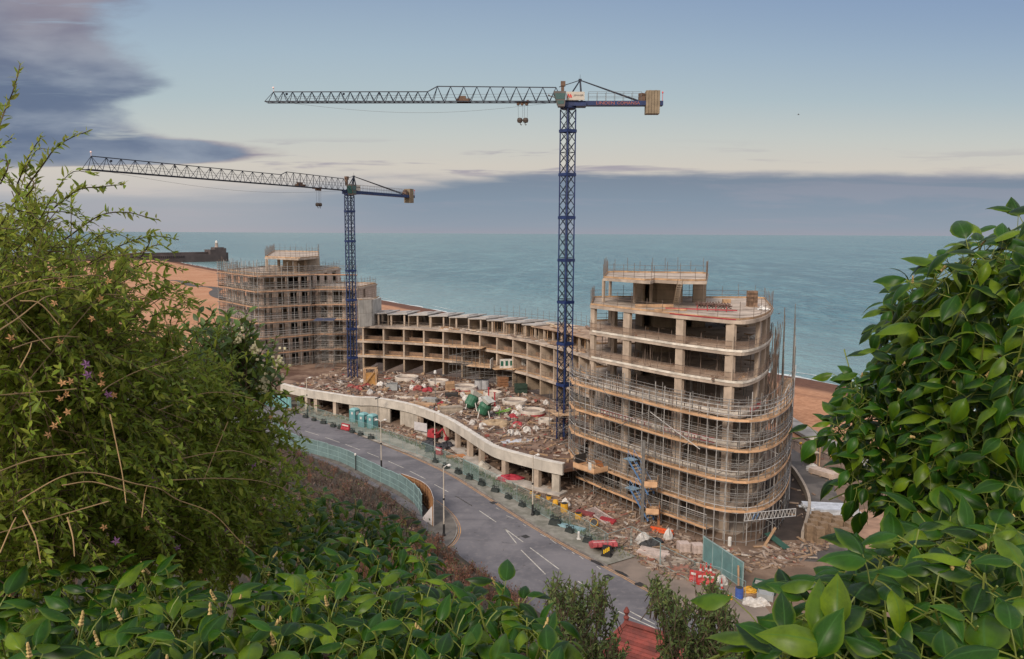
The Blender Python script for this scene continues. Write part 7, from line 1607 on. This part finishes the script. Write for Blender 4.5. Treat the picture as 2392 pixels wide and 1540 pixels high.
for f, pts, dp, dp2 in ((z2l, [(-60, 800), (0, 780), (200, 670), (450, 640), (600, 660), (670, 700)], 1.5, 1.85), (z2l, [(780, 690), (950, 700), (1150, 730)], 2.0, 2.2), (z2l, [(860, 590), (950, 620), (1150, 740), (1250, 880), (1310, 1070)], 2.0, 2.15), (z2l, [(150, 740), (300, 760), (450, 920)], 1.55, 1.6),
                        (z2l, [(780, 1420), (850, 1370), (1050, 1270), (1300, 1190), (1450, 1110)], 1.8, 2.2), (z2l, [(1200, 1570), (1300, 1530), (1500, 1450), (1700, 1435), (1900, 1480), (2000, 1530), (2060, 1590)], 2.2, 2.75), (z2l, [(0, 960), (150, 860), (330, 720), (420, 700)], 1.5, 1.7), (z2l, [(20, 640), (200, 600), (500, 560), (700, 545), (800, 560)], 1.6, 1.9),
                        (z2l, [(100, 1100), (250, 1050), (450, 1010), (600, 1015)], 1.55, 1.75), (z2l, [(150, 1250), (220, 1120), (240, 1060)], 1.55, 1.6), (z3l, [(620, 160), (650, 300), (690, 500), (710, 660)], 1.75, 1.7), (z3l, [(1285, 200), (1200, 400), (1145, 540)], 2.3, 2.2),
                        (z3l, [(970, 420), (1200, 375), (1350, 370), (1550, 440)], 2.1, 2.5), (z3l, [(100, 650), (350, 510), (530, 490), (760, 550), (900, 580), (1000, 640), (1200, 720), (1350, 870), (1480, 970)], 1.45, 2.0), (z3l, [(350, 560), (520, 540), (700, 590), (770, 610)], 1.5, 1.65), (z3l, [(-30, 490), (200, 410), (480, 375)], 1.4, 1.6),
                        (z3l, [(970, 530), (1250, 520), (1500, 545), (1780, 650)], 2.0, 2.7), (z3l, [(130, 700), (200, 850), (230, 1000)], 1.5, 1.45), (z3l, [(800, 740), (815, 620), (830, 560)], 1.7, 1.7), (z3l, [(0, 940), (60, 800), (90, 740)], 1.4, 1.45), (z3l, [(380, 740), (410, 850), (420, 960)], 1.55, 1.5)):
    P = DP([f(*p) for p in pts], dp - .03, dp2 - .05); mb = MB(); P = crom(P, 6); mb.tube(P, .0015, 5, .0009); mb.build('cane', CANE, th)
mb = MB(); 
for i in range(120):
    x, y = r_.uniform(-60, 620), r_.uniform(640, 1340)
    if not inpoly(x, y, tpoly): continue
    dp = tdepth(x) + r_.uniform(-.12, .3); p = D(x, y, dp); o_ = Vector((r_.gauss(0, 1), r_.gauss(0, .5), r_.gauss(0, .8))).normalized() * r_.uniform(.08, .3)
    mb.tube([p - o_, p + Vector((0, 0, .03)), p + o_ * .8 - Vector((0, 0, .02))], .0013, 3)
stuff(mb.build('dry_twigs', pm('dry_twig', (0.24, 0.165, 0.09), .9, .4, 9), th))
def flower(p, r_, s, mat, cen):
    mb = MB()
    ax = (CP - p).normalized() + rv(r_, .4); ax.normalize(); a = ax.cross(Vector((0, 0, 1))).normalized(); b = ax.cross(a)
    for k in range(5):
        an = k * 1.2566 + r_.uniform(-.2, .2); d = a * math.cos(an) + b * math.sin(an); e = a * math.cos(an + .5) + b * math.sin(an + .5); g_ = a * math.cos(an - .5) + b * math.sin(an - .5)
        mb.add([p, p + g_ * s * .5 + ax * s * .1, p + d * s - ax * s * .15, p + e * s * .5 + ax * s * .1], [(0, 1, 2, 3)])
    mb.lathe(p, [(s * .14, 0), (s * .1, s * .12), (s * .02, s * .16)], 5); return mb.build('flower', mat, th)
FT, FPU = pm('tan_flower', (0.52, 0.29, 0.13), .8, .3, 30), pm('purple_flower', (0.26, 0.12, 0.26), .7, .3, 30)
for x, y in ((z2l(820, 590)), z2l(470, 615), z2l(725, 520), z2l(760, 720), z2l(830, 805), z2l(695, 875), z2l(455, 1050), z2l(470, 1360), z2l(530, 1350), z2l(865, 1455), z2l(505, 1445), z2l(455, 1480), z2l(765, 1300), z2l(770, 1365), z2l(410, 755), z2l(80, 1020), z2l(830, 965),
             z3l(330, 190), z3l(380, 145), z3l(305, 222), z3l(270, 275), z3l(375, 45), z3l(1605, 205), z3l(1525, 175), z3l(1470, 720), z3l(1355, 880), z3l(585, 795), z3l(1130, 1045), z3l(1155, 1100), z3l(830, 800), z3l(1305, 1110)):
    flower(D(x, y, tdepth(x) - .22), r_, .0095, FT, 0)
for x, y in (z2l(650, 1220), z2l(665, 1300), z2l(820, 1450), z2l(1165, 1205), z3l(1280, 815), z3l(965, 858), z3l(1000, 908), z3l(652, 872), z3l(865, 530), z3l(1430, 442)): flower(D(x, y, tdepth(x) - .22), r_, .012, FPU, 0)
mb = MB()
for i in range(14):
    x = -60 + i * 36; p = D(x, 1150, tdepth(x) + .25); g = Vector((p.x * .9, p.y + .1, hill_z(p.x, p.y) - .05)); mb.tube([g, g.lerp(p, .5) + rv(r_, .06), p + Vector((0, 0, .15))], .016, 5, .006)
mb.build('trunk', WOODM, th)
# flowering privet growing through its right-hand side
PVM = leaf_mat('privet_leaf', (0.050, 0.095, 0.018), (0.12, 0.165, 0.025), (0.018, 0.042, 0.010), .45, .25, .35)
pv = thing('privet_shrub', (-1.15, 3.1, 28.4), 'dark green flowering shrub with cream flower spikes at the right end of the thorny shrub', 'shrub'); Lf = Leaves(); ST = MB()
ppoly = [(470, 765), (520, 775), (570, 820), (625, 850), (640, 890), (625, 935), (560, 950), (500, 930), (450, 870), (430, 810), (440, 780)]
n_ = 0
while n_ < 90:
    x, y = r_.uniform(430, 640), r_.uniform(760, 950)
    if not inpoly(x, y, ppoly): continue
    n_ += 1; dp = 3.0 + r_.uniform(-.1, .4); p = D(x, y, dp); o_ = Vector((r_.gauss(.2, .4), r_.gauss(-.1, .3), .8)).normalized(); L = r_.uniform(.12, .26); P = [p - o_ * L * .5, p, p + o_ * L * .6]; ST.tube(P, .003, 3, .0015)
    for k in range(14):
        q = P[0].lerp(P[2], .2 + .8 * k / 14); an = k * 2.4; d = Vector((math.cos(an), math.sin(an), .6)) + o_ * .4
        l_ = r_.uniform(.03, .055); Lf.leaf(q, d, Vector((0, -.2, 1)) + rv(r_, .3), l_, l_ * .24, SM_P, C3, .2, .3)
Lf.build('leaves', PVM, pv); stuff(ST.build('twigs', WOODM, pv))
for x, y, s in ((648, 852, .9), (616, 905, .85), (556, 790, .55), (596, 812, .5)):
    c = D(x, y, 2.95); mb = MB()
    for k in range(30): q = c + Vector((r_.gauss(0, .016), r_.gauss(0, .016), r_.gauss(0, .028))) * s; mb.box(q, (.008, .008, .008), r_.uniform(0, 3))
    mb.build('flower_spike', pm('cream_flower', (0.62, 0.56, 0.36), .8, .2, 20), pv)
mb = MB()
for x in (450, 490, 520): p = D(x, 930, 3.15); g = Vector((p.x, p.y + .1, hill_z(p.x, p.y) - .05)); mb.tube([g, p + Vector((0, 0, .1))], .012, 5, .006)
mb.build('trunk', WOODM, pv)

# two small evergreen trees below the viewer
OLM = leaf_mat('olive_leaf', (0.060, 0.095, 0.022), (0.14, 0.165, 0.045), (0.022, 0.040, 0.012), .5, .18, .3)
def small_tree(label, poly, dp, n, loc, seed, leaf=.055, thin=.25, top_dir=(0, 0, 1)):
    r_ = random.Random(seed); t = thing('evergreen_tree', loc, label, 'tree', 'small evergreen trees on the slope'); Lf = Leaves(); ST = MB(); k = 0
    x0, x1 = min(p[0] for p in poly), max(p[0] for p in poly); y0, y1 = min(p[1] for p in poly), max(p[1] for p in poly); g = Vector(loc); lim = MB()
    cl = []
    while len(cl) < 34:
        x, y = r_.uniform(x0, x1), r_.uniform(y0, y1)
        if inpoly(x, y, poly): cl.append((x, y))
    while k < n:
        if r_.random() < .7: a = r_.choice(cl); x, y = r_.gauss(a[0], 16), r_.gauss(a[1], 16)
        else: x, y = r_.uniform(x0, x1), r_.uniform(y0, y1)
        if not inpoly(x, y, poly): continue
        k += 1; p = D(x, y, dp + r_.gauss(0, .38)); o_ = Vector((r_.gauss(0, .35), r_.gauss(0, .35), 1)).normalized(); L = r_.uniform(.18, .42); P = [p - o_ * L * .6, p, p + o_ * L * .5 + rv(r_, .03)]; ST.tube(P, .006, 3, .003)
        for j in range(15):
            q = P[0].lerp(P[2], r_.uniform(.15, 1)); d = o_ * .8 + rv(r_, .5); l_ = leaf * r_.uniform(.7, 1.25); Lf.leaf(q, d, Vector((0, -.3, .9)) + rv(r_, .4), l_, l_ * .19, SM_P, C3, .2, .3)
    Lf.build('crown', OLM, t); stuff(ST.build('twigs', WOODM, t))
    base = Vector((g.x, g.y, hill_z(g.x, g.y) - .1)); c0 = base.lerp(D((x0 + x1) / 2, y1, dp), .6); lim.tube([base, c0], .07, 7, .05); lim.build('trunk', WOODM, t)
    for x, y in cl[:12]: mb = MB(); p = D(x, y, dp); mb.tube([c0, c0.lerp(p, .5) + rv(r_, .06), p], .03, 5, .008); mb.build('limb', WOODM, t)
T1 = [(1292, 1352), (1312, 1372), (1335, 1392), (1372, 1400), (1392, 1368), (1420, 1400), (1438, 1432), (1425, 1470), (1448, 1500), (1455, 1560), (1440, 1660), (1280, 1660), (1300, 1560), (1290, 1480), (1276, 1430), (1280, 1390)]
small_tree('sparse olive green tree left of the red tiled roof', T1, 8.0, 470, (.65, 8.0, 25.4), 31)
T2 = [(1520, 1362), (1535, 1378), (1560, 1380), (1585, 1415), (1610, 1420), (1628, 1385), (1660, 1362), (1678, 1385), (1695, 1420), (1705, 1450), (1728, 1480), (1722, 1510), (1748, 1540), (1750, 1660), (1535, 1660), (1535, 1560), (1545, 1500), (1532, 1450), (1522, 1400)]
small_tree('denser olive green tree right of the red tiled roof', T2, 8.3, 900, (1.95, 8.3, 25.3), 32)

# leafless brown scrub on the slope
SCR = island_mat('scrub_twig', [(0, (0.095, 0.062, 0.055)), (.35, (0.135, 0.09, 0.07)), (.6, (0.07, 0.05, 0.045)), (.8, (0.16, 0.10, 0.07)), (.93, (0.06, 0.07, 0.025))])
SCR2 = island_mat('scrub_red', [(0, (0.15, 0.06, 0.04)), (.4, (0.20, 0.085, 0.045)), (.7, (0.10, 0.05, 0.035)), (.9, (0.09, 0.09, 0.03))])
mbs = [MB(), MB()]; r_ = random.Random(41); n_ = 0
from mathutils import Quaternion
while n_ < 2300:
    x, y = (r_.uniform(-42, 1), r_.uniform(34, 112)) if n_ < 1500 else (r_.uniform(-75, -6), r_.uniform(13, 130))
    if n_ >= 1500 and x > -42 and y > 40 or x > -4 - .25 * max(0, 34 - y) and y < 34: continue
    if y > toe_y(x) - .6: continue
    n_ += 1; z = hill_z(x, y) - .05; red = (x > -8.5 and r_.random() < .75) or r_.random() < .08; mb = mbs[1 if red else 0]; hh = r_.uniform(.7, 1.7) * (.6 if y > toe_y(x) - 4 else 1)
    for k in range(14):
        a = r_.uniform(0, 6.3); sp = r_.uniform(.05, .5) * hh; m1 = Vector((x + math.cos(a) * sp * .4, y + math.sin(a) * sp * .4, z + hh * .5)); tp = Vector((x + math.cos(a) * sp, y + math.sin(a) * sp, z + hh * r_.uniform(.75, 1.1)))
        mb.tube([(x, y, z), m1, tp], .017, 3, .005)
        for j in range(3):
            q = m1.lerp(tp, r_.uniform(0, 1)) + rv(r_, .10); e = rv(r_, .07); f_ = rv(r_, .05); mb.add([q, q + e, q + e + f_, q + f_], [(0, 1, 2, 3)])
stuff(mbs[0].build('dry_scrub', SCR)); stuff(mbs[1].build('dry_scrub', SCR2))
GRS = island_mat('green_scrub', [(0, (0.05, 0.085, 0.02)), (.4, (0.08, 0.11, 0.03)), (.75, (0.035, 0.06, 0.018))]); mb = MB()
for i in range(70):
    x, y = r_.uniform(-32, -3), r_.uniform(45, 90)
    if y > toe_y(x) - 1.5: continue
    z = hill_z(x, y)
    for k in range(60): q = Vector((x + r_.gauss(0, .5), y + r_.gauss(0, .5), z + abs(r_.gauss(.5, .4)))); e = rv(r_, .09); f_ = rv(r_, .06); mb.add([q, q + e, q + e + f_, q + f_], [(0, 1, 2, 3)])
stuff(mb.build('green_scrub', GRS))
